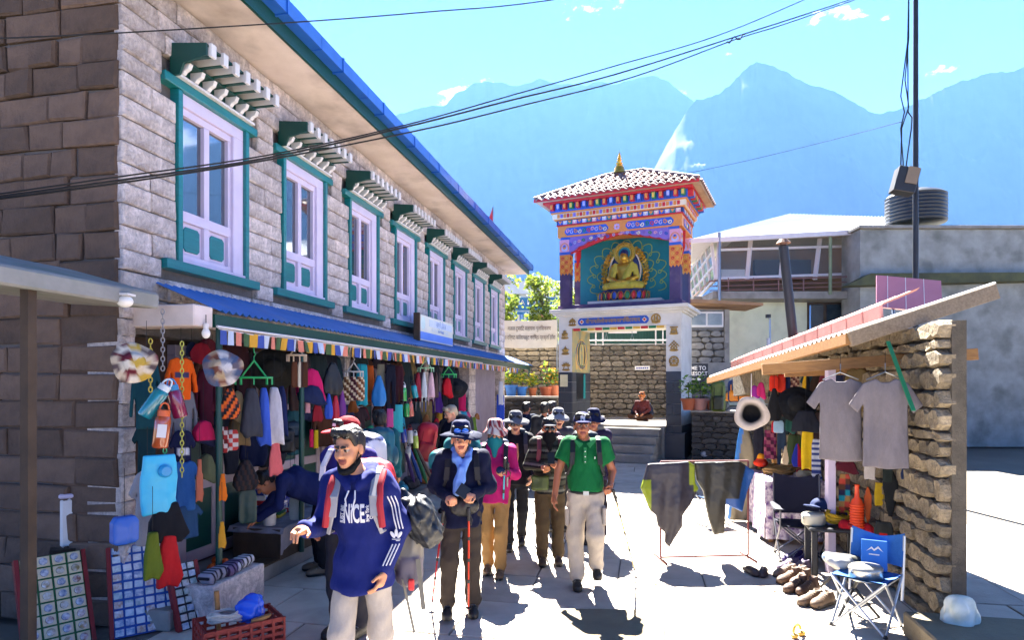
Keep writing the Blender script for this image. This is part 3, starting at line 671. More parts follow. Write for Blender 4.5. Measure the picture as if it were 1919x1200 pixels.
# columns
def panel_flower(par, x, y, z, r, cols, side=False):
    for k in range(8):
        a = k * math.pi / 4; c = (x + (0 if side else math.cos(a) * r * .6), y + (math.cos(a) * r * .6 if side else 0), z + math.sin(a) * r * .6)
        MB().sph(c, (.01 if side else r * .36, r * .36 if side else .01, r * .36), 8, 4).build('petal', cols[k % len(cols)], par)
for cx, cy in ((.03, .03), (TWd - .33, .03), (.03, TDp - .33), (TWd - .33, TDp - .33)):
    col = MB().bx(cx, cx + .3, cy, cy + .3, 4.431, 5.40).build('column', purple, tower, bevel=.006)
    MB().bx(cx - .006, cx + .306, cy - .006, cy + .306, 5.40, 5.95).build('gold_band', PT['orange'], col)
    MB().bx(cx - .012, cx + .312, cy - .012, cy + .312, 5.951, 6.03).build('blue_band', PT['blue'], col)
    MB().bx(cx - .006, cx + .306, cy - .006, cy + .306, 6.031, 6.40).build('lotus_band', PT['pink'], col)
    for side in (0, 1):
        fx = (lambda u, z, d=.012: (cx + u, cy - d, z)) if side == 0 else (lambda u, z, d=.012: (cx + .3 + d, cy + u, z))
        for i in range(3):   # pointed drop edge and curls of the gilt band
            m_ = MB(); u = .05 + i * .1
            m_.add([fx(u - .05, 5.40), fx(u, 5.33), fx(u + .05, 5.40)], [(0, 1, 2)]); m_.build('drop', PT['orange'], col)
        for i in range(4):
            for j in (0, 1):
                pts = [Vector(fx(.09 + j * .12 + .045 * math.cos(a * (1 if j else -1)) * (1 - a / 14), 5.46 + i * .125 + .045 * math.sin(a) * (1 - a / 14), .016)) for a in np.linspace(0, 8, 14)]
                MB().tube(pts, .009, 5).build('curl', PT['red'] if (i + j) % 2 else PT['yellow'], col)
        for k, (dz, rr, c) in enumerate(((6.14, .1, 'lav'), (6.17, .065, 'orange'), (6.2, .04, 'blue'))): 
            p = fx(.15, dz, .012 + k * .006); MB().sph(p, ((rr, .012, rr) if side == 0 else (.012, rr, rr)), 12, 6).build('lotus', PT[c], col)
        pts = [Vector(fx(.15 + .13 * math.cos(a), 6.1 + .2 * math.sin(a), .014)) for a in np.linspace(0, math.pi, 12)]; MB().tube(pts, .012, 5).build('arch_line', PT['orange'], col)
# beam, scalloped brackets, stepped cornice
def painted_face(par, side):
    """ornament of the beam zone on the front (side 0) or the flank (side 1)"""
    Wd = TWd if side == 0 else TDp
    def q(u, d, z): return (u, -d, z) if side == 0 else (TWd + d, u, z)
    def slab(name, u0, u1, d0, d1, z0, z1, m): a = q(u0, d0, z0); c = q(u1, d1, z1); return MB().bx(a[0], c[0], a[1], c[1], z0, z1).build(name, m, par, bevel=.003)
    # long cartouches on the orange beam
    for u0, u1 in (((.2, 1.55), (2.05, 3.42)) if side == 0 else ((.25, 1.45),)):
        n = 10; zc = 6.62; hh = .11; poly = [(u0 + .08, zc - hh), (u1 - .08, zc - hh), (u1 - .02, zc - hh * .4), (u1, zc), (u1 - .02, zc + hh * .4), (u1 - .08, zc + hh), (u0 + .08, zc + hh), (u0 + .02, zc + hh * .4), (u0, zc), (u0 + .02, zc - hh * .4)]
        if side == 0: MB().prism(poly, -.03, -.021).build('cartouche', PT['blue'], par)
        else: MB().prism(poly, TWd + .021, TWd + .03, ax=0).build('cartouche', PT['blue'], par)
        k = int((u1 - u0) / .13)
        for i in range(k):
            u = u0 + .1 + (u1 - u0 - .2) * i / max(1, k - 1); c = ['pink', 'lav', 'orange', 'cream', 'green', 'red'][i % 6]
            pts = [Vector(q(u + .06 * math.cos(a + i) * (1 - a / 10), .034, zc + .01 * (-1) ** i + .07 * math.sin(a + i) * (1 - a / 10))) for a in np.linspace(0, 7, 12)]; MB().tube(pts, .014, 5).build('scroll', PT[c], par)
    # rosette between
    if side == 0: panel_flower(par, 1.8, -.03, 6.62, .1, [PT['pink'], PT['lav']])
    # dentil rows
    n1 = int(Wd / .15)
    for i in range(n1): slab('dentil', Wd * i / n1 + .008, Wd * (i + 1) / n1 - .008, .05, .07, 6.84, 6.95, PT[('blue', 'lav', 'teal', 'pink')[i % 4]])
    for i in range(n1):
        u = Wd * (i + .5) / n1; a = MB(); p0, p1, p2 = q(u - .06, .074, 6.94), q(u + .06, .074, 6.94), q(u, .074, 6.85); a.add([p0, p1, p2], [(0, 1, 2)]); a.build('lotus_point', PT[('orange', 'cream')[i % 2]], par)
    n2 = int(Wd / .1)
    for i in range(n2): slab('lattice_block', Wd * i / n2 + .012, Wd * (i + 1) / n2 - .012, .14, .16, 7.02, 7.13, PT[('orange', 'violet', 'orange', 'red')[i % 4]])
    n3 = int((Wd + .4) / .2)
    for i in range(n3):
        u = -.2 + (Wd + .4) * (i + .5) / n3; slab('beam_end', u - .055, u + .055, .20, .34, 7.23, 7.40, PT[('red', 'blue', 'red', 'green')[i % 4]]); slab('beam_face', u - .035, u + .035, .341, .35, 7.25, 7.38, PT[('orange', 'lav', 'orange', 'yellow')[i % 4]])
MB().bx(-.02, TWd + .02, -.02, TDp + .02, 6.47, 6.80).build('beam', PT['orange'], tower, bevel=.004)
for ex, z0, z1, c in ((.05, 6.801, 6.83, 'red'), (.045, 6.831, 6.97, 'navy'), (.10, 6.971, 7.0, 'orange'), (.14, 7.001, 7.15, 'cream'), (.18, 7.151, 7.19, 'orange'), (.2, 7.191, 7.41, 'blue'), (.36, 7.411, 7.47, 'red')):
    MB().bx(-ex, TWd + ex, -ex, TDp + ex, z0, z1).build('cornice_tier', PT[c], tower)
painted_face(tower, 0); painted_face(tower, 1)
def scallop(x0, x1, zb, n, y, name, m, flip=False):
    pts = [(x0, 6.469), (x1, 6.469)]; 
    for i in range(n * 4 + 1):
        u = i / (n * 4); x = x1 + (x0 - x1) * u; zz = 6.44 + (zb - 6.44) * (u ** 1.5) - .035 * abs(math.sin(u * n * math.pi)); pts.append((x, zz))
    MB().prism(pts, y, y + .09).build(name, m, tower)
    # curled clouds on the bracket
    for i in range(9):
        u = (i + .5) / 9; x = x1 + (x0 - x1) * u; zz = 6.44 + (zb - 6.44) * (u ** 1.5) * .5
        pts2 = [Vector((x + .055 * math.cos(a + i) * (1 - a / 9), y - .012, zz + .05 * math.sin(a + i) * (1 - a / 9))) for a in np.linspace(0, 7, 12)]; MB().tube(pts2, .014, 5).build('cloud_curl', PT[('pink', 'lav', 'blue', 'cream', 'violet', 'green')[i % 6]], tower)
scallop(.33, 1.45, 6.02, 4, 0.02, 'bracket', PT['violet']); scallop(TWd - .33, TWd - 1.75, 6.12, 5, .02, 'bracket', PT['violet'])
scallop(.31, 1.95, 5.98, 1, .12, 'valance', PT['red']); scallop(TWd - .31, TWd - 1.8, 6.1, 1, .12, 'valance', PT['red'])
for x in (.06, TWd - .36):
    MB().bx(x, x + .30, .004, .02, 6.401, 6.469).build('capital', PT['blue'], tower)
# red side hangings
for y, x in ((.55, TWd - .16), (.6, .33)): MB().prism([(x - .0, 6.45), (x + .18, 6.45), (x + .16, 5.95), (x + .04, 5.6)], y, y + .03).build('hanging', PT['red'], tower)
# backdrop panel with gilt cloud outlines
teal_wall = mat('teal_wall', '#0e6a72', .7, '#13808a', 1.5, .7, .05, 20)
bd = MB().bx(.36, TWd - .3, .95, 1.05, 4.431, 6.47).build('backdrop', teal_wall, tower)
def cloudline(pts): MB().tube([Vector((x, .935, z)) for x, z in pts], .013, 5).build('cloud_outline', PT['yellow'] if random.random() < .0 else mat('cloud_line', '#8fa84e', .6), bd)
cxs, czs = 1.83, 5.35
for ring, (rx, rz, k) in enumerate(((.78, .80, 11), (1.05, .98, 13))):
    for i in range(k):
        a0 = math.pi * (-.15 + 1.3 * i / k); a1 = math.pi * (-.15 + 1.3 * (i + 1) / k); pts = []
        for u in np.linspace(0, 1, 9):
            a = a0 + (a1 - a0) * u; bulge = 1 + .16 * math.sin(math.pi * u) + .03 * math.sin(i * 3 + ring); pts.append((cxs + rx * bulge * math.cos(a), min(6.42, czs - .05 + rz * bulge * math.sin(a))))
        e = pts[-1]; 
        for s_ in np.linspace(0, 5, 8): pts.append((e[0] - .08 * math.sin(s_) * (1 - s_ / 7) * math.cos(a1), e[1] - .08 * (1 - math.cos(s_)) * (1 - s_ / 7)))
        cloudline(pts)
# roof: hip of scalloped tiles
roof_e, roof_z, apex_z = .56, 7.54, 8.42
x0, x1, y0, y1 = -roof_e, TWd + roof_e, -roof_e, TDp + roof_e; rx0, rx1, ry = TWd / 2 - .55, TWd / 2 + .55, TDp / 2
tile_m = mat('roof_tile', '#8a6a60', .6, '#74564c', 5, .6, .1, 20, rnd=.12); wood_s = mat('soffit_wood', '#b59a80', .75, '#94785e', 3, .8, .2, 20)
MB().bx(x0, x1, y0, y1, 7.475, 7.50).build('eave_board', wood_s, tower)
rf = MB(); rf.add([(x0, y0, roof_z - .03), (x1, y0, roof_z - .03), (x1, y1, roof_z - .03), (x0, y1, roof_z - .03), (rx0, ry, apex_z - .03), (rx1, ry, apex_z - .03)], [(0, 1, 5, 4), (1, 2, 5), (2, 3, 4, 5), (3, 0, 4), (3, 2, 1, 0)]); roof_o = rf.build('roof', mat('roof_base', '#8a4a40', .8), tower)
MB().bx(x0 - .01, x1 + .01, y0 - .012, y0 - .001, 7.45, 7.535).build('fascia', PT['red'], roof_o); MB().bx(x1 + .001, x1 + .012, y0 - .01, y1 + .01, 7.45, 7.535).build('fascia', wood_s, roof_o)
tw, tl = .21, .26
def tile_me(k):
    b = MB(); 
    b.sheet(lambda u, v: (tw * (u - .5), -tl * .62 * v * 1.0, .03 * math.cos((u - .5) * 2 * math.pi * .95) - .004 + .018 * v), 8, 2); b.sheet(lambda u, v: (tw * (u - .5), -tl * .62, .03 * math.cos((u - .5) * 2 * math.pi * .95) + .014 - .035 * v), 8, 1)
    return mesh('roof_tile', b.v, b.f, tile_m, True)
tmesh = [tile_me(k) for k in range(2)]
def tiles(edge0, edge1, inward, run, rise, topfrac):
    """rows of tiles on one hip face: eave from edge0 to edge1, the ridge 'inward'"""
    e = Vector(edge1) - Vector(edge0); L_ = e.length; ex = e.normalized(); inn = Vector(inward).normalized(); sl = math.hypot(run, rise); rows = int(sl / (tl * .62)) ; ang = math.atan2(rise, run)
    cnt = 0
    for r_ in range(rows + 1):
        f = r_ / rows; s0 = f * topfrac[0]; s1 = L_ - f * topfrac[1]; n = int((s1 - s0) / tw)
        for i in range(max(n, 1)):
            u = (s0 + s1) / 2 + (i - (n - 1) / 2) * tw; p = Vector(edge0) + ex * u + inn * (run * (f + .5 / rows) * .985) + Vector((0, 0, rise * (f + .5 / rows)))
            o = link('roof_tile', tmesh[cnt % 2], roof_o); cnt += 1; o.location = p + Vector((0, 0, .012))
            up = (inn * run + Vector((0, 0, rise))).normalized(); nz = ex.cross(up); o.rotation_euler = Matrix((ex, up, nz)).transposed().to_euler()
tiles((x0, y0, roof_z), (x1, y0, roof_z), (0, 1, 0), ry - y0, apex_z - roof_z, (rx0 - x0, x1 - rx1))
tiles((x1, y0, roof_z), (x1, y1, roof_z), (-1, 0, 0), x1 - rx1, apex_z - roof_z, (ry - y0, y1 - ry))
for a, e in (((x0, y0, roof_z), (rx0, ry, apex_z)), ((x1, y0, roof_z), (rx1, ry, apex_z)), ((x1, y1, roof_z), (rx1, ry, apex_z)), ((rx0, ry, apex_z), (rx1, ry, apex_z))): MB().tube([Vector(a) + Vector((0, 0, .03)), Vector(e) + Vector((0, 0, .03))], .05, 8).build('ridge_cap', tile_m, roof_o, smooth=True)
fin = [(.19, 0), (.19, .03), (.17, .05), (.15, .16), (.11, .2), (.12, .22), (.06, .24), (.09, .28), (.1, .31), (.05, .33), (.055, .36), (.08, .39), (.045, .42), (.065, .46), (.035, .49), (.05, .52), (.025, .55), (.035, .58), (.012, .62), (.004, .70)]
b = MB(); b.lathe(fin, 16, (TWd / 2 - .18, ry, apex_z + .02)); b.build('finial', gold, tower, smooth=True)
# inscription board
sb = MB(); u0, u1, zc, hh = .62, 2.72, 3.91, .11
sb.prism([(u0 + .06, zc - hh), (u1 - .06, zc - hh), (u1, zc - .04), (u1, zc + .04), (u1 - .06, zc + hh), (u0 + .06, zc + hh), (u0, zc + .04), (u0, zc - .04)], -.03, -.001); sbo = sb.build('inscription_board', PT['blue'], tower, bevel=.006)
o = link('lettering', text_mesh('वीशानतीलोजनकमआशिवीटरयाय', .155, gold_dull, extrude=.004, bold=.003), sbo); o.location = ((u0 + u1) / 2, -.036, zc); o.rotation_euler = (R(90), 0, 0)
dm = o.data; xs = [v.co.x for v in dm.vertices]; o.scale = (1.62 / max(.1, max(xs) - min(xs)), 1, 1)
for x in (u0 + .12, u1 - .12):
    MB().box((x, -.034, zc), (.1, .006, .1), Matrix.Rotation(R(45), 3, 'Y')).build('knot', PT['cream'], sbo); MB().box((x, -.04, zc), (.055, .006, .055), Matrix.Rotation(R(45), 3, 'Y')).build('knot_core', PT['red'], sbo)
# eight gilt emblems on the plaster
def emblem(i, x, z):
    b = MB(); y = -.012; s_ = 1.0
    b.sph((x, y, z - .1), (.13, .02, .035), 12, 5)
    for k in (-1, 1): b.tube([Vector((x + k * (.03 + .05 * math.sin(a)), y, z - .1 + .03 * a)) for a in np.linspace(0, 2.6, 7)], .013, 6)
    if i == 0: b.lathe([(.02, -.06), (.09, -.02), (.1, .04), (.04, .08), (.07, .11), (0, .14)], 12, (x, y, z), sq=(1, .3))
    elif i == 1:
        b.lathe([(.03, -.07), (.11, .0), (.12, .03), (.06, .05), (.02, .1), (0, .15)], 12, (x, y, z), sq=(1, .3))
    elif i == 2:
        for k in range(5): a = R(-60 + 30 * k); b.sph((x + .1 * math.sin(a), y, z + .09 * math.cos(a) - .02), (.03, .02, .06), 8, 5, Matrix.Rotation(a, 3, 'Y'))
    elif i == 3: b.lathe([(.12, -.02), (.1, .02), (.08, .06), (.03, .09), (0, .12)], 12, (x, y, z), sq=(1, .3)); b.tube([(x, y, z - .08), (x, y, z + .04)], .015, 6)
    elif i == 4:
        b.tube([Vector((x + .12 * math.cos(a), y, z + .12 * math.sin(a))) for a in np.linspace(-2.3, R(90) + 3.9 - 1.57 + 1.57, 18)], .024, 6); b.sph((x - .035, y, z), (.03, .02, .09), 8, 6); b.sph((x + .035, y, z), (.03, .02, .09), 8, 6)
    elif i == 5:
        b.bx(x - .11, x + .11, y - .012, y + .012, z + .06, z + .1); b.bx(x - .08, x + .08, y - .012, y + .012, z - .02, z + .05); b.bx(x - .1, x + .1, y - .01, y + .01, z - .06, z - .03)
    elif i == 6:
        for k in range(-1, 2):
            b.bar((x - .1 + k * .045, y, z - .06 - k * .045 + .02), (x + .06 + k * .045, y, z + .1 - k * .045 + .02), .022); b.bar((x - .06 - k * .045 + .0, y - .008, z + .1 - k * .045 + .02), (x + .1 - k * .045, y - .008, z - .06 - k * .045 + .02), .022)
    else:
        b.tube([Vector((x + .12 * math.cos(a), y, z + .02 + .12 * math.sin(a))) for a in np.linspace(0, 6.28, 19)], .022, 6)
        for k in range(4): a = k * math.pi / 4; b.bar((x - .1 * math.cos(a), y, z + .02 - .1 * math.sin(a)), (x + .1 * math.cos(a), y, z + .02 + .1 * math.sin(a)), .02)
        b.sph((x, y - .01, z + .02), (.035, .02, .035), 8, 5)
    b.build('gilt_emblem', gold_dull, tower, smooth=True)
for i, (x, z) in enumerate(((.2, 3.55), (.22, 3.08), (.24, 2.6), (.44, 3.93), (2.92, 3.92), (TWd - .2, 3.58), (TWd - .2, 3.12), (TWd - .2, 2.7))): emblem(i, x, z)
# mural, niche and notice
mu = MB().bx(.421, .43, .02, 1.68, 2.431, 3.72).build('mural', mat('mural_paint', '#8a8f72', .7, '#b79a5c', 3.2, .9, .05, stain=('#3f6a78', 2.1, .8)), tower)
for k, c in enumerate(('#d8c27c', '#7a4a34', '#3f6a5a', '#caa35c', '#536b8a')):
    pts = [Vector((.434, .85 + (.16 + .09 * k) * math.cos(a), 2.98 + (.48 - .06 * (k % 3)) * math.sin(a))) for a in np.linspace(0, 6.3, 22)]; MB().tube(pts, .018, 5).build('mural_figure', mat('mural_c%d' % k, c, .7), mu)
for k in (-1, 1): MB().sph((.434, .85 + k * .45, 2.8), (.01, .12, .3), 10, 6).build('mural_figure', mat('mural_c3', '#caa35c', .7), mu)
MB().bx(.445, .452, .35, 1.15, 1.62, 2.40).build('niche', mat('niche_dark', '#141a22', .3), tower); MB().bx(.446, .46, .98, 1.15, 1.63, 2.39).build('niche_shutter', PT['teal'], tower)
MB().bx(.06, .3, -.034, -.026, 2.0, 2.36).build('notice', mat('notice_cream', '#d8cfa8', .7), tower)
# steps and platform
steps = empty('shrine_steps', (TX, TY, 0), TR, 'broad stone steps climbing into the shrine gateway', 'steps')
stone_s = mat('step_stone', '#9b958c', .85, '#7d776e', 3, .7, .3, 25, rnd=.1)
for i in range(4): MB().bx(.44, TWd - .1 - .42, -1.5 + .34 * i, 1.0, .0 + i * .21 + (.001 if i else 0), .21 * (i + 1)).build('step', stone_s, steps, bevel=.012)
MB().bx(.44, TWd - .43, -.15, 4.2, .0, .92).build('landing', stone_s, steps, bevel=.012)
MB().bx(.47, 1.1, .6, 1.1, .921, 1.1).build('side_block', stone_s, steps, bevel=.012)
# ------------------------------------------------------------------ seated gilt statue
st = empty('buddha_statue', Tp(1.83, .62, 4.43), TR, 'gilt seated Buddha statue with yellow robe and gold halo in the shrine', 'statue')
ws = MB().bx(-.85, .95, -.22, .28, 0, .1).build('white_plinth', plaster, st, bevel=.006)
robe = mat('robe_cloth', '#b9a83a', .7, '#8f8228', 7, .7, .2, 30)
lo = MB()
base = MB(); base.lathe([(.5, .101), (.56, .14), (.55, .2), (.45, .26), (.5, .33), (.44, .37), (0, .375)], 28, (0, 0, 0), sq=(1.15, .5)); bo = base.build('lotus_base', PT['navy'], st, smooth=True)
for k in range(13):
    a = R(-190 + 200 * k / 12 + 180 - 180) ; a = math.pi + math.pi * k / 12
    x, y = .6 * math.cos(a), .27 * math.sin(a); MB().sph((x, y, .2), (.065, .03, .1), 10, 6, Matrix.Rotation(a + math.pi/2, 3, 'Z')).build('petal', PT[('red', 'blue', 'red', 'green')[k % 4]], bo, smooth=True)
    MB().tube([Vector((x * 1.06, y * 1.1 - .01, .2)) + Vector((.07 * math.cos(b_) * math.sin(-a), .0, .105 * math.sin(b_))) for b_ in np.linspace(0, 6.28, 12)], .008, 4).build('petal_rim', gold, bo)
s = SDF()
s.ell((0, 0, .47), (.5, .24, .12), 0, .05).cap((-.42, -.08, .45), (.25, -.2, .45), .09, .08, 0, .05).cap((.42, -.08, .45), (-.25, -.2, .45), .09, .08, 0, .05)
s.cap((0, .02, .5), (0, .03, .85), .17, .2, 1, .06, (1, .7, 1)).cap((-.2, .02, .93), (.2, .02, .93), .075, .075, 1, .06)
s.cap((-.26, .0, .92), (-.34, -.04, .66), .075, .065, 1, .03).cap((-.34, -.04, .66), (-.1, -.2, .54), .06, .05, 1, .03).cap((.26, .0, .92), (.34, -.04, .66), .075, .065, 0, .03).cap((.34, -.04, .66), (.1, -.2, .54), .06, .05, 1, .03)
s.ell((0, -.2, .545), (.13, .06, .035), 1, .02).cap((0, .0, .95), (0, .0, 1.04), .06, .055, 1, .03).ell((0, -.02, 1.15), (.095, .1, .125), 1, .02).ell((0, 0, 1.22), (.1, .1, .085), 2, .01).ell((0, .0, 1.31), (.04, .04, .05), 2, .02).cap((-.1, 0, 1.17), (-.1, 0, 1.06), .016, .02, 1, .01).cap((.1, 0, 1.17), (.1, 0, 1.06), .016, .02, 1, .01).cap((0, -.118, 1.16), (0, -.13, 1.12), .01, .016, 1, .01)
s.cap((.22, -.04, .98), (.08, -.14, .62), .06, .09, 0, .02, (1, .6, 1)).cap((-.2, -.03, .98), (-.24, -.12, .6), .05, .06, 0, .02, (1, .6, 1))
link('figure', s.mesh('figure', [robe, gold, mat('statue_hair', '#22305c', .6)], .017, mat_by=True, disp=wrinkle(.004, 3, 30)), st)
st.scale = (1.22,) * 3
# halo: body ring, head ring, flame scrolls
ha = MB(); ha.sph((0, .16, .86), (.36, .03, .5), 24, 10); hb = ha.build('body_aura', PT['navy'], st, smooth=True)
MB().tube([Vector((.385 * math.cos(a), .13, .86 + .52 * math.sin(a))) for a in np.linspace(0, 6.283, 33)], .022, 6).build('aura_line', PT['cream'], hb)
for k in range(34):
    a = R(-50 + 280 * k / 33); x, z = .49 * math.cos(a), .8 + .6 * math.sin(a)
    if k and abs(x) < .2 and z > 1.2: continue
    s_ = MB()
    for (rr, of) in ((.085, 0), (.055, .06)): s_.tube([Vector((x + of * math.cos(a) + rr * .7 * math.cos(b_ + k) * (1 - b_ / 9), .12, z + of * math.sin(a) + rr * .7 * math.sin(b_ + k) * (1 - b_ / 9))) for b_ in np.linspace(0, 6.5, 12)], .024, 5)
    s_.build('flame_scroll', gold, st, smooth=True)
MB().lathe([(.15, 0), (.27, 0), (.27, .05), (.15, .05), (.15, 0)], 32, (0, .1, 1.27), Matrix.Rotation(R(90), 3, 'X')).build('head_halo', gold, st); MB().lathe([(.149, -.01), (.149, .02), (0, .02)], 28, (0, .09, 1.27), Matrix.Rotation(R(90), 3, 'X')).build('halo_disc', PT['teal'], st)
for k in range(22):
    a = 2 * math.pi * k / 22; MB().sph((.21 * math.cos(a), .045, 1.27 + .21 * math.sin(a)), (.035, .02, .035), 8, 4).build('halo_stud', gold, st, smooth=True)
MB().lathe([(.1, 0), (.1, .01)], 20, (0, .06, 1.27), Matrix.Rotation(R(90), 3, 'X')).build('halo_core', PT['navy'], st)
# ------------------------------------------------------------------ rubble walls behind the gateway
def rubble_wall(name, p0, p1, z0, z1, th, sm, core, label, size=(.22, .5), hgt=(.12, .22), n_single=300, seed=1, cat='wall', top=True, zmin=None):
    rn = random.Random(seed); p0 = Vector((p0[0], p0[1], 0)); p1 = Vector((p1[0], p1[1], 0)); d = p1 - p0; Lw = d.length; rz = math.atan2(d.y, d.x)
    root = empty(name, p0, rz, label, cat)
    MB().bx(0, Lw, .05, th, z0, z1 - .01).build('core', core, root)
    st = []; z = z0 if zmin is None else zmin
    while z < z1 - .03:
        h = min(rn.uniform(*hgt), z1 - z); x = 0
        while x < Lw - .01:
            w = rn.uniform(*size);
            if Lw - x - w < size[0] * .7: w = Lw - x
            st.append((x, x + w, z, z + h)); x += w
        z += h
    rn.shuffle(st); st.sort(key=lambda q: -round((q[2] - z0) / (z1 - z0) * 2)); rest = MB()
    for i, (a, e, za, zb) in enumerate(st):
        y = -rn.uniform(0, .05); c = .025; j = lambda: rn.uniform(-.018, .018)
        n = 8; cx_, cz_ = (a + e) / 2, (za + zb) / 2; hw, hh = (e - a) / 2 - .008, (zb - za) / 2 - .007
        out = []; inn = []
        for k in range(n):
            an = math.pi / 8 + k * math.pi / 4; sx = max(-1, min(1, 1.25 * math.cos(an))) * hw + j(); sz = max(-1, min(1, 1.25 * math.sin(an))) * hh + j() * .6
            out.append((sx, 0, sz)); inn.append((sx * .9 + j() * .5, y - .018 + j() * .6, sz * .86 + j() * .4))
        v = [(p[0], .08, p[2]) for p in out] + [(p[0], y + .015, p[2]) for p in out] + inn
        f = [(k, (k+1) % n, (k+1) % n + n, k + n) for k in range(n)] + [(k + n, (k+1) % n + n, (k+1) % n + 2*n, k + 2*n) for k in range(n)] + [tuple(range(2*n, 3*n))]
        if i < n_single: o = link('stone', mesh('stone', v, f, sm), root); o.location = (cx_, 0, cz_)
        else: rest.add([(p[0] + cx_, p[1], p[2] + cz_) for p in v], f)
    if rest.n: rest.build('small_stones', sm, root, kind='stuff', fix=False)
    if top: MB().bx(-.02, Lw + .02, -.05, th + .02, z1, z1 + .06).build('coping', M('concrete'), root, bevel=.012)
    return root
def xy(px, Y): return ((px - CX) * Y / FPX, Y)
rw = rubble_wall('retaining_wall', xy(925, 23.2), xy(1330, 22.4), 0, 3.45, .5, M('rubble_stone'), M('rubble_mortar'), 'tall rubble retaining wall standing behind the shrine gateway', n_single=280, seed=2, zmin=.8)
rubble_wall('terrace_wall', xy(925, 20.6), xy(1046, 20.2), 0, 1.62, .9, M('dark_rubble'), M('rubble_mortar'), 'low dark rubble wall carrying flower pots beside the stone lodge', (.2, .4), (.1, .18), 130, 3)
rubble_wall('terrace_wall', xy(1296, 16.6), xy(1470, 15.6), 0, 1.34, .9, M('dark_rubble'), M('rubble_mortar'), 'low dark rubble wall carrying flower pots by the resort sign', (.2, .4), (.1, .18), 130, 4)
b = MB(); q = [xy(925, 21.4), xy(1046, 21.0), xy(1046, 23.0), xy(925, 23.4)]; b.prism(q, 0, 1.55, ax=2); b.build('terrace', M('concrete'), kind='structure')
b = MB(); q = [xy(1300, 17.3), xy(1460, 16.3), xy(1500, 23.0), xy(1300, 22.5)]; b.prism(q, 0, 1.28, ax=2); b.build('terrace', M('concrete'), kind='structure')
# white railing and green sheet fence on the retaining wall
ra = empty('roof_railing', P(1090, 645, 22.7), R(-3), 'white tubular railing on top of the tall rubble wall', 'railing')
for zz in (.12, .62): MB().tube([(-.2, 0, zz), (3.1, 0, zz)], .025, 8).build('rail', M('white_paint'), ra, smooth=True)
for x in (-.2, .5, .75, 2.6, 2.85, 3.1): MB().tube([(x, 0, -.05), (x, 0, .75)], .025, 8).build('post', M('white_paint'), ra, smooth=True)
for i in range(0, 14, 7):
    x = .8 + i * .13; MB().tube([(x, 0, .12), (x + .13, 0, .62)], .006, 4).build('wire', M('steel'), ra); MB().tube([(x + .13, 0, .12), (x, 0, .62)], .006, 4).build('wire', M('steel'), ra)
MB().bx(.95, 1.95, .06, .08, .38, .66).build('white_board', M('white_paint'), ra)
gf = empty('sheet_fence', P(1105, 640, 26), 0, 'dark green corrugated sheet fence behind the white railing', 'fence')
for i in range(46): MB().prism([(i * .12, -.2), (i * .12 + .117, -.2), (i * .12 + .117, 1.15), (i * .12, 1.15)], 0, .02 + .02 * (i % 2)).build('sheet_rib', mat('fence_green', '#14463a', .5, '#1b5546', 4, .6), gf)
# cloth banner with Devanagari lettering on two poles
bn = empty('cloth_banner', P(936, 626, 22.3), R(-4), 'cream cloth banner with dark Devanagari lettering above the rubble wall', 'banner')
bw, bh = 2.0, .95
b = MB(); b.sheet(lambda u, v: (bw * u, .03 * math.sin(u * 9 + v * 2), bh * (v - .5) - .03 * math.sin(u * 3.1)), 20, 6); b.sheet(lambda u, v: (bw * u, .012 + .03 * math.sin(u * 9 + v * 2), bh * (v - .5) - .03 * math.sin(u * 3.1)), 20, 6); b.build('cloth', mat('banner_cloth', '#cfc7b6', .85, '#bbb2a0', 3, .6), bn, smooth=True, fix=False)
ink = mat('banner_ink', '#3a3432', .8, '#6a605a', 8, .9)
for tx, z, sz, w_ in (('गजल टुमरिट सहायक पुलिसकरण', .17, .17, 1.5), ('या रिर्गट फिलापछुट वरिष्ठ प्रकृति हाँस', -.14, .17, 1.8)):
    me = text_mesh(tx, sz, ink); xs = [v.co.x for v in me.vertices]; k = w_ / max(.1, max(xs) - min(xs)); o = link('lettering', me, bn); o.location = (bw * .52, -.045, z); o.rotation_euler = (R(90), 0, 0); o.scale = (k, 1.15, 1)
for x in (0, bw): MB().tube([(x, .03, -1.3), (x, .03, .6)], .025, 8).build('pole', M('steel'), bn, smooth=True)
# far lodge, blue and white
fl_ = empty('far_lodge', P(955, 590, 38), 0, 'distant white lodge with blue trim and a name board behind the trees', 'building')
MB().bx(-2, 4.2, 0, 4, -3, 1.15).build('wall', mat('lodge_white', '#c7d3df', .7, '#b3c2d2', 2, .6), fl_)
MB().bx(-2, 4.2, -.1, -.001, .25, 1.0).build('trim_band', mat('lodge_blue', '#2d6a9a', .6, '#3d7eae', 2, .6), fl_)
MB().prism([(-2.4, 1.15), (4.6, 1.15), (3.8, 1.9), (-1.6, 1.9)], -.6, 4.4).build('roof', mat('lodge_roof', '#c9cdd2', .6, '#aeb5bd', 1, .6), fl_)
o = link('lettering', text_mesh('NA LODGE', .42, M('white_paint')), fl_); o.location = (1.35, -.12, .7); o.rotation_euler = (R(90), 0, 0)
for x in (.15, 1.75, 3.1):
    w = MB().bx(x, x + .95, -.07, -.001, -.95, .15).build('window', mat('lodge_blue', '#2d6a9a', .6), fl_)
    for k in range(4): MB().bx(x + .1 + k * .2, x + .24 + k * .2, -.09, -.071, -.8, .0).build('pane', M('white_paint') if k % 2 else M('glass'), w)
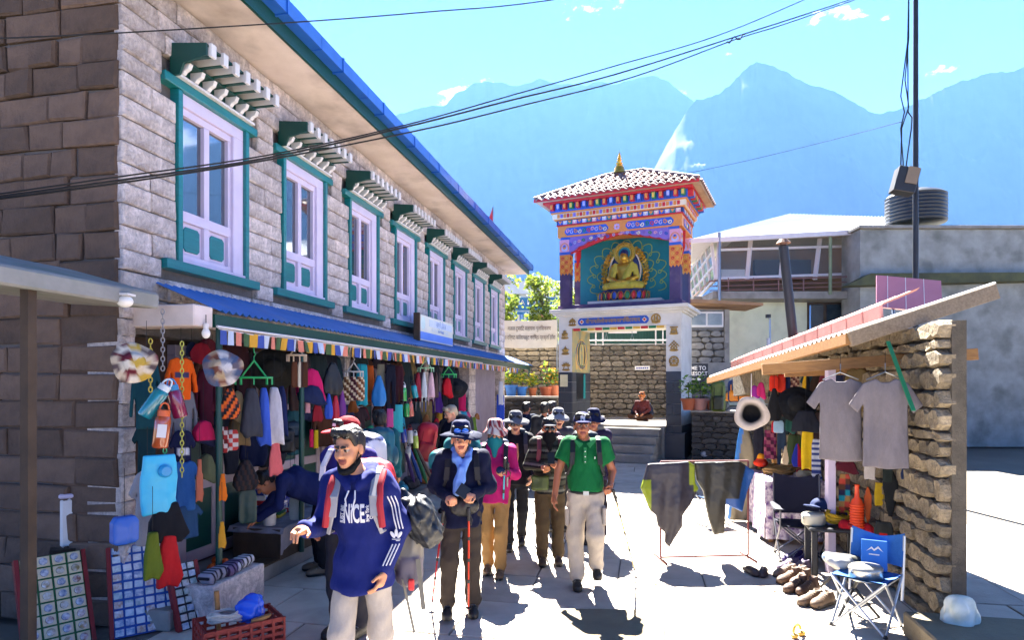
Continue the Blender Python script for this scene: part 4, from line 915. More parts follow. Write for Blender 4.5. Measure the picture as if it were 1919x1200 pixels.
# ------------------------------------------------------------------ trees behind
leaf_m = mat('tree_leaf', '#7a9a2a', .55, '#5d7d22', 2, .5, attr=True)
lnt = leaf_m.node_tree; lb_ = lnt.nodes['Principled BSDF']; tr = lnt.nodes.new('ShaderNodeBsdfTranslucent'); ms = lnt.nodes.new('ShaderNodeMixShader'); ms.inputs[0].default_value = .45
src = lb_.inputs['Base Color'].links[0].from_socket; lnt.links.new(src, tr.inputs['Color']); om = [n for n in lnt.nodes if n.type == 'OUTPUT_MATERIAL'][0]; lnt.links.new(lb_.outputs[0], ms.inputs[1]); lnt.links.new(tr.outputs[0], ms.inputs[2]); lnt.links.new(ms.outputs[0], om.inputs[0])
bark = mat('bark', '#5a4a3a', .9, '#42362a', 6, .8, .4)
def tree(loc, h, spread, n, cols, label, seed, size=.12, droop=.5):
    r = random.Random(seed); t = empty('tree', loc, 0, label, 'tree'); b = MB(); b.tube([(0, 0, -.5), (.05, 0, h * .3), (-.05, .05, h * .6), (0, 0, h * .9)], [.13, .1, .07, .02], 8); cen = []; rad = []
    for i in range(12):
        z = h * r.uniform(.35, 1); a = r.uniform(0, 6.28); rr = spread * r.uniform(.45, 1) * (1.15 - .5 * z / h); e = (math.cos(a) * rr, math.sin(a) * rr, z + r.uniform(-.1, .35)); b.tube([(0, 0, z * .75), (e[0] * .5, e[1] * .5, z * .95), e], [.045, .03, .01], 6)
        for k in range(3): cen.append((e[0] * (.55 + .3 * k) + r.uniform(-.35, .35), e[1] * (.55 + .3 * k), e[2] + r.uniform(-.35, .3))); q_ = spread * r.uniform(.28, .5); rad.append((q_, q_, q_ * .7))
    b.build('trunk', bark, t, smooth=True)
    v, f, c = leaf_cloud(n, cen, rad, size, cols, seed, .5, droop); link('crown', mesh('crown', v, f, leaf_m, False, None, c), t, kind='stuff')
YG = ['#8a9a3a', '#76882f', '#a0a848', '#667a2b', '#556a26']
tree(P(945, 720, 26), 4.3, 1.1, 1500, YG, 'bright yellow green tree beside the far corner of the stone lodge', 11)
tree(P(1022, 720, 27), 4.3, 1.2, 1700, YG, 'bright yellow green tree behind the cloth banner and shrine pillar', 12)
tree(P(1078, 720, 30), 5.6, 1.5, 1700, YG, 'yellow green tree seen through the upper shrine columns', 13)
tree(P(985, 720, 44), 6.6, 3.0, 3000, ['#4f6b30', '#67843a', '#3c5526'], 'darker green tree standing behind the distant white lodge', 14, .24)
tree(P(1050, 720, 50), 7.2, 3.2, 2600, ['#5f7a3a', '#748f45', '#48612d'], 'hazy green tree standing on the slope far behind the gateway', 15, .26)
# flowering shrubs over the retaining wall
for i, (px, py, Y) in enumerate(((952, 650, 24.2), (985, 648, 24.4), (1012, 650, 24.1))):
    v, f, c = leaf_cloud(700, [(0, 0, .1), (.3, .1, .25), (-.3, 0, .2)], [(.45, .3, .35)] * 3, .09, ['#c9b53a', '#a9b23a', '#d59a4a', '#8ea238'], 60 + i)
    t = empty('shrub', P(px, py, Y), 0, 'yellow leaved flowering shrub growing under the cloth banner', 'shrub', 'flowering shrubs under the banner'); link('foliage', mesh('foliage', v, f, leaf_m, False, None, c), t, kind='stuff')
    MB().tube([(0, 0, -.4), (0, 0, .2)], .02, 6).build('stem', bark, t)
# flower pots
def pot(loc, r, h, c, label, seed, n=160, bloom='#d8c23a', grp=None, tall=.5):
    t = empty('flower_pot', loc, 0, label, 'flower pot', grp); m = mat('pot_' + c, c, .7, None, 6, .6)
    MB().lathe([(r * .72, 0), (r * .95, h * .8), (r * 1.08, h * .8), (r * 1.08, h), (r * .9, h), (r * .85, h * .85), (0, h * .85)], 18).build('pot', m, t, smooth=True)
    v, f, c_ = leaf_cloud(n, [(0, 0, h + tall * .35), (r * .6, 0, h + tall * .5), (-r * .6, 0, h + tall * .45), (0, 0, h + tall * .75)], [(r * 1.0, r * 1.0, tall * .35)] * 4, .065, ['#4f7a2c', '#6f942f', '#86a83a', bloom, bloom], seed); link('plant', mesh('plant', v, f, leaf_m, False, None, c_), t, kind='stuff')
    MB().tube([(0, 0, h * .8), (.01, 0, h + tall * .7)], .012, 5).build('stem', bark, t)
pz = 1.69
for i, (px, r, h, c, lb) in enumerate(((958, .2, .36, '#3a6fb4', 'blue pot with yellow flowers on the dark wall by the lodge corner'), (978, .17, .3, '#3a78c4', 'smaller bright blue pot of yellow plants on the dark wall'), (998, .14, .26, '#b4643a', 'small orange clay pot on the dark wall by the awning post'), (1024, .22, .3, '#a8583a', 'wide clay pot with a tall yellow plant on the dark wall'), (1040, .2, .34, '#b86a4a', 'clay pot with orange flowers against the shrine pillar'))):
    p = P(px, 745, 20.75); p.z = pz; pot(p, r, h, c, lb, 70 + i, tall=.75 if i == 3 else .5, bloom='#d8a83a' if i > 2 else '#d8c83a')
for i, (px, r, h, c, lb) in enumerate(((1290, .18, .3, '#a0522f', 'clay pot with a bare twiggy plant on the wall by the resort sign'), (1312, .2, .3, '#a8766a', 'dull pink clay pot on the wall by the resort sign'), (1333, .15, .25, '#a8583a', 'small clay pot beside the olive backpack on the wall'))):
    p = P(px, 770, 16.6); p.z = 1.4; pot(p, r, h, c, lb, 80 + i, 90, '#5a7a3a', tall=.6)
# white freezer and poster inside the gateway
fz = empty('cabinet', Tp(2.75, 2.2, .92), TR, 'tall white cabinet on a stone block inside the shrine gateway', 'cabinet')
MB().bx(0, .62, 0, .5, 0, .34).build('block', stone_s, fz, bevel=.01); MB().bx(.05, .6, .02, .48, .341, 1.42).build('body', mat('cabinet_white', '#b9c9c6', .5), fz, bevel=.012); MB().bx(.09, .56, .005, .019, .42, 1.36).build('door', mat('cabinet_door', '#cad8d4', .4), fz, bevel=.006)
po = empty('poster', Tp(2.85, 2.95, 2.35), TR, 'small colourful landscape poster above the white cabinet', 'poster'); MB().bx(-.2, .6, 0, .015, 0, .4).build('sheet', mat('poster_print', '#5a6fc0', .6, '#c07ab0', 3, .9, stain=('#d8d8e8', 4, .7)), po)
pl = empty('paper_sign', Tp(1.55, 3.05, 2.55), TR, 'narrow white paper sign on the rubble wall inside the gateway', 'sign'); MB().bx(0, .5, 0, .01, 0, .13).build('paper', M('white_paint'), pl)
for i in range(6): MB().bx(.05 + i * .07, .1 + i * .07, -.004, -.001, .04, .085).build('lettering', mat('ink_blue', '#3a4a9a', .6), pl)
# resort sign
rs = empty('resort_sign', P(1282, 698, 19.7), R(-6), 'dark board lettered WELCOME TO RESORT with a white arrow', 'sign')
MB().bx(-.4, .72, 0, .04, -.32, .26).build('board', mat('board_dark', '#23252a', .6, '#303238', 5, .6), rs, bevel=.004)
for tx, z, al in (('WELCOME TO', .12, 'CENTER'), ('SHERPA RESORT', -.05, 'CENTER')):
    me = text_mesh(tx, .17, M('white_paint'), bold=.003); xs = [v.co.x for v in me.vertices]; k = (1.0 if tx[0] == 'W' else 1.08) / (max(xs) - min(xs)); o = link('lettering', me, rs); o.location = (.16, -.006, z); o.rotation_euler = (R(90), 0, 0); o.scale = (k, 1, 1)
MB().prism([(.0, -.235), (.4, -.235), (.4, -.27), (.56, -.22), (.4, -.17), (.4, -.205), (.0, -.205)], -.008, -.001).build('arrow', M('white_paint'), rs)
MB().tube([(.2, .06, -1.2), (.2, .06, .2)], .03, 8).build('post', M('steel'), rs)
# ------------------------------------------------------------------ cream house with glazed balcony and white roof
YB = 23.0
ch = empty('cream_house', (0, YB, 0), 0, 'cream two-storey house with slanted glazed balcony and white metal roof', 'building')
cream = mat('cream_wall', '#d3d2b4', .8, '#c0bf9f', 1.2, .7, .08, 20, stain=('#8f8c74', 1.4, .35)); frame_w = mat('frame_white', '#cfc9cc', .5, '#b8b2b6', 5, .5)
def bx_(px0, px1, py0, py1, y0, y1, name, m, par=ch, bevel=0):
    a = P(px0, py1, YB + y0); c = P(px1, py0, YB + y0); return MB().bx(a.x, c.x, y0, y1, a.z, c.z).build(name, m, par, bevel=bevel)
bx_(1358, 1760, 556, 760, 0, 5, 'wall', cream)
bx_(1300, 1357, 556, 760, .2, 4, 'side_wall', mat('grey_wall', '#8d8a84', .85, '#75726c', 2, .7, .2))
bx_(1336, 1640, 546, 560, -1.0, 4.0, 'balcony_slab', M('concrete'), bevel=.01)
wn = bx_(1513, 1580, 567, 650, -.03, .0, 'window', M('wood_dark'))
for a, e in ((1517, 1543), (1549, 1576)): bx_(a, e, 571, 646, -.045, -.031, 'pane', M('glass'), wn)
# room behind the glazing
bx_(1350, 1612, 455, 545, 1.2, 1.4, 'room_wall', mat('room_brown', '#7a5d48', .85, '#5d4637', 1, .7)); bx_(1352, 1612, 436, 446, -.2, 3.4, 'ceiling', mat('ceil_grey', '#9a938c', .8))
bx_(1415, 1520, 487, 523, .9, 1.1, 'dark_bench', mat('bench_navy', '#161c2c', .7)); bx_(1352, 1396, 505, 521, .8, 1.0, 'pale_panel', M('white_paint'))
gz = empty('glazed_front'); gz.parent = ch
for k, px in enumerate((1346, 1404, 1467, 1531, 1592)):
    a = P(px - 4, 524, YB - .35); c = P(px + 4 + (3 if k > 2 else 0), 436, YB - .05); a.y -= YB; c.y -= YB; MB().bar(a, c, .13, .09).build('mullion', frame_w, gz)
for py, y in ((470, -.16), (440, -.06), (523, -.34)):
    a = P(1344, py - 1, YB + y); c = P(1612, py - 9 if py < 500 else py - 10, YB + y); a.y -= YB; c.y -= YB; MB().bar(a, c, .09, .08).build('transom', frame_w, gz)
gl_ = mat('thin_glass', '#9fb4c0', .03, alpha=.16, spec=.8)
a, c_ = P(1346, 522, YB - .3), P(1610, 440, YB - .03); MB().add([(a.x, a.y - YB, a.z), (c_.x, a.y - YB, a.z), (c_.x, c_.y - YB, c_.z), (a.x, c_.y - YB, c_.z)], [(0, 1, 2, 3)]).build('pane', gl_, gz)
sg_ = empty('glazed_side'); sg_.parent = ch
def SD(u, v):   # slanted end bay: u runs back, v up
    lo_ = P(1341, 524, YB - .3).lerp(P(1300, 566, YB + 4.5), u); hi_ = P(1333, 452, YB - .1).lerp(P(1291, 512, YB + 4.5), u); p = lo_.lerp(hi_, v); return Vector((p.x, p.y - YB, p.z))
for u in np.linspace(0, 1, 6): MB().bar(SD(u, 0), SD(u, 1), .1, .08).build('mullion', frame_w, sg_)
for v in (0, .35, .7, 1): MB().bar(SD(0, v), SD(1, v), .09, .08).build('transom', frame_w, sg_)
for i in range(5):
    u0, u1 = i / 5 + .02, (i + 1) / 5 - .02; MB().add([SD(u0, .02), SD(u1, .02), SD(u1, .98), SD(u0, .98)], [(0, 1, 2, 3)]).build('pane', mat('grey_glass', '#6a747a', .08, '#8a949a', 2, .6, spec=.8), sg_)
# roof
e0, e1, e2, e3 = P(1297, 448, YB - 1.0), P(1665, 428, YB - 1.2), P(1700, 405, YB + 5), P(1291, 500, YB + 5.5); r0, r1 = P(1480, 401, YB + 2.6), P(1670, 407, YB + 2.6)
for q in (e0, e1, e2, e3, r0, r1): q.y -= YB
rt = mat('roof_white', '#d4d8da', .4, '#bfc5c8', 2, .6, .03, 10); b = MB()
def roof_quad(a, b_, c, d, n): b.sheet(lambda u, v: tuple((a.lerp(b_, u)).lerp(d.lerp(c, u), v) + Vector((0, 0, .025 * math.sin(u * n * 6.28)))), n * 4, 1)
roof_quad(e0, e1, r1, r0, 30); roof_quad(e0, r0, r0, e3, 14); b.build('roof', rt, ch, fix=False)
MB().bar(e0 + Vector((0, 0, -.08)), e1 + Vector((0, 0, -.08)), .14, .16).build('gutter', frame_w, ch); MB().bar(e0 + Vector((0, 0, -.08)), e3 + Vector((0, 0, -.08)), .12, .14).build('gutter', frame_w, ch)
MB().add([e0 + Vector((.1, .1, -.15)), e1 + Vector((0, .1, -.15)), e2 + Vector((0, 0, -.15)), e3 + Vector((.1, 0, -.15))], [(0, 1, 2, 3)]).build('eave_lining', frame_w, ch)
# balcony railing, columns, downpipe
rl = empty('balcony_railing'); rl.parent = ch; brown = mat('rail_brown', '#7d5a55', .5, '#6a4a46', 5, .5)
for py in (523, 533, 541): a, c_ = P(1330, py + 4, YB - .95), P(1612, py - 5, YB - .95); a.y -= YB; c_.y -= YB; MB().tube([a, c_], .03 if py < 530 else .018, 6).build('rail', brown, rl)
a, c_ = P(1330, 527, YB - .95), P(1296, 560, YB + 4); a.y -= YB; c_.y -= YB; MB().tube([a, c_], .03, 6).build('rail', brown, rl)
for px in (1365, 1412, 1459, 1506, 1555, 1600): a, c_ = P(px, 550, YB - .95), P(px, 521, YB - .95); a.y -= YB; c_.y -= YB; MB().tube([a, c_], .022, 6).build('post', brown, rl)
for px, m_ in ((1348, M('steel')), (1556, mat('mossy_pipe', '#7d8a6a', .6, '#5d6a52', 4, .7))):
    a, c_ = P(px, 566 if px < 1400 else 552, YB - 1.05), P(px, 436, YB - 1.05); a.y -= YB; c_.y -= YB; MB().tube([a, c_], .055, 10).build('column', m_, ch, smooth=True)
pts = [P(*q, YB - .1) for q in ((1560, 552), (1563, 560), (1600, 560), (1603, 566), (1603, 600))]
for q in pts: q.y -= YB
MB().tube(pts, .06, 8).build('downpipe', M('steel'), ch, smooth=True)
lp_ = empty('wall_lamp', P(1443, 700, 21), 0, 'thin grey lamp post with a small box beside the cream house', 'lamp'); MB().tube([(0, 0, 0), (0, 0, 1.75), (-.05, 0, 1.85)], .03, 8).build('post', M('steel'), lp_); MB().bx(-.13, .0, -.08, .05, 1.82, 1.93).build('lamp_head', M('black_metal'), lp_); MB().bx(-.11, -.035, -.1, .0, .8, 1.15).build('box', frame_w, lp_)
# little annexe between gateway and cream house
an = rubble_wall('annexe', xy(1290, 20.0), xy(1366, 20.0), .0, 3.8, .4, mat('grey_rubble', '#85827d', .9, '#5f5c58', 5, .8, .8, 18, rnd=.3), M('rubble_mortar'), 'small grey stone annexe with a white window under a plank roof', (.25, .5), (.14, .24), 120, 6, 'building', False, 1.3)
Wn = 2.4 * 1.0; aw_ = (1366 - 1290) * 20 / 1200
w = MB().bx(.05, aw_ * .86, -.03, .05, 3.86, 4.34).build('window', M('white_paint'), an)
for a, e in ((.1, aw_ * .42), (aw_ * .47, aw_ * .82)): MB().bx(a, e, -.045, -.031, 3.92, 4.28).build('pane', mat('frost_glass', '#8f9694', .15, '#5a6264', 2, .8), w)
MB().bx(.0, aw_, .06, .4, 3.79, 4.42).build('wall', M('concrete'), an); MB().bx(aw_ * .88, aw_ * 1.0, -.06, .06, 2.0, 4.4).build('pier', M('concrete'), an)
MB().prism([(-.3, 4.56), (aw_ + .8, 4.45), (aw_ + .8, 4.53), (-.3, 4.66)], -.7, .8).build('plank_roof', mat('plank_tan', '#a07c5a', .75, '#80604a', 3, .8, .2), an)
MB().bx(-.1, aw_ + .1, -.09, -.055, 2.35, 2.75).build('ledge', M('concrete'), an)
# concrete block with black water tank, at the frame's edge
cb = empty('concrete_block_house', (0, 21.2, 0), 0, 'bare grey concrete upper storey beside the cream house', 'building')
a, c_ = P(1612, 520, 21.2), P(2100, 430, 21.2); MB().bx(a.x, c_.x, 0, 1.2, 0, c_.z).build('wall', mat('stucco_grey', '#9a9a94', .85, '#74746e', 1.6, .8, .25, 14, stain=('#4f5048', 1.2, .6)), cb)
MB().bx(a.x - .12, c_.x, -.18, 1.3, c_.z + .001, c_.z + .1).build('slab_edge', M('concrete'), cb, bevel=.012)
MB().prism([(a.x - .7, a.z - .35), (c_.x, a.z - .1), (c_.x, a.z + .1), (a.x + .1, a.z + .05)], -.5, -.001).build('mossy_ledge', mat('mossy', '#55573a', .9, '#3a3c30', 3, .8, .5), cb)
wt = empty('water_tank', P(1716, 421, 21.7), 0, 'black ribbed plastic water tank on the concrete roof', 'tank')
prof = [(.84, 0)] + [(.9 + .025 * (i % 2), .06 * i + .02) for i in range(16)] + [(.8, 1.02), (.5, 1.12), (.2, 1.16), (.19, 1.22), (0, 1.22)]
MB().lathe(prof, 28).build('barrel', mat('tank_black', '#1d232b', .45, '#28303a', 4, .6), wt, smooth=True)
# utility pole, speaker box, cables
up = empty('utility_pole', P(1716, 720, 12) * 1.0, 0, 'dark utility pole with hanging cables at the street edge', 'pole'); up.location.z = 0
MB().tube([(0, 0, 0), (0, 0, 11)], [.055, .04], 10).build('mast', M('black_metal'), up, smooth=True)
for k, px in enumerate((1700, 1692, 1706)):
    pts = [P(1703, -10, 11.9), P(1703 - k, 70, 11.9), P(px - 4, 150 + 30 * k, 11.9), P(px + 3, 200 + 10 * k, 11.9), P(px - 10 + 6 * k, 240, 11.9), P(1688 + 5 * k, 312, 11.9)]; MB().tube([p - up.location for p in pts], .012, 6).build('hanging_cable', M('wire_black'), up)
sp = empty('loudspeaker', P(1695, 340, 11.8), R(-12), 'black loudspeaker box tilted on the utility pole', 'speaker')
MB().box((0, 0, 0), (.36, .3, .46), Matrix.Rotation(R(14), 3, 'Y')).build('cabinet', M('black_metal'), sp, bevel=.012); MB().box((.08, -.16, .06), (.2, .02, .3), Matrix.Rotation(R(14), 3, 'Y')).build('grille', mat('grille_tan', '#7a6a58', .7), sp)
def cable(pts, r, label, m='wire_black'):
    P3 = [P(*q) for q in pts]; out = []
    for i in range(len(P3) - 1):   # smooth through the points
        p0, p1, p2, p3 = P3[max(0, i-1)], P3[i], P3[i+1], P3[min(len(P3)-1, i+2)]
        for u in np.linspace(0, 1, 7)[:-1]: out.append(.5 * ((2*p1) + (p2-p0)*u + (2*p0-5*p1+4*p2-p3)*u*u + (3*p1-p0-3*p2+p3)*u**3))
    out.append(P3[-1]); MB().tube(out, r, 6).build('cable', M(m), None, smooth=True, label=label, cat='cable')
cable([(-60, 372, 4.4), (210, 333, 4.7), (500, 291, 5.2), (760, 234, 5.8), (960, 178, 6.4), (1150, 124, 7.1), (1340, 68, 8), (1505, 0, 9), (1720, -95, 11.9)], .006, 'thin black overhead cable crossing high over the street, uppermost of three')
cable([(-60, 376, 4.4), (210, 340, 4.7), (500, 296, 5.2), (760, 238, 5.8), (960, 187, 6.4), (1150, 140, 7.1), (1380, 68, 8.2), (1590, 0, 9.6), (1720, -45, 11.9)], .008, 'thick black overhead cable crossing the street between two thinner ones')
cable([(-60, 380, 4.45), (210, 345, 4.75), (500, 300, 5.25), (790, 243, 5.85), (980, 197, 6.45), (1190, 143, 7.15), (1380, 73, 8.2), (1470, 45, 8.8), (1600, 0, 9.7), (1720, -40, 11.9)], .007, 'black overhead cable with a knotted splice, lowest of three')
cable([(-60, 74, 4.3), (210, 62, 4.6), (570, 40, 5.2), (800, 22, 5.6), (1030, 0, 6.2), (1400, -60, 8)], .005, 'single thin black wire crossing in front of the lodge eave')
cable([(1240, 335, 16), (1400, 301, 14.5), (1560, 262, 13.2), (1690, 228, 12.2)], .005, 'faint thin wire running from the shrine roof to the utility pole')
sp_ = [P(1362 + 5 * i, 77 - 1.5 * i + 5 * math.sin(i * 1.7), 8.15) for i in range(8)]; MB().tube(sp_, .009, 6).build('cable_knot', M('wire_black'), None, label='small tangled knot on the lowest overhead cable', cat='cable knot')
# red pennant on a pole behind the lodge roof
fp = empty('red_flag', P(918, 470, 24), 0, 'small red pennant on a pole above the lodge roof edge', 'flag'); MB().tube([(.12, 0, -2), (.12, 0, 1.65)], .02, 6).build('pole', M('steel'), fp); MB().prism([(.1, 1.6), (.11, .9), (-.12, .95)], -.01, .01).build('cloth', PT['red'], fp)
# ------------------------------------------------------------------ hanging goods: shapes in unit size (x -.5 .. .5, z 0 .. -1)
SHP = {
 'tee': [(-.13, -.01), (-.06, -.05), (.06, -.05), (.13, -.01), (.3, -.06), (.5, -.30), (.37, -.39), (.29, -.28), (.31, -.98), (.0, -1), (-.31, -.98), (-.29, -.28), (-.37, -.39), (-.5, -.30), (-.3, -.06)],
 'long': [(-.12, 0), (0, -.05), (.12, 0), (.32, -.07), (.44, -.4), (.5, -.82), (.39, -.84), (.32, -.45), (.29, -.3), (.3, -1), (-.3, -1), (-.29, -.3), (-.32, -.45), (-.39, -.84), (-.5, -.82), (-.44, -.4), (-.32, -.07)],
 'trousers': [(-.42, 0), (.42, 0), (.5, -.3), (.44, -1), (.1, -1), (.02, -.36), (-.08, -1), (-.44, -1), (-.5, -.3)],
 'shorts': [(-.36, 0), (.36, 0), (.5, -.95), (.08, -1), (.0, -.5), (-.08, -1), (-.5, -.95)],
 'sack': [(-.12, 0), (.12, 0), (.28, -.25), (.45, -.55), (.5, -.8), (.34, -1), (-.34, -1), (-.5, -.8), (-.45, -.55), (-.28, -.25)],
 'cloth': [(-.42, 0), (.4, -.01), (.47, -.4), (.42, -.75), (.5, -.97), (.2, -1), (-.1, -.96), (-.46, -1), (-.5, -.5)],
 'drape': [(-.2, 0), (.22, 0), (.34, -.4), (.5, -.8), (.3, -1), (-.05, -.93), (-.42, -.98), (-.38, -.45)],
 'cap': [(-.35, -.75), (-.38, -.4), (-.2, -.08), (.0, 0), (.22, -.08), (.36, -.4), (.4, -.66), (.5, -.92), (.3, -1), (.0, -.86)],
 'sunhat': [(-.2, 0), (.15, 0), (.32, -.2), (.42, -.6), (.5, -1), (.1, -.95), (-.25, -1), (-.5, -.85), (-.38, -.4)],
 'pouch': [(-.36, 0), (.36, 0), (.5, -.2), (.5, -.9), (.36, -1), (-.36, -1), (-.5, -.9), (-.5, -.2)],
 'beanie': [(-.12, 0), (.12, 0), (.3, -.18), (.4, -.42), (.46, -.6), (.34, -.62), (.28, -.98), (.2, -.98), (.22, -.62), (-.22, -.62), (-.2, -.98), (-.28, -.98), (-.34, -.62), (-.46, -.6), (-.4, -.42), (-.3, -.18)],
 'umbrella': [(-.15, 0), (.15, 0), (.3, -.12), (.5, -.3), (.3, -.8), (.12, -1), (-.12, -1), (-.3, -.8), (-.5, -.3), (-.3, -.12)],
}
cloth_m = mat('cloth', '#888888', .85, None, 9, .6, .55, 13, attr=True, spec=.2, bd=.035, stretch=(1, 1, .4), vein=(.06, 60), bdet=1.2)
shell_m = mat('nylon', '#888888', .45, None, 7, .3, .35, 9, attr=True, spec=.4, bd=.04, bdet=1.0)
def cfun(c, pat=None, c2=None, w=1, h=1, seed=0):
    A = np.array(lin(c)); B = np.array(lin(c2)) if c2 else A; rr = random.Random(seed)
    cols = [lin(x) for x in pat[1]] if isinstance(pat, tuple) else None
    def f(x, z, y):
        if pat is None: return A
        if pat == 'hem': return B if z < -h * .72 else A
        if pat == 'top': return B if z > -h * .25 else A
        if pat == 'stripe': return B if int((z + 9) / .035) % 2 else A
        if pat == 'vstripe': return B if int((x + 9) / .03) % 2 else A
        if pat == 'half': return B if x > 0 else A
        if pat == 'tag': return B if (abs(x) < w * .2 and -h * .5 < z < -h * .35) else A
        if cols is not None:
            k = int((x + 9) / pat[2]) * 7 + int((z + 9) / pat[3]) * 13; return cols[k % len(cols)]
        return A
    return f
NW = [0]
def ware(name, kind, loc, w, h, c, label, cat, rz=0.0, pat=None, c2=None, t=None, fold=.012, m=None, par=None, group=None, hs=None, tilt=0):
    NW[0] += 1; poly = [(x * w, z * h) for x, z in SHP[kind]]
    hv = hs or max(.008, min(.016, max(w, h) / 30))
    me = garment(name, poly, m or cloth_m, t or max(.012, min(.05, w * .12)), fold * min(1, w / .3), 6 / max(.15, w) , hv, NW[0], cfun(c, pat, c2, w, h))
    o = link(name, me, par, label=label if par is None else None, cat=cat if par is None else None, group=group); o.location = loc; o.rotation_euler = (0, tilt, rz); return o
def hook(o, top, r=.0022, m='wire_black'):   # thin cord that holds a thing up
    MB().tube([(0, 0, 0), (0, 0, top)], r, 5).build('hook', M(m), o)
# face the goods towards the street crossing
def LH(name, kind, x0, x1, y0, y1, s, c, label, cat, turn=None, **k):
    p = LWp((x0 + x1) / 2, y0, s); Yd = p.y; face = math.atan(-p.x / p.y); rz = face + (turn if turn is not None else random.uniform(.0, .5))
    o = ware(name, kind, p, (x1 - x0) * Yd / FPX / max(.6, math.cos(rz - face)), (y1 - y0) * Yd / FPX, c, label, cat, rz, **k)
    if k.get('par') is None: hook(o, min(2.58, p.z + .35) - p.z if p.z < 2.5 else .05)
    return o
def face_of(p): return math.atan(-p.x / p.y)
def disc_hat(loc, r, rz, cols, label, tilt=R(80), crown=.45, group=None, roll=0.0, fur=None, m=None):
    """brimmed hat hung up with its crown towards (crown>0) or away from the street; patches of colour"""
    b = MB(); n = 36; cr = r * crown; prof = [(0, .42), (.5 * crown, .41), (.85 * crown, .33), (crown, .1), (crown * 1.03, 0), (.75, -.03), (1, -.06), (1, -.075), (.75, -.045), (crown, -.02), (crown * .93, .08), (.8 * crown, .28), (0, .38)]
    vs = []; 
    for rr, z in prof:
        for j in range(n):
            a = 2 * math.pi * j / n; wob = 1 + (.05 * math.sin(3 * a + 1) + .03 * math.sin(5 * a)) * rr
            vs.append((r * rr * math.cos(a) * wob, r * rr * math.sin(a) * wob, r * (z + .1 * rr * rr * math.sin(2 * a + 1))))
    f = [(i*n + j, i*n + (j+1) % n, (i+1)*n + (j+1) % n, (i+1)*n + j) for i in range(len(prof) - 1) for j in range(n)]
    me = mesh('sun_hat', vs, f, m or cloth_m, True); cc = [lin(c) for c in cols]
    def col(x, y, z):
        rad = math.hypot(x, y) / r; a = math.atan2(y, x)
        if len(cc) == 1: return cc[0]
        if fur: return cc[1] if rad < .52 else cc[0]
        return cc[(int((x * .9 + .3 * y + 9) / .075) * 5 + int((y - .25 * x + 9.03) / .062) * 3) % len(cc)]
    setcol(me, col); o = link('sun_hat', me, label=label, cat='hat', group=group); o.location = loc; o.rotation_euler = (tilt, roll, rz); return o
def bottle(loc, h, r, c, cap, label, tilt=(0, 0), rz=0, group=None, lab=None):
    t = empty('water_bottle', loc, 0, label, 'bottle', group); t.rotation_euler = (tilt[0], tilt[1], rz)
    MB().lathe([(r * .86, -h), (r, -h * .96), (r, -h * .3), (r * .92, -h * .2), (r * .7, -h * .16), (r * .7, -h * .12), (0, -h * .12)], 20).build('body', mat('bottle_' + c, c, .12, None, 4, .3, spec=.6, coat=.5), t, smooth=True)
    MB().lathe([(r * .78, -h * .18), (r * .78, -h * .02), (r * .6, 0), (0, 0)], 18).build('cap', mat('cap_' + cap, cap, .4), t, smooth=True); MB().tube([Vector((r * .55 * math.cos(a), 0, r * .9 * math.sin(a))) for a in np.linspace(0, math.pi, 9)], r * .12, 6).build('loop', mat('cap_' + cap, cap, .4), t)
    if lab: MB().bx(-r * .55, r * .55, -r - .004, -r * .8, -h * .72, -h * .38).build('label', M('white_paint'), t)
    return t
def chain(p_top, length, c, label, link_l=.045, r=.005):
    t = empty('hanging_chain', p_top, 0, label, 'chain'); n = int(length / (link_l * .82)); b = MB(); b.tube([Vector((link_l * .28 * math.cos(a), 0, link_l * .5 * math.sin(a))) for a in np.linspace(0, 6.283, 13)], r, 5, caps=False); me = mesh('chain_link', b.v, b.f, mat('chain_' + c, c, .4), True)
    for i in range(n): o = link('chain_link', me, t); o.location = (0, 0, -i * link_l * .82); o.rotation_euler = (0, 0, (i % 2) * math.pi / 2 + .5)
def clip_hanger(p, w, c, label, clips=8):
    t = empty('clip_hanger', p, face_of(p), label, 'hanger'); m = mat('plastic_' + c, c, .4); d = w * .42
    MB().tube([Vector((w / 2 * math.cos(a), d / 2 * math.sin(a), 0)) for a in np.linspace(0, 6.283, 25)], .011, 6, caps=False).build('ring', m, t); MB().tube([(-w / 2, 0, 0), (w / 2, 0, 0)], .009, 6).build('bar', m, t)
    for k in (-1, 1): MB().tube([(k * w * .35, 0, 0), (0, 0, w * .5)], .009, 6).build('arm', m, t)
    MB().tube([(0, 0, w * .5), (0, 0, w * .62), (.015, 0, w * .68), (0, 0, w * .74), (0, 0, min(2.55 - p.z, w * 1.3))], .005, 5).build('hook', m, t)
    for k in range(clips): a = 2 * math.pi * k / clips; MB().bx(-.008, .008, -.006, .006, -.06, 0).build('clip', m, t, loc=(w / 2 * math.cos(a), d / 2 * math.sin(a), -.01), rot=a)
    return t
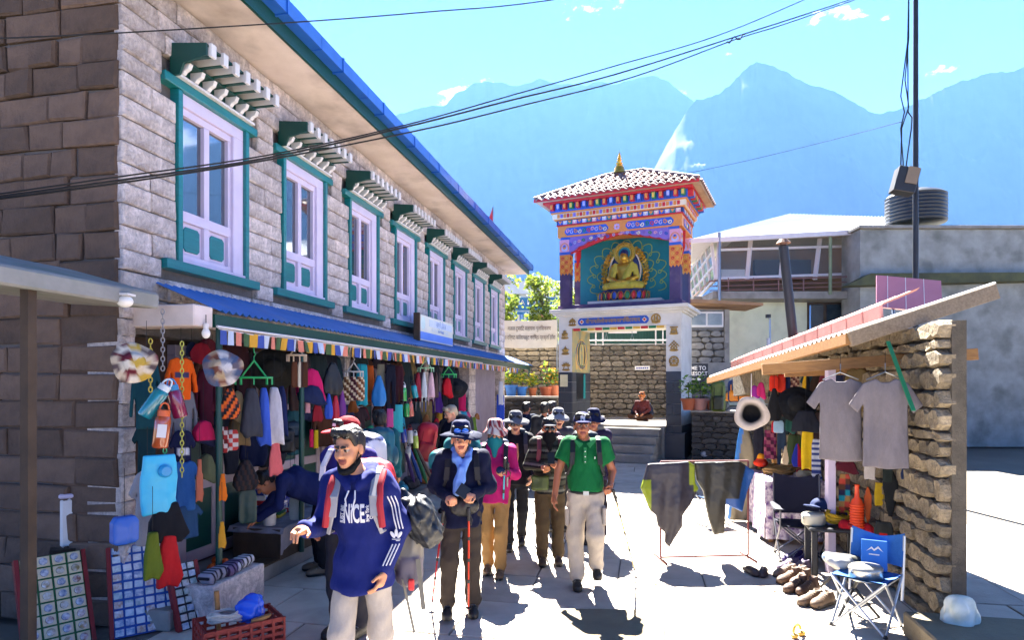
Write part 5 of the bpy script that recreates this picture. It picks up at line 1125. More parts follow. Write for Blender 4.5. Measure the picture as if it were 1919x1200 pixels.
def backpack(loc, w, h, d, c, label, rz=0, c2=None, tilt=(0, 0), group=None, name='backpack'):
    c2 = c2 or '#17171a'; s = SDF(); s.box((0, 0, 0), (w / 2, d / 2, h / 2), min(w, d, h) * .3, 0, .02); s.box((0, -d * .5, -h * .2), (w * .36, d * .22, h * .24), d * .15, 1, .02); s.ell((0, 0, h * .46), (w * .48, d * .55, h * .16), 0, .03); s.box((-w * .52, 0, -h * .25), (w * .1, d * .35, h * .2), .02, 1, .02); s.box((w * .52, 0, -h * .25), (w * .1, d * .35, h * .2), .02, 1, .02)
    t = empty(name, loc, 0, label, 'backpack', group); t.rotation_euler = (tilt[0], tilt[1], rz)
    hh = max(.01, w / 26); link('bag', s.mesh('bag', shell_m, hh, [c, c2], disp=wrinkle(.004, 5, 30)), t)
    for k in (-1, 1): MB().tube([(k * w * .25, d * .5, h * .42), (k * w * .3, d * .8, h * .1), (k * w * .32, d * .55, -h * .38)], w * .055, 6).build('strap', mat('strap_' + c2, c2, .8), t, smooth=True)
    MB().tube([(-w * .1, d * .2, h * .58), (0, d * .2, h * .66), (w * .1, d * .2, h * .58)], w * .03, 6).build('grab_loop', mat('strap_' + c2, c2, .8), t)
    for k in (-1, 1): MB().bar((k * w * .28, -d * .56, h * .35), (k * w * .28, -d * .6, -h * .1), w * .05, .008).build('buckle_strap', mat('strap_' + c2, c2, .8), t)
    return t

# ------------------------------------------------------------------ goods of the left shops
p = LWp(251, 680, .64); disc_hat(p, .15, face_of(p), ['#cfc4b4', '#6a2434', '#c2b19a', '#b8983e', '#d8cdbc', '#57494c'], 'cream and maroon patchwork sun hat on the stone pier', R(88), .5)
p = LWp(417, 690, .66); disc_hat(p, .165, face_of(p), ['#9a9aa2', '#bfa98a', '#6a6068', '#cfcac4', '#7a4a3a', '#4a5a78'], 'grey and tan patchwork sun hat hung against the green awning post', R(86), .5)
for (px, y0, y1, c, lb) in ((282, 640, 745, '#b8a43a', 'short yellow plastic chain beside the patchwork hat'), (305, 585, 708, '#8a8688', 'grey metal chain holding the bottles'), (341, 645, 905, '#b4b04a', 'long yellow plastic chain between the shirts'), (309, 845, 930, '#4fbf7a', 'short green plastic chain over the water bladder')):
    p = LWp(px, y0, .6); chain(p, (y1 - y0) * p.y / FPX, c, lb)
p = LWp(312, 722, .62); bottle(p, .29, .057, '#157a86', '#cfd8dc', 'large teal water bottle tilted on the grey chain', (0, R(32)), face_of(p))
p = LWp(322, 722, .6); bottle(p, .27, .055, '#7a1440', '#3a8ab8', 'magenta water bottle with blue cap on the grey chain', (0, R(-14)), face_of(p))
p = LWp(308, 768, .64); bottle(p, .3, .058, '#a84a1e', '#d8602a', 'orange water bottle with white label hung under the chain', (0, R(6)), face_of(p), lab=True)
LH('shirt', 'long', 246, 303, 672, 805, .3, '#12404a', 'dark teal long sleeved top beside the stone pier', 'shirt', t=.03)
LH('shirt', 'tee', 250, 300, 790, 905, .25, '#0f3036', 'dark green tee under the teal long sleeved top', 'shirt')
LH('shirt', 'long', 310, 368, 670, 750, .35, '#d8560c', 'bright orange long sleeved shirt with tags', 'shirt', pat='tag', c2='#3a3a5a')
LH('shirt', 'long', 318, 370, 728, 840, .28, '#6a6c76', 'grey long sleeved tee under the orange shirt', 'shirt')
LH('shirt', 'tee', 318, 366, 805, 905, .32, '#14183a', 'navy tee with a paper tag under the grey tee', 'shirt', pat='tag', c2='#c9c9d2')
LH('shirt', 'tee', 320, 374, 862, 960, .36, '#2a5a9a', 'mid blue tee below the navy one', 'shirt')
LH('shirt', 'tee', 246, 306, 880, 1025, .34, '#a39c9e', 'pale grey tee beside the cyan water bladder', 'shirt')
LH('shirt', 'tee', 330, 378, 945, 1010, .38, '#27486e', 'faded blue tee low on the chain rack', 'shirt')
o = LH('water_bladder', 'cloth', 268, 332, 852, 966, .62, '#3ab4d8', 'cyan water bladder hanging from the green chain', 'water bladder', m=shell_m, t=.035); MB().lathe([(.05, 0), (.05, .03), (.035, .045), (0, .045)], 18, (.02, -.03, -.13), Matrix.Rotation(R(90), 3, 'X')).build('lid', mat('bladder_lid', '#2a93c4', .3), o, smooth=True)
o = LH('cloth_bundle', 'drape', 274, 352, 942, 1020, .64, '#15161c', 'black cloth bundle over the olive and red shorts', 'cloth', t=.05)
LH('stuff_sack', 'drape', 268, 304, 998, 1090, .63, '#5d6a1e', 'olive drawstring sack hung below the black bundle', 'sack', t=.045)
LH('stuff_sack', 'drape', 292, 340, 1003, 1104, .66, '#b01c20', 'red drawstring sack hung below the black bundle', 'sack', t=.05)
LH('cap', 'cap', 352, 402, 642, 690, .3, '#8a1420', 'red cap hanging high inside the shop', 'cap'); LH('cap', 'cap', 346, 372, 640, 676, .2, '#151a30', 'navy cap hanging high inside the shop', 'cap')
LH('jacket', 'long', 366, 406, 690, 800, .25, '#4a1428', 'maroon jacket behind the green awning post', 'jacket', t=.04)
LH('cap', 'cap', 360, 402, 788, 840, .4, '#b0184a', 'pink cap with navy brim beside the awning post', 'cap', pat='hem', c2='#161a34', t=.07)
o = LH('harness', 'sack', 412, 450, 728, 786, .6, '#26201c', 'black and orange slingshot harness hung by the post', 'harness', pat=('p', ['#d8641c', '#1c1a1c', '#26242a', '#c2542a'], .02, .03))
LH('cap', 'cap', 428, 462, 732, 800, .45, '#8a7a58', 'khaki cap hanging beside the awning post', 'cap', t=.06); LH('cap', 'sunhat', 428, 466, 772, 838, .35, '#6d5c42', 'khaki neck-flap hat under the khaki cap', 'hat', t=.06)
p = LWp(476, 708, .6); clip_hanger(p, .33, '#2ca45a', 'green plastic clip hanger holding sun hats')
LH('sun_hat', 'sunhat', 452, 490, 728, 822, .58, '#3c3d44', 'dark grey neck-flap hat on the green clip hanger', 'hat', t=.06)
LH('sun_hat', 'sunhat', 481, 508, 727, 838, .6, '#3a5ab8', 'blue neck-flap hat on the green clip hanger', 'hat', t=.06)
LH('sun_hat', 'sunhat', 496, 532, 726, 836, .56, '#c9c2c4', 'white neck-flap hat on the green clip hanger', 'hat', t=.06); LH('sun_hat', 'sunhat', 516, 540, 724, 820, .45, '#1c2450', 'navy neck-flap hat behind the white one', 'hat', t=.05)
LH('cloth', 'drape', 502, 530, 826, 896, .57, '#d8686a', 'coral scarf dangling below the white hat', 'scarf')
p = LWp(512, 694, .25); disc_hat(p, .25, face_of(p), ['#29261f'], 'wide dark felt hat hanging behind the clip hanger', R(84), .5)
p = LWp(556, 666, .6); clip_hanger(p, .2, '#c2a684', 'round wooden clip hanger with brown pouches', 10)
for k, (a, e, c, lb) in enumerate(((546, 558, '#5a3420', 'brown suede pouch on the wooden hanger'), (558, 568, '#c9bda8', 'cream trimmed pouch on the wooden hanger'), (566, 577, '#4a2c1c', 'dark brown pouch on the wooden hanger'))): LH('pouch', 'pouch', a, e, 678, 727, .6, c, lb, 'pouch', pat='half' if k == 1 else None, c2='#3a2018')
LH('trapper_hat', 'cap', 550, 610, 690, 758, .5, '#c2185a', 'pink and navy trapper cap under the awning', 'cap', pat=None, t=.08)
LH('trapper_hat', 'cap', 552, 612, 722, 762, .54, '#1a2448', 'navy brim cap below the pink one', 'cap', t=.08)
LH('snack_bag', 'pouch', 410, 428, 800, 850, .5, '#9a2a2a', 'red wrapped snack bag by the awning post', 'bag', pat=('p', ['#9a2a2a', '#c2b8b4', '#5a1c20'], .03, .04)); LH('snack_bag', 'pouch', 427, 446, 806, 845, .5, '#b83a34', 'crumpled red and white snack bag by the awning post', 'bag', pat=('p', ['#b83a34', '#c9c2be'], .05, .04))
LH('beanie', 'sack', 438, 482, 862, 920, .5, '#17181e', 'black knitted beanie pack on a white wire hanger', 'beanie', t=.06, pat=('p', ['#17181e', '#22242c', '#3a2a26'], .02, .05)); LH('bag', 'pouch', 448, 480, 916, 982, .5, '#1e3a34', 'dark green plastic bag below the beanies', 'bag', m=shell_m)
LH('hat', 'cap', 366, 406, 850, 908, .3, '#5a6048', 'khaki sun hat low behind the awning post', 'hat', t=.07); LH('scarf', 'drape', 366, 382, 860, 945, .5, '#a8604a', 'salmon braided scarf beside the blue tee', 'scarf')
LH('tassel', 'drape', 409, 426, 888, 942, .62, '#d8701c', 'orange rope tassel tied to the awning post', 'tassel'); LH('tassel', 'drape', 408, 424, 978, 1030, .62, '#c9922a', 'yellow rope tassel tied low on the awning post', 'tassel')
p = LWp(551, 820, .35); backpack(p, .2, .3, .1, '#3a4a58', 'small slate blue daypack hanging by the shop door', face_of(p))
p = LWp(537, 828, .3); backpack(p, .17, .26, .1, '#22262e', 'small charcoal daypack hanging by the shop door', face_of(p))
for k, (a, e, y0, y1, c, lb) in enumerate(((604, 642, 680, 742, '#14161c', 'black drawstring sack bundle under the awning'), (608, 624, 738, 786, '#1c4ab8', 'blue stuff sack below the black bundle'), (621, 636, 736, 788, '#c21c34', 'red stuff sack below the black bundle'), (633, 648, 732, 782, '#6a1c7a', 'purple stuff sack below the black bundle'), (696, 724, 704, 762, '#1c74b8', 'plump sky blue stuff sack under the awning'))): LH('stuff_sack', 'sack', a, e, y0, y1, .55, c, lb, 'sack', m=shell_m, t=.05)
p = LWp(663, 697, .55); clip_hanger(p, .24, '#b8b4ae', 'white clip hanger with woven pouches', 8)
for k, (a, e, lb) in enumerate(((642, 656, 'woven brown pouch with a cream lattice'), (655, 669, 'woven maroon pouch with cream dots'), (668, 683, 'woven tan pouch with cream squares'))): LH('woven_pouch', 'pouch', a, e, 706, 752, .55, '#5a2a2a', lb + ' on the white clip hanger', 'pouch', pat=('p', [['#6a4a2c', '#cdbb98', '#4a2c1c'], ['#4a1c28', '#c9b294', '#3a1820'], ['#8a5a3a', '#d2c2a4', '#5a3422']][k], .03, .035))
for (a, e, y0, y1, s, k, c, lb, cat) in ((668, 690, 682, 762, .4, 'cloth', '#1c8a9a', 'turquoise fleece hanging under the awning', 'fleece'), (686, 702, 684, 755, .4, 'cloth', '#b8541c', 'rust orange fleece beside the turquoise one', 'fleece'), (706, 722, 682, 740, .3, 'cloth', '#8a8470', 'beige trousers behind the sky blue sack', 'trousers'), (722, 742, 684, 772, .45, 'trousers', '#15182a', 'black trousers hanging under the awning', 'trousers'), (738, 757, 686, 762, .45, 'trousers', '#3c1824', 'maroon trousers beside the black pair', 'trousers'), (724, 738, 766, 802, .5, 'cloth', '#b84a8a', 'pink towel below the black trousers', 'towel'), (736, 756, 758, 812, .5, 'cloth', '#3aa8b4', 'pale turquoise printed towel', 'towel'), (808, 832, 735, 776, .5, 'drape', '#3a1c6a', 'purple sack among the hanging beanies', 'sack'), (828, 850, 708, 806, .45, 'trousers', '#12141c', 'long black trousers beside the red beanie', 'trousers'), (858, 874, 733, 772, .5, 'cloth', '#c21c5a', 'hot pink scarf hanging near the shutter', 'scarf'), (846, 860, 740, 800, .4, 'trousers', '#1c2430', 'dark leggings hanging near the shutter', 'trousers'), (584, 606, 755, 792, .5, 'drape', '#8a1c2a', 'dark red scarf bundle by the second door', 'scarf'), (572, 582, 752, 775, .5, 'cloth', '#c9919a', 'small pale pink cloth by the second door', 'cloth'), (650, 672, 752, 775, .5, 'drape', '#8a4a1c', 'orange and black belt bag under the woven pouches', 'bag'), (580, 588, 805, 840, .45, 'cloth', '#c21c4a', 'crimson glove pair by the second door', 'gloves'), (588, 597, 806, 842, .45, 'cloth', '#c9a81c', 'yellow glove pair by the second door', 'gloves'), (930, 946, 740, 815, .3, 'cloth', '#2a4ab8', 'blue plastic sheet at the end of the lodge', 'sheet'), (934, 944, 715, 760, .4, 'cloth', '#c2c6d2', 'white plastic sheet at the end of the lodge', 'sheet'), (536, 552, 880, 935, .45, 'cloth', '#3a3aa8', 'violet blue scarf at the shop doorway', 'scarf'), (548, 556, 870, 930, .45, 'cloth', '#2ca46a', 'green nylon strap bundle at the shop doorway', 'strap'), (542, 560, 930, 975, .45, 'pouch', '#8a9498', 'clear plastic bag at the shop doorway', 'bag')):
    LH(cat.replace(' ', '_'), k, a, e, y0, y1, s, c, lb, cat)
for k, (px, py, c, cap, lb) in enumerate(((756, 722, '#1ca84a', '#e0e0e0', 'bright green bottle high on the bottle rack'), (752, 755, '#2c8a3a', '#22242a', 'green bottle with black cap on the rack'), (762, 752, '#1c9a4a', '#22242a', 'glossy green flask beside the black capped one'), (774, 718, '#1c9aa4', '#22242a', 'turquoise square bottle on the rack'), (768, 752, '#d86a5a', '#d86a5a', 'coral bottle on the rack'), (755, 800, '#1c3a9a', '#22242a', 'dark blue flask low on the rack'), (768, 802, '#b8c0c2', '#8a2a2a', 'silver flask low on the rack'), (778, 812, '#a4c24a', '#e0e0e0', 'lime bottle low on the rack'), (766, 838, '#a8adb2', '#a8adb2', 'plain steel flask at the bottom of the rack'))):
    p = LWp(px, py, .5); bottle(p, .26, .05, c, cap, lb, (0, R(random.uniform(-12, 16))))
p = LWp(798, 690, .5); clip_hanger(p, .28, '#a4d8b0', 'pale green clip hanger with ear-flap beanies', 8)
for k, (a, e, c, c2, lb) in enumerate(((776, 790, '#8a2434', '#cfc4b8', 'maroon ear-flap beanie with cream strings'), (788, 801, '#c9d2d8', '#3a6ab8', 'white and blue ear-flap beanie'), (800, 816, '#d8b4c2', '#b88a9a', 'pale pink ear-flap beanie'), (812, 822, '#4a3a3a', '#8a7a6a', 'brown ear-flap beanie'))): LH('beanie', 'beanie', a, e, 698, 775, .5, c, lb + ' on the pale hanger', 'beanie', pat='hem', c2=c2, t=.05)
p = LWp(841, 702, .5); clip_hanger(p, .3, '#3ac46a', 'bright green clip hanger near the shutter', 8)
LH('beanie', 'cap', 826, 848, 708, 748, .52, '#b01424', 'red beanie on the bright green hanger', 'beanie', t=.08)
p = LWp(857, 728, .5); disc_hat(p, .21, face_of(p), ['#24252a'], 'round black hat on the bright green hanger', R(85), .5)
p = LWp(797, 832, .55); backpack(p, .36, .62, .22, '#b01c34', 'large red backpack leaning on the shop front', face_of(p) + .2, '#8a1428', (0, R(12)))
p = LWp(817, 820, .45); backpack(p, .32, .45, .2, '#4a1428', 'maroon backpack hanging beside the large red one', face_of(p))
for k, (x0, y0, x1, y1, c, lb) in enumerate(((768, 815, 812, 905, '#5a4a44', 'brown rolled umbrella'), (760, 822, 790, 905, '#2a4a8a', 'blue rolled umbrella'), (776, 812, 826, 900, '#8a7a5a', 'tan rolled umbrella'), (756, 830, 776, 905, '#4a2a5a', 'violet rolled umbrella'), (782, 810, 838, 905, '#6a1c24', 'dark red rolled umbrella'), (770, 825, 800, 906, '#2a6a3a', 'green rolled umbrella'))):
    a, e = LWp(x0, y0, .35), LWp(x1, y1, .75); t = empty('rolled_umbrella', e, 0, lb + ' leaning in the shop doorway', 'umbrella'); d = a - e; MB().tube([(0, 0, .0), d * .12, d * .75, d * .8], [.01, .035, .028, .01], 8).build('canopy', mat('umb_' + c, c, .6), t, smooth=True); MB().tube([d * .8, d * 1.0], .012, 6).build('handle', M('black_metal'), t)
# dark goods further inside, hung in front of the doors
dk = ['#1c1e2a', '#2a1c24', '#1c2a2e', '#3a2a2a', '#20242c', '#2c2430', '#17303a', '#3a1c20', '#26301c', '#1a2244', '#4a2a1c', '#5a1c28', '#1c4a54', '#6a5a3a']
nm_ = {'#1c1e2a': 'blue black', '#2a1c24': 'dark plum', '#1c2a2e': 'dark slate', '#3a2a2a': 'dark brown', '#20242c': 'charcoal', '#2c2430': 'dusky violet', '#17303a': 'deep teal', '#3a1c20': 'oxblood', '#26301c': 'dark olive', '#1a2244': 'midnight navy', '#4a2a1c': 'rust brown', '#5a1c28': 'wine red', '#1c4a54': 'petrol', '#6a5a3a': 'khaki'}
rr = random.Random(5); kinds = [('long', 'jacket'), ('trousers', 'trousers'), ('cap', 'cap'), ('tee', 'tee'), ('sack', 'sack')]; used = set(); t_ = 5.5
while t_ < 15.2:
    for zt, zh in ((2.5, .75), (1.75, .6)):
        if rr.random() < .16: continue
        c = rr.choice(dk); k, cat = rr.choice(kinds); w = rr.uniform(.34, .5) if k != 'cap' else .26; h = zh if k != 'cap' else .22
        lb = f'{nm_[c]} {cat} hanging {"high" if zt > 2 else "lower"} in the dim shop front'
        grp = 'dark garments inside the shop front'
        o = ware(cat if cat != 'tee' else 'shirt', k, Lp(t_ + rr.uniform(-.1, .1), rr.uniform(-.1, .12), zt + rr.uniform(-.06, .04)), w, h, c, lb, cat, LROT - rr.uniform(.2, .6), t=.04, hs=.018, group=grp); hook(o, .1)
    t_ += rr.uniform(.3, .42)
# light bulb
lbp = LWp(386, 612, .62); t = empty('light_bulb', lbp, 0, 'bare white light bulb under the awning corner', 'lamp'); MB().sph((0, 0, -.06), (.035, .035, .045), 14, 8).build('bulb', mat('lamp_white', '#e6e2da', .3), t, smooth=True); MB().lathe([(.02, -.03), (.024, .02), (0, .03)], 12).build('socket', M('white_paint'), t); MB().tube([(0, 0, .02), (.0, 0, .1)], .004, 5).build('wire', M('wire_black'), t)
# low table with cloth, boxes and jars on the platform
fz0 = .171
tb = empty('cloth_table', Lp(6.95, .28, fz0), LROT, 'low table under a grey cloth on the shop platform', 'table')
MB().bx(-.75, .75, -.22, .34, .0, .33).build('box', M('wood_dark'), tb); b = MB()
def tcl(u, v):
    x = -.8 + 1.6 * u; y = -.3 + .7 * v; e = max(0, abs(x) - .75, (-y) - .24); return (x + .01 * math.sin(20 * y), y * (1 if y > -.24 else 1) if y > -.24 else -.24 - .02 * math.sin(x * 14), .345 - (.19 + .05 * math.sin(x * 7)) * max(0, (-.24 - y) / .06) - (.05 if abs(x) > .75 else 0))
b.sheet(tcl, 48, 24); b.build('tablecloth', mat('grey_cloth', '#8d8890', .9, '#736e78', 9, .7, .3, 60), tb, smooth=True, fix=False)
rr = random.Random(9); bc = ['#2a4ab0', '#c2c6d0', '#3a6ac2', '#b0262a', '#d0d4da', '#1c3a8a']; n_ = 0
for col_ in range(5):
    for lv in range(rr.randint(3, 6)):
        c = bc[(col_ + lv) % 6]; x = 6.55 + col_ * .13; z = fz0 + .352 + lv * .056; t = empty('carton', Lp(x, .02 + rr.uniform(-.02, .02), z), LROT + rr.uniform(-.1, .1), 'small blue and white carton stacked on the grey cloth', 'box', 'cartons stacked on the cloth table'); MB().bx(-.06, .06, -.1, .1, 0, .052).build('carton', mat('carton_' + c, c, .5), t); MB().bx(-.05, .02, -.103, -.1005, .012, .04).build('print', M('white_paint') if c != '#d0d4da' else mat('carton_#2a4ab0', '#2a4ab0', .5), t)
for k, (tt, s_, c, lb) in enumerate(((6.3, .32, '#c2b8b2', 'white plastic tub on the grey cloth'), (7.28, .08, '#b8541c', 'orange plastic jar with white lid behind the cartons'), (7.42, .2, '#9ab0c2', 'clear plastic jar beside the orange jar'))):
    t = empty('jar', Lp(tt, s_, fz0 + .352), 0, lb, 'jar'); MB().lathe([(.06, 0), (.065, .02), (.065, .1), (.058, .115), (0, .115)], 18).build('body', mat('jar_' + c, c, .3), t, smooth=True); MB().lathe([(.066, .116), (.066, .14), (0, .145)], 18).build('lid', M('white_paint'), t, smooth=True)
for k in range(7): c = ['#a8942a', '#1c3a5a', '#6a1c2a', '#c2a83a', '#2a5a3a', '#8a8a92', '#3a2a4a'][k]; t = link('folded_cloth', garment('folded_cloth', [(-.11, 0), (.11, 0), (.12, -.025), (.1, -.035), (-.1, -.035), (-.12, -.02)], cloth_m, .09, .004, 12, .012, k, cfun(c)), label=['mustard', 'navy', 'wine', 'yellow', 'green', 'grey', 'violet'][k] + ' folded cloth packet lying on the grey table cloth', cat='cloth'); t.location = Lp(6.42 + (k // 3) * .3, .1 + (k // 3) * .06, fz0 + .39 + (k % 3) * .036); t.rotation_euler = (0, 0, LROT + .2)
dm_ = empty('door_mat', Lp(5.95, .3, .171), LROT, 'brown coir door mat in front of the shop door', 'mat'); MB().bx(-.4, .4, -.2, .2, .001, .02).build('mat', mat('coir', '#5a4834', .95, '#42341f', 30, .9, .6, 120), dm_, bevel=.006)
# stone bench with striped knitwear
be = empty('stone_bench', Lp(5.25, .62, 0), LROT, 'rough pale stone block bench beside the awning post', 'bench'); MB().bx(-.45, .3, -.12, .18, 0, .34).build('slab', M('facade_stone'), be, bevel=.02, seg=2)
for k, (dx, c1, c2) in enumerate(((-.28, '#1a1a24', '#8a8a98'), (-.08, '#241a34', '#6a5a7a'), (.1, '#141418', '#c2c2c8'))): o = link('folded_knitwear', garment('folded_knitwear', [(-.14, 0), (.12, .01), (.15, -.05), (.1, -.09), (-.12, -.09), (-.16, -.04)], cloth_m, .1, .02, 18, .012, 30 + k, cfun(c1, 'vstripe', c2)), label=['grey striped', 'violet striped', 'white striped'][k] + ' black knitwear folded on the stone bench', cat='knitwear'); o.location = Lp(5.25 + dx, .62, .43); o.rotation_euler = (0, 0, LROT)
fr = empty('fruit_bag', Lp(5.75, .1, .171), 0, 'bag of oranges on the shop platform', 'bag')
for k in range(7): MB().sph((.06 * (k % 3) - .06, .05 * (k // 3) - .05, .04 + .05 * (k // 5)), .038, 10, 7).build('orange', mat('orange_fruit', '#d8621c', .45), fr, smooth=True)
# souvenir rack: two leaning panels covered with little pictures
def rack(p0, w, h, lean, rz, board, label, rows, cols_, seed, pal, round_=False):
    t = empty('souvenir_rack', p0, rz, label, 'display rack'); t.rotation_euler = (-lean, 0, rz); r = random.Random(seed)
    MB().bx(0, w, 0, .03, 0, h).build('board', mat('rack_' + board, board, .6, None, 8, .5), t); fr_ = mat('rack_frame', '#7a1c1e', .5)
    for a in ((-.03, 0, 0, h), (w, w + .03, 0, h)): MB().bx(a[0], a[1], -.02, .04, a[2], a[3]).build('frame_bar', fr_, t)
    for i in range(rows):
        for j in range(cols_):
            cw, chh = w / cols_, h / rows; x, z = cw * (j + .5), chh * (i + .5); m_ = mat('pic_%s' % (pal[r.randrange(len(pal))]), pal[r.randrange(len(pal))], .25, '#e4e6ea', 9, .9, coat=.6) if False else mat('pic_' + (c := pal[r.randrange(len(pal))]), c, .25, '#d4d8de', 28, .9, coat=.6)
            if round_: MB().bx(x - cw * .42, x + cw * .42, -.014, -.001, z - chh * .42, z + chh * .42).build('magnet_card', mat('card_cream', '#cfc2a2', .6), t); MB().lathe([(min(cw, chh) * .32, 0), (min(cw, chh) * .3, .01), (0, .012)], 14, (x, -.015, z), Matrix.Rotation(R(90), 3, 'X')).build('magnet', m_, t)
            else: MB().box((x, -.012, z), (cw * .8, .016, chh * .74), Matrix.Rotation(r.uniform(-.08, .08), 3, 'Y')).build('magnet', m_, t, bevel=.003)
    return t
R0 = P(214, 1212, 5.15); R0.z = .0
rack(R0, .46, .74, R(24), face_of(R0) + .1, '#2a55a8', 'leaning blue board of glossy souvenir magnets by the red crate', 10, 6, 3, ['#9ab4cc', '#6a8ab0', '#b8bec2', '#8aa0a8', '#a88a7a', '#5a78a8', '#c2cad0'])
rack(R0 + Vector((.46, .16, 0)), .2, .56, R(24), face_of(R0) + .35, '#22262e', 'narrow dark board of souvenir magnets beside the blue board', 8, 3, 4, ['#a8b0b8', '#7a92b0', '#8a9a8a', '#b0a290'])
rack(R0 + Vector((-.44, -.34, 0)), .42, .74, R(24), face_of(R0) + .3, '#1c5a34', 'green board of round souvenir magnets beside the blue board', 8, 4, 5, ['#8a7a4a', '#5a6a8a', '#a89a7a', '#7a4a3a'], True)
cz = P(178, 1015, 5.7); cl_ = empty('cooler_box', cz, face_of(cz), 'white plastic cooler box on a wooden stand by the stone pier', 'cooler'); MB().bx(-.25, .18, -.15, .15, 0, .42).build('body', M('white_paint'), cl_, bevel=.02); MB().bx(-.26, .19, -.16, .16, .421, .46).build('lid', M('lilac_paint'), cl_, bevel=.012); MB().bx(.1, .14, -.17, -.151, .3, .4).build('latch', M('white_paint'), cl_)
st_ = empty('plank_stand', (cz.x, cz.y, 0), face_of(cz), 'low plank stand under the white cooler box', 'stand'); MB().bx(-.32, .22, -.2, .2, cz.z - .05, cz.z - .002).build('top', M('wood_dark'), st_)
for x in (-.3, .15): MB().bx(x, x + .06, -.18, -.12, 0, cz.z - .051).build('leg', M('wood_dark'), st_)
LH('bag', 'pouch', 212, 254, 968, 1020, .6, '#2a5ab0', 'bright blue nylon bag by the stone pier', 'bag', m=shell_m, t=.06); 
# bright small goods on the platform and at knee height further along
rr = random.Random(31); BCn = [('#1c4a9a', 'royal blue'), ('#a81c34', 'crimson'), ('#c2922a', 'mustard'), ('#1c7a5a', 'sea green'), ('#6a2a7a', 'violet'), ('#c2542a', 'burnt orange'), ('#b8b4ac', 'cream'), ('#2a8aa8', 'aqua'), ('#c24a7a', 'rose'), ('#3a3a44', 'graphite'), ('#5a7a2a', 'moss green'), ('#8a5a34', 'tan brown')]
for k in range(24):
    c, nm = BCn[k % 12]; tt = 8.1 + k * .32; hi = k < 12
    if k % 2: s = SDF(); s.ell((0, 0, .1), (.15, .12, .11), 0, .02).ell((.06, .03, .17), (.08, .08, .06), 0, .03); o = link('goods_bag', s.mesh('goods_bag', shell_m, .016, [c], disp=wrinkle(.012, k, 30, 1)), label=f'{nm} stuffed bag on the platform by the {"doors" if hi else "far doors"} of the shop', cat='bag'); o.location = Lp(tt, .2 + .1 * rr.random(), .17); o.rotation_euler = (0, 0, rr.random() * 3)
    kk, cat = [('tee', 'shirt'), ('sack', 'sack'), ('drape', 'scarf'), ('cap', 'cap'), ('pouch', 'pouch')][k % 5]; w = .26 if kk != 'cap' else .2
    o = ware(cat, kk, Lp(tt + .1, .22, 1.25 + .25 * rr.random()), w, .42 if kk != 'cap' else .18, c, f'{nm} {cat} hung at knee height by the {"middle" if hi else "far"} shop doors', cat, LROT - .5, hs=.016)
# red plastic crate with rope and blue bag
cp = G(448, 1225); cr_ = empty('plastic_crate', cp, face_of(cp) + .25, 'brick red plastic crate holding rope and a blue bag', 'crate'); red_p = mat('crate_red', '#8a2a24', .5, '#742019', 6, .5)
cw, cd, chh = .56, .38, .27
MB().bx(-cw/2, cw/2, -cd/2, cd/2, 0, .02).build('base', red_p, cr_)
for z in (.05, .1, .15, .2, .25): 
    for y in (-cd/2, cd/2 - .015): MB().bx(-cw/2, cw/2, y, y + .015, z - .012, z + .012 + (.01 if z > .24 else 0)).build('slat', red_p, cr_)
    for x in (-cw/2, cw/2 - .015): MB().bx(x, x + .015, -cd/2 + .016, cd/2 - .016, z - .012, z + .012 + (.01 if z > .24 else 0)).build('slat', red_p, cr_)
for i in range(8):
    x = -cw/2 + cw * i / 7; 
    for y in (-cd/2 - .004, cd/2 - .008): MB().bx(x - .01, x + .01, y, y + .012, .02, .272).build('rib', red_p, cr_)
for i in range(6):
    y = -cd/2 + cd * i / 5
    for x in (-cw/2 - .004, cw/2 - .008): MB().bx(x, x + .012, y - .009, y + .009, .02, .272).build('rib', red_p, cr_)
def rope_coil(loc, r, turns, c, label, rz=0, th=.009, tilt=0, flat=.5):
    pts = []; rr = random.Random(3)
    for i in range(turns * 20):
        a = i * math.pi / 10; k = (i // 20) / max(1, turns - 1); q = r * (1 + .10 * math.sin(i * .13) + .05 * rr.uniform(-1, 1) * .3 - .3 * abs(k - .5)); pts.append(Vector((q * math.cos(a), q * flat * math.sin(a), .012 + k * th * 1.2 * turns * .5 + .01 * math.sin(a * 3 + k * 9))))
    t = empty('rope_coil', loc, 0, label, 'rope'); t.rotation_euler = (tilt, 0, rz); MB().tube(pts, th, 6).build('rope', mat('rope_' + c, c, .85, None, 40, .7, .3, 120), t, smooth=True); return t
rope_coil(cp + Vector((-.08, -.03, .26)), .13, 7, '#b8b4ac', 'pale coiled rope lying on top of the red crate', .4, .011)
s = SDF(); s.ell((0, 0, .09), (.1, .09, .1), 0, .02).ell((.03, .02, .17), (.05, .05, .05), 0, .04); o = link('plastic_bag', s.mesh('plastic_bag', mat('bag_blue', '#1c4ac2', .25, '#2a62d8', 6, .6, .3, 20), .012, disp=wrinkle(.012, 9, 40, 1)), label='crumpled blue plastic bag in the red crate', cat='bag'); o.location = cp + Vector((.06, .05, .22))
t = empty('wooden_stick', cp + Vector((-.16, .02, .1)), 0, 'worn wooden stick poking from the red crate', 'stick'); MB().tube([(0, 0, 0), (-.03, .02, .36)], [.018, .02], 8).build('shaft', M('wood'), t, smooth=True)
t = empty('wooden_block', cp + Vector((.18, -.05, .24)), .4, 'small wooden wedge on the rim of the red crate', 'block'); MB().prism([(-.07, 0), (.07, .05), (.08, .07), (-.06, .04)], -.02, .02).build('wedge', M('wood'), t)
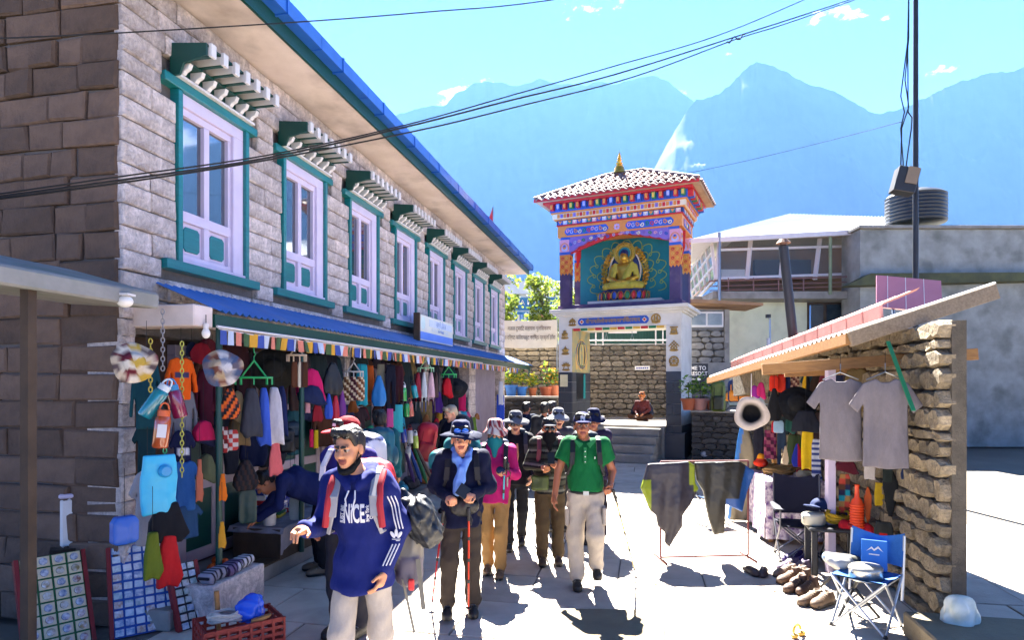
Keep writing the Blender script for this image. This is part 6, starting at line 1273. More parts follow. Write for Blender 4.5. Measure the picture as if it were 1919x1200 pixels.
# ------------------------------------------------------------------ market stall against the stone wall (right of the street)
rubble_wall('stall_wall', (5.15, 13.0), (3.62, 5.35), 0, 2.6, .16, mat('warm_rubble', '#94866f', .9, '#675b46', 5, .8, .9, 18, rnd=.3, stain=('#574c3c', 3, .5), bd=.05, vein=(.35, 12)), M('rubble_mortar'), 'rough tan stone wall behind the market stall', (.16, .42), (.09, .2), 290, 21, 'wall', False)
stl = empty('market_stall', (0, 0, 0), 0, 'open market stall with timber beams and a white sheet roof', 'stall')
A_, B_, C_, D_ = Vector((3.62, 11.8, 2.2)), Vector((3.13, 5.95, 2.55)), Vector((5.0, 11.8, 2.68)), Vector((4.5, 5.95, 3.0))
b = MB(); b.sheet(lambda u, v: tuple(B_.lerp(A_, u).lerp(D_.lerp(C_, u), v) + Vector((0, 0, .018 * math.sin(u * 300)))), 240, 2); b.build('roof_sheet', mat('zinc_white', '#c4c4c6', .4, '#adadb2', 3, .6, .05, 20), stl, fix=False)
wl = mat('weathered_wood', '#8a7a66', .85, '#6a5c4c', 4, .8, .3, 20, stretch=(12, 1, 12)); dn = Vector((0, 0, -.07))
MB().bar(B_ + dn, A_ + dn, .06, .1).build('eave_beam', M('wood'), stl); MB().bar(B_ + dn * 1.1, D_ + dn * 1.1, .06, .14).build('rake_board', wl, stl, bevel=.006)
for k in range(1, 7): a, c = B_.lerp(A_, k / 6.2), D_.lerp(C_, k / 6.2); MB().bar(a + dn, c + dn, .05, .09).build('rafter', M('wood'), stl)
MB().bar(P(1428, 693, 6.5), P(1830, 664, 6.1), .08, .11).build('beam', M('wood'), stl, bevel=.004); MB().bar(P(1470, 700, 7.6), P(1720, 690, 7.2), .07, .09).build('beam', M('wood'), stl, bevel=.004)
MB().bar(P(1440, 700, 10.5), P(1560, 696, 10.2), .07, .09).build('beam', M('wood'), stl)
for px, Y, m_ in ((1556, 7.0, M('lilac_paint')), (1452, 10.8, M('wood'))): p = P(px, 700, Y); MB().bx(p.x - .04, p.x + .04, Y - .04, Y + .04, 0, p.z + .15).build('post', m_, stl)
MB().bar(P(1664, 640, 5.9), P(1712, 770, 5.5), .035, .01).build('green_strap', mat('strap_green', '#1c7a52', .6), stl)
E0, E1 = P(1372, 690, 12.4), P(1655, 590, 7.6)
pr = empty('tiled_roof_edge', (0, 0, 0), 0, 'pinkish tile-edged roof rising behind the market stall', 'roof'); pk = mat('pink_tile', '#a8726a', .7, '#8f5e56', 5, .6, .2, rnd=.15)
for k in range(13):
    a, c = E0.lerp(E1, k / 13), E0.lerp(E1, (k + .93) / 13); MB().bar(a, c, .05, .26).build('edge_tile', pk, pr, bevel=.01)
up_ = Vector((.5, .1, .2)); b = MB(); b.sheet(lambda u, v: tuple(E0.lerp(E1, u) + up_ * v + Vector((0, 0, .13 + .02 * math.sin(u * 120)))), 80, 1); b.build('roof_sheet', pk, pr, fix=False)
MB().bar(E0 + Vector((.2, .1, -.3)), E1 + Vector((.2, .1, -.35)), .3, .5).build('wall_plate', M('warm_rubble'), pr)
so = empty('solar_panel', P(1690, 552, 9.0), R(-18), 'pinkish solar panel tilted above the stall roof', 'solar panel'); so.rotation_euler = (R(-28), R(8), R(-15)); MB().bx(-.32, .5, 0, .03, -.25, .3).build('panel', mat('solar', '#b87a86', .2, '#a86a76', 3, .5, coat=.8), so); 
for x in (-.18, .05, .28): MB().bx(x - .004, x + .004, -.004, -.001, -.25, .3).build('grid_line', M('white_paint'), so)
MB().tube([(-.1, .04, -.5), (-.1, .04, .2)], .02, 6).build('stay', M('steel'), so)
cm = empty('stove_pipe', P(1490, 632, 10.5), 0, 'tall black stove pipe with a small cowl above the tiled roof', 'chimney'); a = P(1468, 462, 10.5) - P(1490, 632, 10.5); MB().tube([(0, 0, -.3), a], .075, 14).build('pipe', M('black_metal'), cm, smooth=True); MB().lathe([(.05, .02), (.05, .06), (.12, .05), (.06, .12), (0, .13)], 14, a).build('cowl', mat('rusty', '#7a5a4a', .8, '#4a3a34', 8, .8), cm)
# hanging goods
def RH(name, kind, x0, x1, y0, y1, Y, c, label, cat, turn=0.0, **k):
    p = P((x0 + x1) / 2, y0, Y); rz = face_of(p) + turn; o = ware(name, kind, p, (x1 - x0) * Y / FPX, (y1 - y0) * Y / FPX, c, label, cat, rz, **k)
    if k.get('par') is None: hook(o, max(.05, min(.3, 2.35 - p.z)))
    return o
def hanger(o, w): MB().tube([(-w * .3, 0, -.02), (0, 0, .05), (0, 0, .13)], .006, 5).tube([(0, 0, .05), (w * .3, 0, -.02)], .006, 5).build('hanger', M('steel'), o)
for a, e, y1, Y, lb in ((1516, 1634, 866, 6.05, 'plain grey tee on a wire hanger at the stall front'), (1598, 1720, 880, 5.75, 'plain grey tee overlapping the other at the stall front')):
    o = RH('shirt', 'tee', a, e, 708, y1, Y, '#6e686c', lb, 'shirt', t=.024, fold=.03 if a > 1550 else .024, hs=.011, turn=.15 if a > 1550 else -.05); hanger(o, .5)
p = P(1408, 776, 7.6); disc_hat(p, .2, face_of(p) - .2, ['#c9bdb0', '#131316'], 'cream fleece brimmed hat with black lining on a cord', R(-92), .5, fur=True); 
t = empty('cord', P(1408, 745, 7.62), 0, 'thin white cord holding the cream hat', 'cord'); MB().tube([(0, 0, 0), (0, 0, .28)], .004, 5).build('cord_strand', M('white_paint'), t)
p = P(1495, 756, 7.9); disc_hat(p, .23, face_of(p), ['#121316'], 'floppy black sun hat hanging beside the grey tees', R(70), .5)
for (k, a, e, y0, y1, Y, c, lb, cat, pat, c2) in (
 ('sack', 1438, 1464, 728, 790, 8.2, '#16161a', 'black trapper hat hanging behind the cream hat', 'hat', None, None), ('drape', 1480, 1540, 770, 812, 7.7, '#1a1d28', 'black cloth under the floppy sun hat', 'cloth', None, None),
 ('cap', 1404, 1424, 722, 748, 9.5, '#8a2a8a', 'purple beanie high in the stall', 'beanie', None, None), ('cap', 1416, 1436, 716, 750, 9.3, '#c22a6a', 'pink beanie high in the stall', 'beanie', None, None), ('pouch', 1442, 1458, 704, 734, 9, '#d8321c', 'orange red pouch high in the stall', 'pouch', None, None), ('pouch', 1457, 1472, 702, 736, 9, '#c2301c', 'vermilion pouch beside the orange red one', 'pouch', None, None), ('cloth', 1470, 1482, 704, 740, 9, '#1a2448', 'navy cloth beside the vermilion pouch', 'cloth', None, None), ('cloth', 1482, 1498, 702, 735, 9, '#8a5a4a', 'brown patterned scarf in the stall', 'scarf', ('p', ['#8a5a4a', '#c2a48a', '#5a2a2a'], .03, .03), None), ('drape', 1502, 1520, 704, 735, 8.8, '#d8a81c', 'yellow and black pennant sack', 'sack', 'half', '#16161a'), ('drape', 1516, 1545, 702, 738, 8.4, '#3a2a20', 'dark brown felt cap in the stall', 'cap', None, None),
 ('cloth', 1502, 1526, 806, 882, 8.0, '#d8b41c', 'bright yellow shirt hanging low in the stall', 'shirt', None, None), ('cloth', 1521, 1540, 822, 902, 7.8, '#c2c6d2', 'white and navy striped towel', 'towel', 'stripe', '#2a3a7a'), ('cloth', 1476, 1502, 815, 872, 8.6, '#3a4a2a', 'olive cloth bag at the back of the stall', 'bag', None, None), ('sack', 1484, 1505, 832, 876, 8.3, '#1c2a8a', 'blue and red pompom hat in the stall', 'hat', 'half', '#a81c2a'), ('pouch', 1446, 1462, 790, 812, 8.6, '#a81c2a', 'small red purse in the stall', 'purse', None, None), ('pouch', 1450, 1468, 788, 812, 8.3, '#8aa8c2', 'small pale blue purse in the stall', 'purse', None, None), ('cap', 1468, 1490, 782, 815, 8.2, '#1c4a44', 'dark green cap in the stall', 'cap', None, None), ('trousers', 1412, 1432, 800, 880, 9.2, '#1a1a26', 'black leggings at the far end of the stall', 'leggings', None, None), ('cloth', 1432, 1456, 806, 862, 9.0, '#6a1c44', 'plum checked shawl at the back of the stall', 'shawl', ('p', ['#6a1c44', '#8a4a5a', '#3a1428'], .05, .05), None), ('trousers', 1456, 1474, 802, 872, 8.8, '#243448', 'slate trousers at the back of the stall', 'trousers', None, None), ('sack', 1466, 1478, 836, 872, 8.2, '#b8a488', 'cream knitted mitten in the stall', 'mitten', None, None),
 ('cap', 1562, 1608, 858, 890, 6.9, '#4a1020', 'maroon beanie under the grey tees', 'beanie', None, None), ('cloth', 1572, 1594, 888, 968, 7.0, '#c24a3a', 'long multicoloured striped scarf on the white post', 'scarf', ('p', ['#c24a3a', '#1c8a9a', '#5a3a2a', '#a8804a', '#2a2a4a'], 1.0, .06), None), ('cloth', 1620, 1640, 868, 900, 6.6, '#b0a8a4', 'pale grey glove pair', 'gloves', None, None), ('pouch', 1655, 1672, 868, 905, 6.2, '#1a2220', 'black camera pouch below the grey tees', 'pouch', None, None), ('cloth', 1690, 1722, 880, 900, 6.1, '#1c2a4a', 'navy cloth below the grey tees', 'cloth', None, None), ('umbrella', 1619, 1634, 912, 985, 6.7, '#b8562a', 'short orange umbrella on the stone wall', 'umbrella', None, None), ('cloth', 1640, 1662, 905, 950, 6.6, '#b8981c', 'yellow rope hank on the stone wall', 'rope', None, None), ('pouch', 1640, 1672, 978, 1040, 6.2, '#2a2c2a', 'black shoe inserts packet with red label', 'packet', 'tag', '#b01c1c'), ('umbrella', 1655, 1682, 880, 970, 6.3, '#16181a', 'black folded tripod on the stone wall', 'tripod', None, None)):
    RH(cat.replace(' ', '_'), k, a, e, y0, y1, Y, c, lb, cat, pat=pat, c2=c2)
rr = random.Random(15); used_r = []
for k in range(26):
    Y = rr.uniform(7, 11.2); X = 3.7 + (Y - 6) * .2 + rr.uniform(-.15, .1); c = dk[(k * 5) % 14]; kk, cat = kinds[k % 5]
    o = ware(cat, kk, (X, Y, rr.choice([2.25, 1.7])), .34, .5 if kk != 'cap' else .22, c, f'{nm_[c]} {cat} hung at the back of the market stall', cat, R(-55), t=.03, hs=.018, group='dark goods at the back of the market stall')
# orange rescue sled handle: ribbed plastic flask
s = empty('orange_flask', P(1606, 965, 6.7), face_of(P(1606, 965, 6.7)), 'ribbed bright orange plastic flask hanging on the stall wall', 'flask'); op = mat('orange_plastic', '#d8461c', .4, '#c23c14', 5, .4)
prf = [(.03, -.17)]; 
for k in range(10): prf += [(.075, -.15 + k * .028), (.062, -.138 + k * .028)]
prf += [(.05, .15), (.025, .18), (.02, .3), (.03, .31), (0, .32)]
MB().lathe(prf, 18, sq=(1, .55)).build('body', op, s, smooth=True); hook(s, .5)
# table with floral cloth
ft = empty('floral_table', (3.28, 8.3, 0), R(-12), 'table covered by a white and purple floral cloth', 'table')
fm_ = mat('floral_cloth', '#d0c8d2', .85, '#4a2470', 17, 1.0, .2, 60, detail=2); fm2 = fm_
b = MB()
def side(u, v, x0, y0, x1, y1): x = x0 + (x1 - x0) * u; y = y0 + (y1 - y0) * u; w = .02 * v * math.sin(u * 24); nx, ny = (y1 - y0), -(x1 - x0); l = math.hypot(nx, ny); return (x + nx / l * (w + .03 * v), y + ny / l * (w + .03 * v), .8 - .74 * v)
b.sheet(lambda u, v: side(u, v, 0, 0, .75, 0), 30, 8); b.sheet(lambda u, v: side(u, v, 0, 1.7, 0, 0), 40, 8); b.sheet(lambda u, v: (.75 * u, 1.7 * v, .80 + .004 * math.sin(u * 9 + v * 20)), 8, 16); b.build('tablecloth', fm_, ft, smooth=True, fix=False)
MB().bx(.03, .72, .03, 1.67, .74, .785).build('top', M('wood'), ft)
for x in (.06, .66):
    for y in (.06, 1.6): MB().bx(x, x + .05, y, y + .05, 0, .739).build('leg', M('wood'), ft)
def TBL(x, y, z): return Matrix.Translation((3.28, 8.3, 0)) @ Matrix.Rotation(R(-12), 4, 'Z') @ Vector((x, y, z))
for k, (x, y, r, c, lb) in enumerate(((.3, .75, .2, '#a8844a', 'straw rope coil piled on the floral table'), (.45, 1.15, .2, '#b8945a', 'pale straw rope coil behind the other on the floral table'), (.2, 1.2, .16, '#8a6a3a', 'brown straw rope coil at the back of the floral table'))): rope_coil(TBL(x, y, .805), r, 6, c, lb, .5 * k, .016, 0, .8)
s = SDF(); s.ell((0, 0, .06), (.1, .1, .06), 0, .03).ell((0, 0, .14), (.06, .06, .07), 1, .04).ell((0, 0, .22), .03, 2, .02); o = link('knitted_hat', s.mesh('knitted_hat', cloth_m, .01, ['#c23018', '#d88a1c', '#b01c2a']), label='red and orange knitted hat on the straw coils', cat='hat'); o.location = TBL(.1, .95, .87)
for k, (x, y, c, lb) in enumerate(((.55, .35, '#b8b090', 'cream rolled bandage on the floral table'), (.62, .7, '#8a2a2a', 'red cloth bundle on the floral table'), (.15, 1.45, '#b03018', 'scarlet cloth bundle at the back of the floral table'))):
    s = SDF(); s.ell((0, 0, .05), (.11, .08, .05), 0, .02); o = link('cloth_bundle', s.mesh('cloth_bundle', cloth_m, .012, [c], disp=wrinkle(.01, k, 40)), label=lb, cat='cloth'); o.location = TBL(x, y, .805)
t = empty('tent_sheet', P(1392, 868, 9.6), face_of(P(1392, 868, 9.6)), 'blue and tan tent sheet draped at the stall end', 'tent sheet'); t.location.z = .02
h = 1.55; link('sheet', garment('sheet', [(-.22, 0), (.2, 0), (.22, .8), (.1, 1.3), (.02, 1.5), (-.02, 1.5), (-.08, 1.2)], shell_m, .05, .03, 14, .02, 4, lambda x, z, y: lin('#2a6ab0') if x < -.18 + z * .14 else lin('#7a705a')), t)
# dark camp chair
def camp_chair(loc, rz, fabric, frame, label, w=.52, d=.46, sh=.42, bh=.86, arms=True, s=1.0):
    t = empty('camp_chair', loc, rz, label, 'chair'); t.scale = (s,) * 3; fm = mat('chairfab_' + fabric, fabric, .8, None, 20, .4, .3, 90); m = mat('chairfr_' + frame, frame, .35, None, 6, .4, metal=.7)
    for a, e in (((-w/2, -d/2, 0), (w/2, -d/2, sh)), ((w/2, -d/2, 0), (-w/2, -d/2, sh)), ((-w/2, d/2, 0), (w/2, d/2, sh)), ((w/2, d/2, 0), (-w/2, d/2, sh)), ((-w/2, -d/2, 0), (-w/2, d/2, sh)), ((-w/2, d/2, 0), (-w/2, -d/2, sh)), ((w/2, -d/2, 0), (w/2, d/2, sh)), ((w/2, d/2, 0), (w/2, -d/2, sh))): MB().tube([a, e], .011, 8).build('leg', m, t, smooth=True)
    for k in (-1, 1):
        MB().tube([(k*w/2, d/2, sh * .5), (k*w/2, d/2 + .06, bh)], .012, 8).build('back_post', m, t, smooth=True); MB().sph((k*w/2, -d/2, .01), .02, 8, 5).build('foot', M('black_metal'), t)
        if arms: MB().tube([(k*w/2, -d/2, sh * .9), (k*w/2, -d/2, sh + .18)], .011, 8).build('arm_post', m, t); b = MB(); b.sheet(lambda u, v, k=k: (k*w/2 + (u - .5) * .09, -d/2 - .04 + (d + .06) * v, sh + .2 - .03 * math.sin(math.pi * v)), 2, 8); b.sheet(lambda u, v, k=k: (k*w/2 + (u - .5) * .09, -d/2 - .04 + (d + .06) * v, sh + .185 - .03 * math.sin(math.pi * v)), 2, 8); b.build('armrest', fm, t, fix=False)
    b = MB(); f1 = lambda u, v, o=0: (-w/2 + w * u, -d/2 + d * v, sh - .05 * math.sin(math.pi * u) * math.sin(math.pi * v) - o); b.sheet(f1, 10, 10); b.sheet(lambda u, v: f1(u, v, .012), 10, 10); b.build('seat', fm, t, smooth=True, fix=False)
    b = MB(); f2 = lambda u, v, o=0: (-w/2 + w * u, d/2 + .01 + .05 * v + .05 * math.sin(math.pi * u) + o, sh + .06 + (bh - sh - .05) * v + (.06 * (abs(u - .5) * 2) ** 1.5 - .05) * v); b.sheet(f2, 12, 10); b.sheet(lambda u, v: f2(u, v, .012), 12, 10); b.build('backrest', fm, t, smooth=True, fix=False)
    return t
camp_chair(G(1508, 1052) + Vector((.0, .1, 0)), R(-14), '#171830', '#5a5a62', 'dark navy folding camp chair beside the floral table', bh=.95)
camp_chair(G(1632, 1182) + Vector((.02, .1, 0)), R(-48), '#1f5a9e', '#a9adb2', 'bright blue folding camp chair with pots on its seat', w=.42, d=.4, sh=.44, bh=.76, arms=False)
BC = G(1632, 1182) + Vector((.02, .1, 0))
def steel_pot(loc, r, h, label, m): t = empty('cooking_pot', loc, .3, label, 'pot'); MB().lathe([(r * .9, 0), (r, .015), (r, h * .7), (r * 1.04, h * .72), (r * 1.02, h * .8), (r * .9, h * .92), (r * .4, h), (0, h)], 24, sq=(1, .85)).build('body', m, t, smooth=True); MB().tube([(-r, 0, h * .5), (-r * 1.15, 0, h * .6), (-r * 1.0, 0, h * .75)], .006, 6).build('handle', M('steel'), t)
steel_pot(BC + Vector((-.02, -.02, .40)), .14, .13, 'oval steel cooking pot on the blue camp chair', mat('alu', '#b0aea4', .3, '#8f8d84', 5, .5, metal=.7))
bk = empty('blue_packet', BC + Vector((.12, .1, .44)), R(-50), 'blue packet with a white mountain logo against the chair back', 'packet'); bk.rotation_euler = (R(-18), 0, R(-30)); MB().bx(-.1, .1, -.012, .012, 0, .26).build('cover', mat('packet_blue', '#2a66b4', .4, '#3474c4', 5, .4), bk, bevel=.004); MB().prism([(-.06, .16), (-.02, .2), (.0, .18), (.03, .21), (.07, .16), (.03, .19), (.0, .165), (-.02, .185)], -.016, -.0125).build('logo', M('white_paint'), bk); MB().bx(-.04, .04, -.015, -.0125, .13, .14).build('lettering', M('white_paint'), bk)
s = SDF(); s.ell((0, 0, .06), (.12, .09, .06), 0, .02).ell((.1, .04, .07), (.1, .08, .05), 1, .03).ell((-.06, .05, .08), (.06, .06, .05), 2, .02); o = link('wrapped_bundle', s.mesh('wrapped_bundle', shell_m, .011, ['#9a9a98', '#4a4a44', '#7a94b0'], disp=wrinkle(.008, 4, 50)), label='grey wrapped bundle behind the cooking pot', cat='bundle'); o.location = BC + Vector((-.12, .22, .42))
# black plastic table with tin, rope, cap, red cloth
bt = empty('plastic_table', G(1552, 1086) + Vector((.15, .2, 0)), R(-14), 'black plastic side table loaded with rope and a tin', 'table'); pm = mat('black_plastic', '#1b1e26', .45, '#262a34', 5, .4)
MB().bx(-.28, .28, -.24, .24, .49, .53).build('top', pm, bt, bevel=.012)
for x in (-.25, .19):
    for y in (-.21, .16): MB().bx(x, x + .06, y, y + .05, 0, .489).build('leg', pm, bt, bevel=.008)
BT = bt.location; steel_pot(BT + Vector((-.2, .02, .532)), .13, .13, 'oval pale tin beside the yellow rope', mat('tin_pale', '#c2bfae', .45, '#a8a594', 5, .5))
rope_coil(BT + Vector((.05, .02, .58)), .15, 11, '#b8941c', 'thick coil of yellow rope on the black table', .3, .012, R(25), .6)
rope_coil(BT + Vector((.14, -.16, .535)), .12, 5, '#8a1420', 'dark red rope on the black table edge', .8, .014)
def cap_thing(loc, rz, c, label, r=.1):
    s = SDF(); s.ell((0, 0, .02), (r * .85, r, r * .85), 0, .01).box((0, 0, -r), (r * 2, r * 2, r), 0, 0, 0, cut=True).ell((0, -r * 1.25, .012), (r * .75, r * .75, .012), 0, .015); o = link('baseball_cap', s.mesh('baseball_cap', cloth_m, .008, [c]), label=label, cat='cap'); o.location = loc; o.rotation_euler = (R(-12), 0, rz); return o
cap_thing(BT + Vector((-.08, .12, .68)), R(-60), '#15254e', 'navy baseball cap on top of the pale tin', .12)
s = SDF(); s.chain([(-.2, 0, .06), (0, -.03, .09), (.2, .02, .04)], [.05, .06, .05], 0, .03); o = link('red_cloth', s.mesh('red_cloth', cloth_m, .012, ['#a01424'], disp=wrinkle(.012, 7, 45)), label='crimson cloth roll hanging off the black table', cat='cloth'); o.location = BT + Vector((.2, -.22, .46)); o.rotation_euler = (0, R(14), R(-10))
# black tripod stools in the shade
for k, (px, py) in enumerate(((1572, 1112), (1600, 1150))):
    p = G(px, py); t = empty('folding_stool', p, .5 * k, ['black folding stool between the black table and blue chair', 'black folding stool partly under the blue chair'][k], 'stool')
    for a in range(3): an = a * 2.1 + k; MB().tube([(.2 * math.cos(an), .2 * math.sin(an), 0), (-.12 * math.cos(an), -.12 * math.sin(an), .36)], .013, 8).build('leg', M('black_metal'), t, smooth=True)
    MB().lathe([(.16, .36), (.165, .375), (0, .36)], 3, rot if False else (0, 0, 0)).build('seat', M('black_metal'), t)
# shoes
def shoe(loc, rz, c, sole, lace, label, L=.29, high=.0, group=None, s_=1.0):
    s = SDF(); w = .048; s.cap((0, L * .42, .05), (0, -L * .3, .04), .045, .042, 0, .03).ell((0, -L * .34, .04), (w, .075, .042), 0, .03).cap((0, L * .33, .07), (0, L * .33, .1 + high), .044, .042, 0, .03).cap((0, L * .1, .085), (0, -L * .2, .06), .032, .03, 1, .02)
    s.box((0, 0, .012), (.05, L * .5, .016), .012, 2, .012); s.ell((0, L * .33, .13 + high), (.032, .042, .03), 3, .01, cut=True)
    for k in range(4): s.cap((-.03, L * (.08 - .08 * k), .104 - .012 * k), (.03, L * (.05 - .08 * k), .104 - .012 * k), .008, .008, 4, .003)
    o = link('shoe', s.mesh('shoe', mat('shoe_leather', '#888888', .7, None, 20, .5, .3, 60, attr=True), .0068, [c, c, sole, '#1a1614', lace]), label=label, cat='shoe', group=group); o.location = loc; o.rotation_euler = (0, 0, rz); o.scale = (s_,) * 3; return o
SH = [(1495, 1052, '#3a2a6a', '#b8b4b0', '#d0d0d8', 'purple'), (1486, 1068, '#5c5068', '#463c36', '#a8a098', 'mauve grey'), (1480, 1080, '#6a5a50', '#3a3028', '#9a8c7c', 'beige'), (1487, 1092, '#5a4436', '#2e231c', '#8a7660', 'tan'), (1500, 1108, '#4c362a', '#261b15', '#7a6450', 'brown'), (1528, 1132, '#544234', '#2a211b', '#86705c', 'camel')]
for k, (px, py, c, so_, la, nm) in enumerate(SH):
    for j in (0, 1):
        p = G(px + j * 22 - 8, py + j * 4); shoe(p, R(-62 + 6 * j), c, so_, la, f'{nm} trekking shoe in the row of shoes beside the stall' , .30, .03 if k in (3, 4) else 0, 'pairs of used trekking shoes')
for j, (px, py) in enumerate(((1406, 1076), (1431, 1078))):
    s = SDF(); s.cap((0, .09, .04), (0, -.08, .04), .042, .046, 0, .03).ell((0, -.1, .035), (.05, .07, .04), 0, .02).box((0, .1, .085), (.034, .05, .04), .02, 0, .02, cut=True); o = link('clog', s.mesh('clog', mat('clog_rubber', '#2a2024', .5, '#38292c', 6, .5), .009), label='dark rubber clog on the paving by the drying rack', cat='clog', group='pair of dark clogs'); o.location = G(px, py); o.rotation_euler = (0, 0, R(10 - 35 * j))
t = empty('strap_toy', G(1500, 1196), .6, 'small yellow strap toy lying on the paving', 'toy'); MB().tube([Vector((.05 * math.cos(a), .03, .05 + .045 * math.sin(a))) for a in np.linspace(0, 3.3, 10)], .012, 6).build('band', mat('toy_yellow', '#c2983a', .5), t); MB().sph((.05, .02, .02), (.04, .03, .02), 10, 6).build('pad', mat('toy_yellow', '#c2983a', .5), t); MB().sph((-.05, .02, .02), (.035, .03, .02), 10, 6).build('pad', mat('toy_yellow', '#c2983a', .5), t)
cs = empty('stone_step', (3.35, 4.75, 0), R(-12), 'worn concrete step at the foot of the stone wall', 'step'); MB().bx(-.25, .8, -.5, .45, 0, .2).build('block', M('concrete_tan'), cs, bevel=.015)
s = SDF(); s.ell((0, 0, .32), (.22, .18, .34), 0, .02); o = link('plastic_sack', s.mesh('plastic_sack', mat('sack_white', '#c6cdc6', .35, '#9fae9c', 5, .7), .02, disp=wrinkle(.02, 6, 22)), label='bulging white plastic sack by the stone wall', cat='sack'); o.location = (3.5, 5.0, .0); o.scale = (.6, .6, .62)
# drying rack with two jackets
d0, d1 = G(1238, 1050), G(1402, 1046); dr_ = empty('drying_rack', d0, math.atan2(d1.y - d0.y, d1.x - d0.x), 'low red tube rack with two jackets drying in the street', 'rack'); wd = (d1 - d0).length; rm = M('rust_red')
for x in (0, wd):
    MB().tube([(x, 0, .03), (x, 0, 1.15)], .012, 8).build('upright', rm, dr_); MB().tube([(x, -.22, .012), (x, .24, .012)], .012, 8).build('foot', rm, dr_)
for z in (.03, 1.15): MB().tube([(0, 0, z), (wd, 0, z)], .012, 8).build('bar', rm, dr_)
jx = math.atan2(d1.y - d0.y, d1.x - d0.x)
def jp(px, py): k = FPX / 7.45; return ((px - 1238) / k, (1050 - py) / k)
def bend_over(Xc, Zt):
    def f(X, Z): return np.where(Z > Zt - .1, .0, .0) * X
    return f
P1 = [jp(*q) for q in ((1212, 868), (1290, 864), (1302, 872), (1303, 905), (1311, 915), (1292, 945), (1276, 965), (1277, 985), (1262, 1010), (1254, 1026), (1247, 1018), (1248, 1000), (1232, 985), (1228, 965), (1216, 955), (1197, 912), (1202, 898))]
P2 = [jp(*q) for q in ((1302, 866), (1388, 864), (1398, 870), (1418, 884), (1412, 905), (1393, 960), (1360, 944), (1361, 1002), (1341, 1004), (1330, 970), (1318, 920), (1306, 900))]
def jc(main, edge, poly, xe):
    def f(x, z, y): return lin(edge) if xe(x, z) else lin(main)
    return f
j1 = link('jacket', garment('jacket', P1, shell_m, .045, .034, 13, .013, 3, jc('#2a2630', '#7c8a1c', P1, lambda x, z: (x < -.13 and z < .95 and z > .5 + x * -.2 and x < -.08 - (.95 - z) * .05) or (.33 < x < .40 and z > .88) or (x > .38 and z > .80))), label='dark grey jacket with lime lining drying on the rack', cat='jacket'); j1.location = d0 + Vector((0, -.04, 0)); j1.rotation_euler = (0, 0, jx)
j2 = link('jacket', garment('jacket', P2, shell_m, .045, .034, 13, .013, 5, jc('#26241e', '#1c4a8a', P2, lambda x, z: x - .98 > -(1.0 - z) * .28 or (z < .72 and x > .75 and z > .5))), label='olive black jacket with blue lining drying on the rack', cat='jacket'); j2.location = d0 + Vector((0, -.05, 0)); j2.rotation_euler = (0, 0, jx)
t = link('care_tag', None) if False else None
tf = empty('folding_trestle', G(1338, 985), .3, 'thin steel folding stool frame behind the drying rack', 'stool')
for a, e in (((-.2, -.1, 0), (.2, -.1, .42)), ((.2, -.1, 0), (-.2, -.1, .42)), ((-.2, .15, 0), (.2, .15, .42)), ((.2, .15, 0), (-.2, .15, .42)), ((-.2, -.1, 0.01), (-.2, .15, 0.01)), ((.2, -.1, 0.01), (.2, .15, 0.01))): MB().tube([a, e], .009, 6).build('bar', M('steel'), tf)
b = MB(); b.sheet(lambda u, v: (-.2 + .4 * u, -.1 + .25 * v, .42 - .03 * math.sin(math.pi * u)), 6, 2); b.build('seat', mat('stool_blue', '#2a4a7a', .8), tf, fix=False)
# bags on the terrace wall and stones beside it
p = P(1346, 745, 16.2); backpack(p, .34, .72, .24, '#4a5a1c', 'tall olive green backpack standing on the rubble wall', face_of(p), '#22260f')
p = P(1378, 735, 13.2); backpack(p, .3, .42, .2, '#1c2c5a', 'navy backpack with orange pocket hanging at the stall end', face_of(p), '#d8861c')
p = P(1395, 735, 12.6); backpack(p, .26, .4, .2, '#1a1a22', 'black and orange backpack hanging at the stall end', face_of(p), '#c2701c')
rk = empty('stone_heap', G(1350, 870), 0, 'heap of pale quarried stones at the foot of the rubble wall', 'stone heap')
for k in range(14):
    s = SDF(); s.box((0, 0, 0), (.2, .14, .1), .05, 0, 0); me = s.mesh('stone', mat('pale_rock', '#a8a8ac', .9, '#85858a', 5, .8, .5), .035, disp=wrinkle(.03, k, 12, 1)); o = link('stone', me, rk); o.location = (random.uniform(-.5, .6), random.uniform(-.1, .4), .1 + .13 * (k // 5)); o.rotation_euler = (random.random(), random.random(), random.random() * 3)
# ------------------------------------------------------------------ people
skin_m = mat('skin', '#888888', .5, None, 30, .12, .05, 120, attr=True, spec=.35, sss=.08)
hair_m = mat('hair', '#888888', .5, None, 60, .5, .4, 140, attr=True, stretch=(1, 1, .2))
knit_m = mat('clothing', '#888888', .85, None, 9, .45, .6, 12, attr=True, spec=.15, bd=.035, stretch=(1, 1, .55), vein=(.05, 70), bdet=1.5)
leather_m = mat('boot', '#888888', .6, None, 20, .4, .25, 60, attr=True)
V = lambda *a: np.array(a, float)
def Rz(a): return np.array(Matrix.Rotation(a, 3, 'Z'))
BASE = dict(pel=(0, 0, .95), che=(0, .01, 1.27), nek=(0, .015, 1.46), hed=(0, -.015, 1.595), sL=(-.165, .015, 1.41), sR=(.165, .015, 1.41), eL=(-.225, .05, 1.14), eR=(.225, .05, 1.14), wL=(-.235, -.05, .90), wR=(.235, -.05, .90), hL=(-.09, 0, .92), hR=(.09, 0, .92), kL=(-.10, -.02, .50), kR=(.10, -.02, .50), aL=(-.10, .03, .09), aR=(.10, .03, .09))
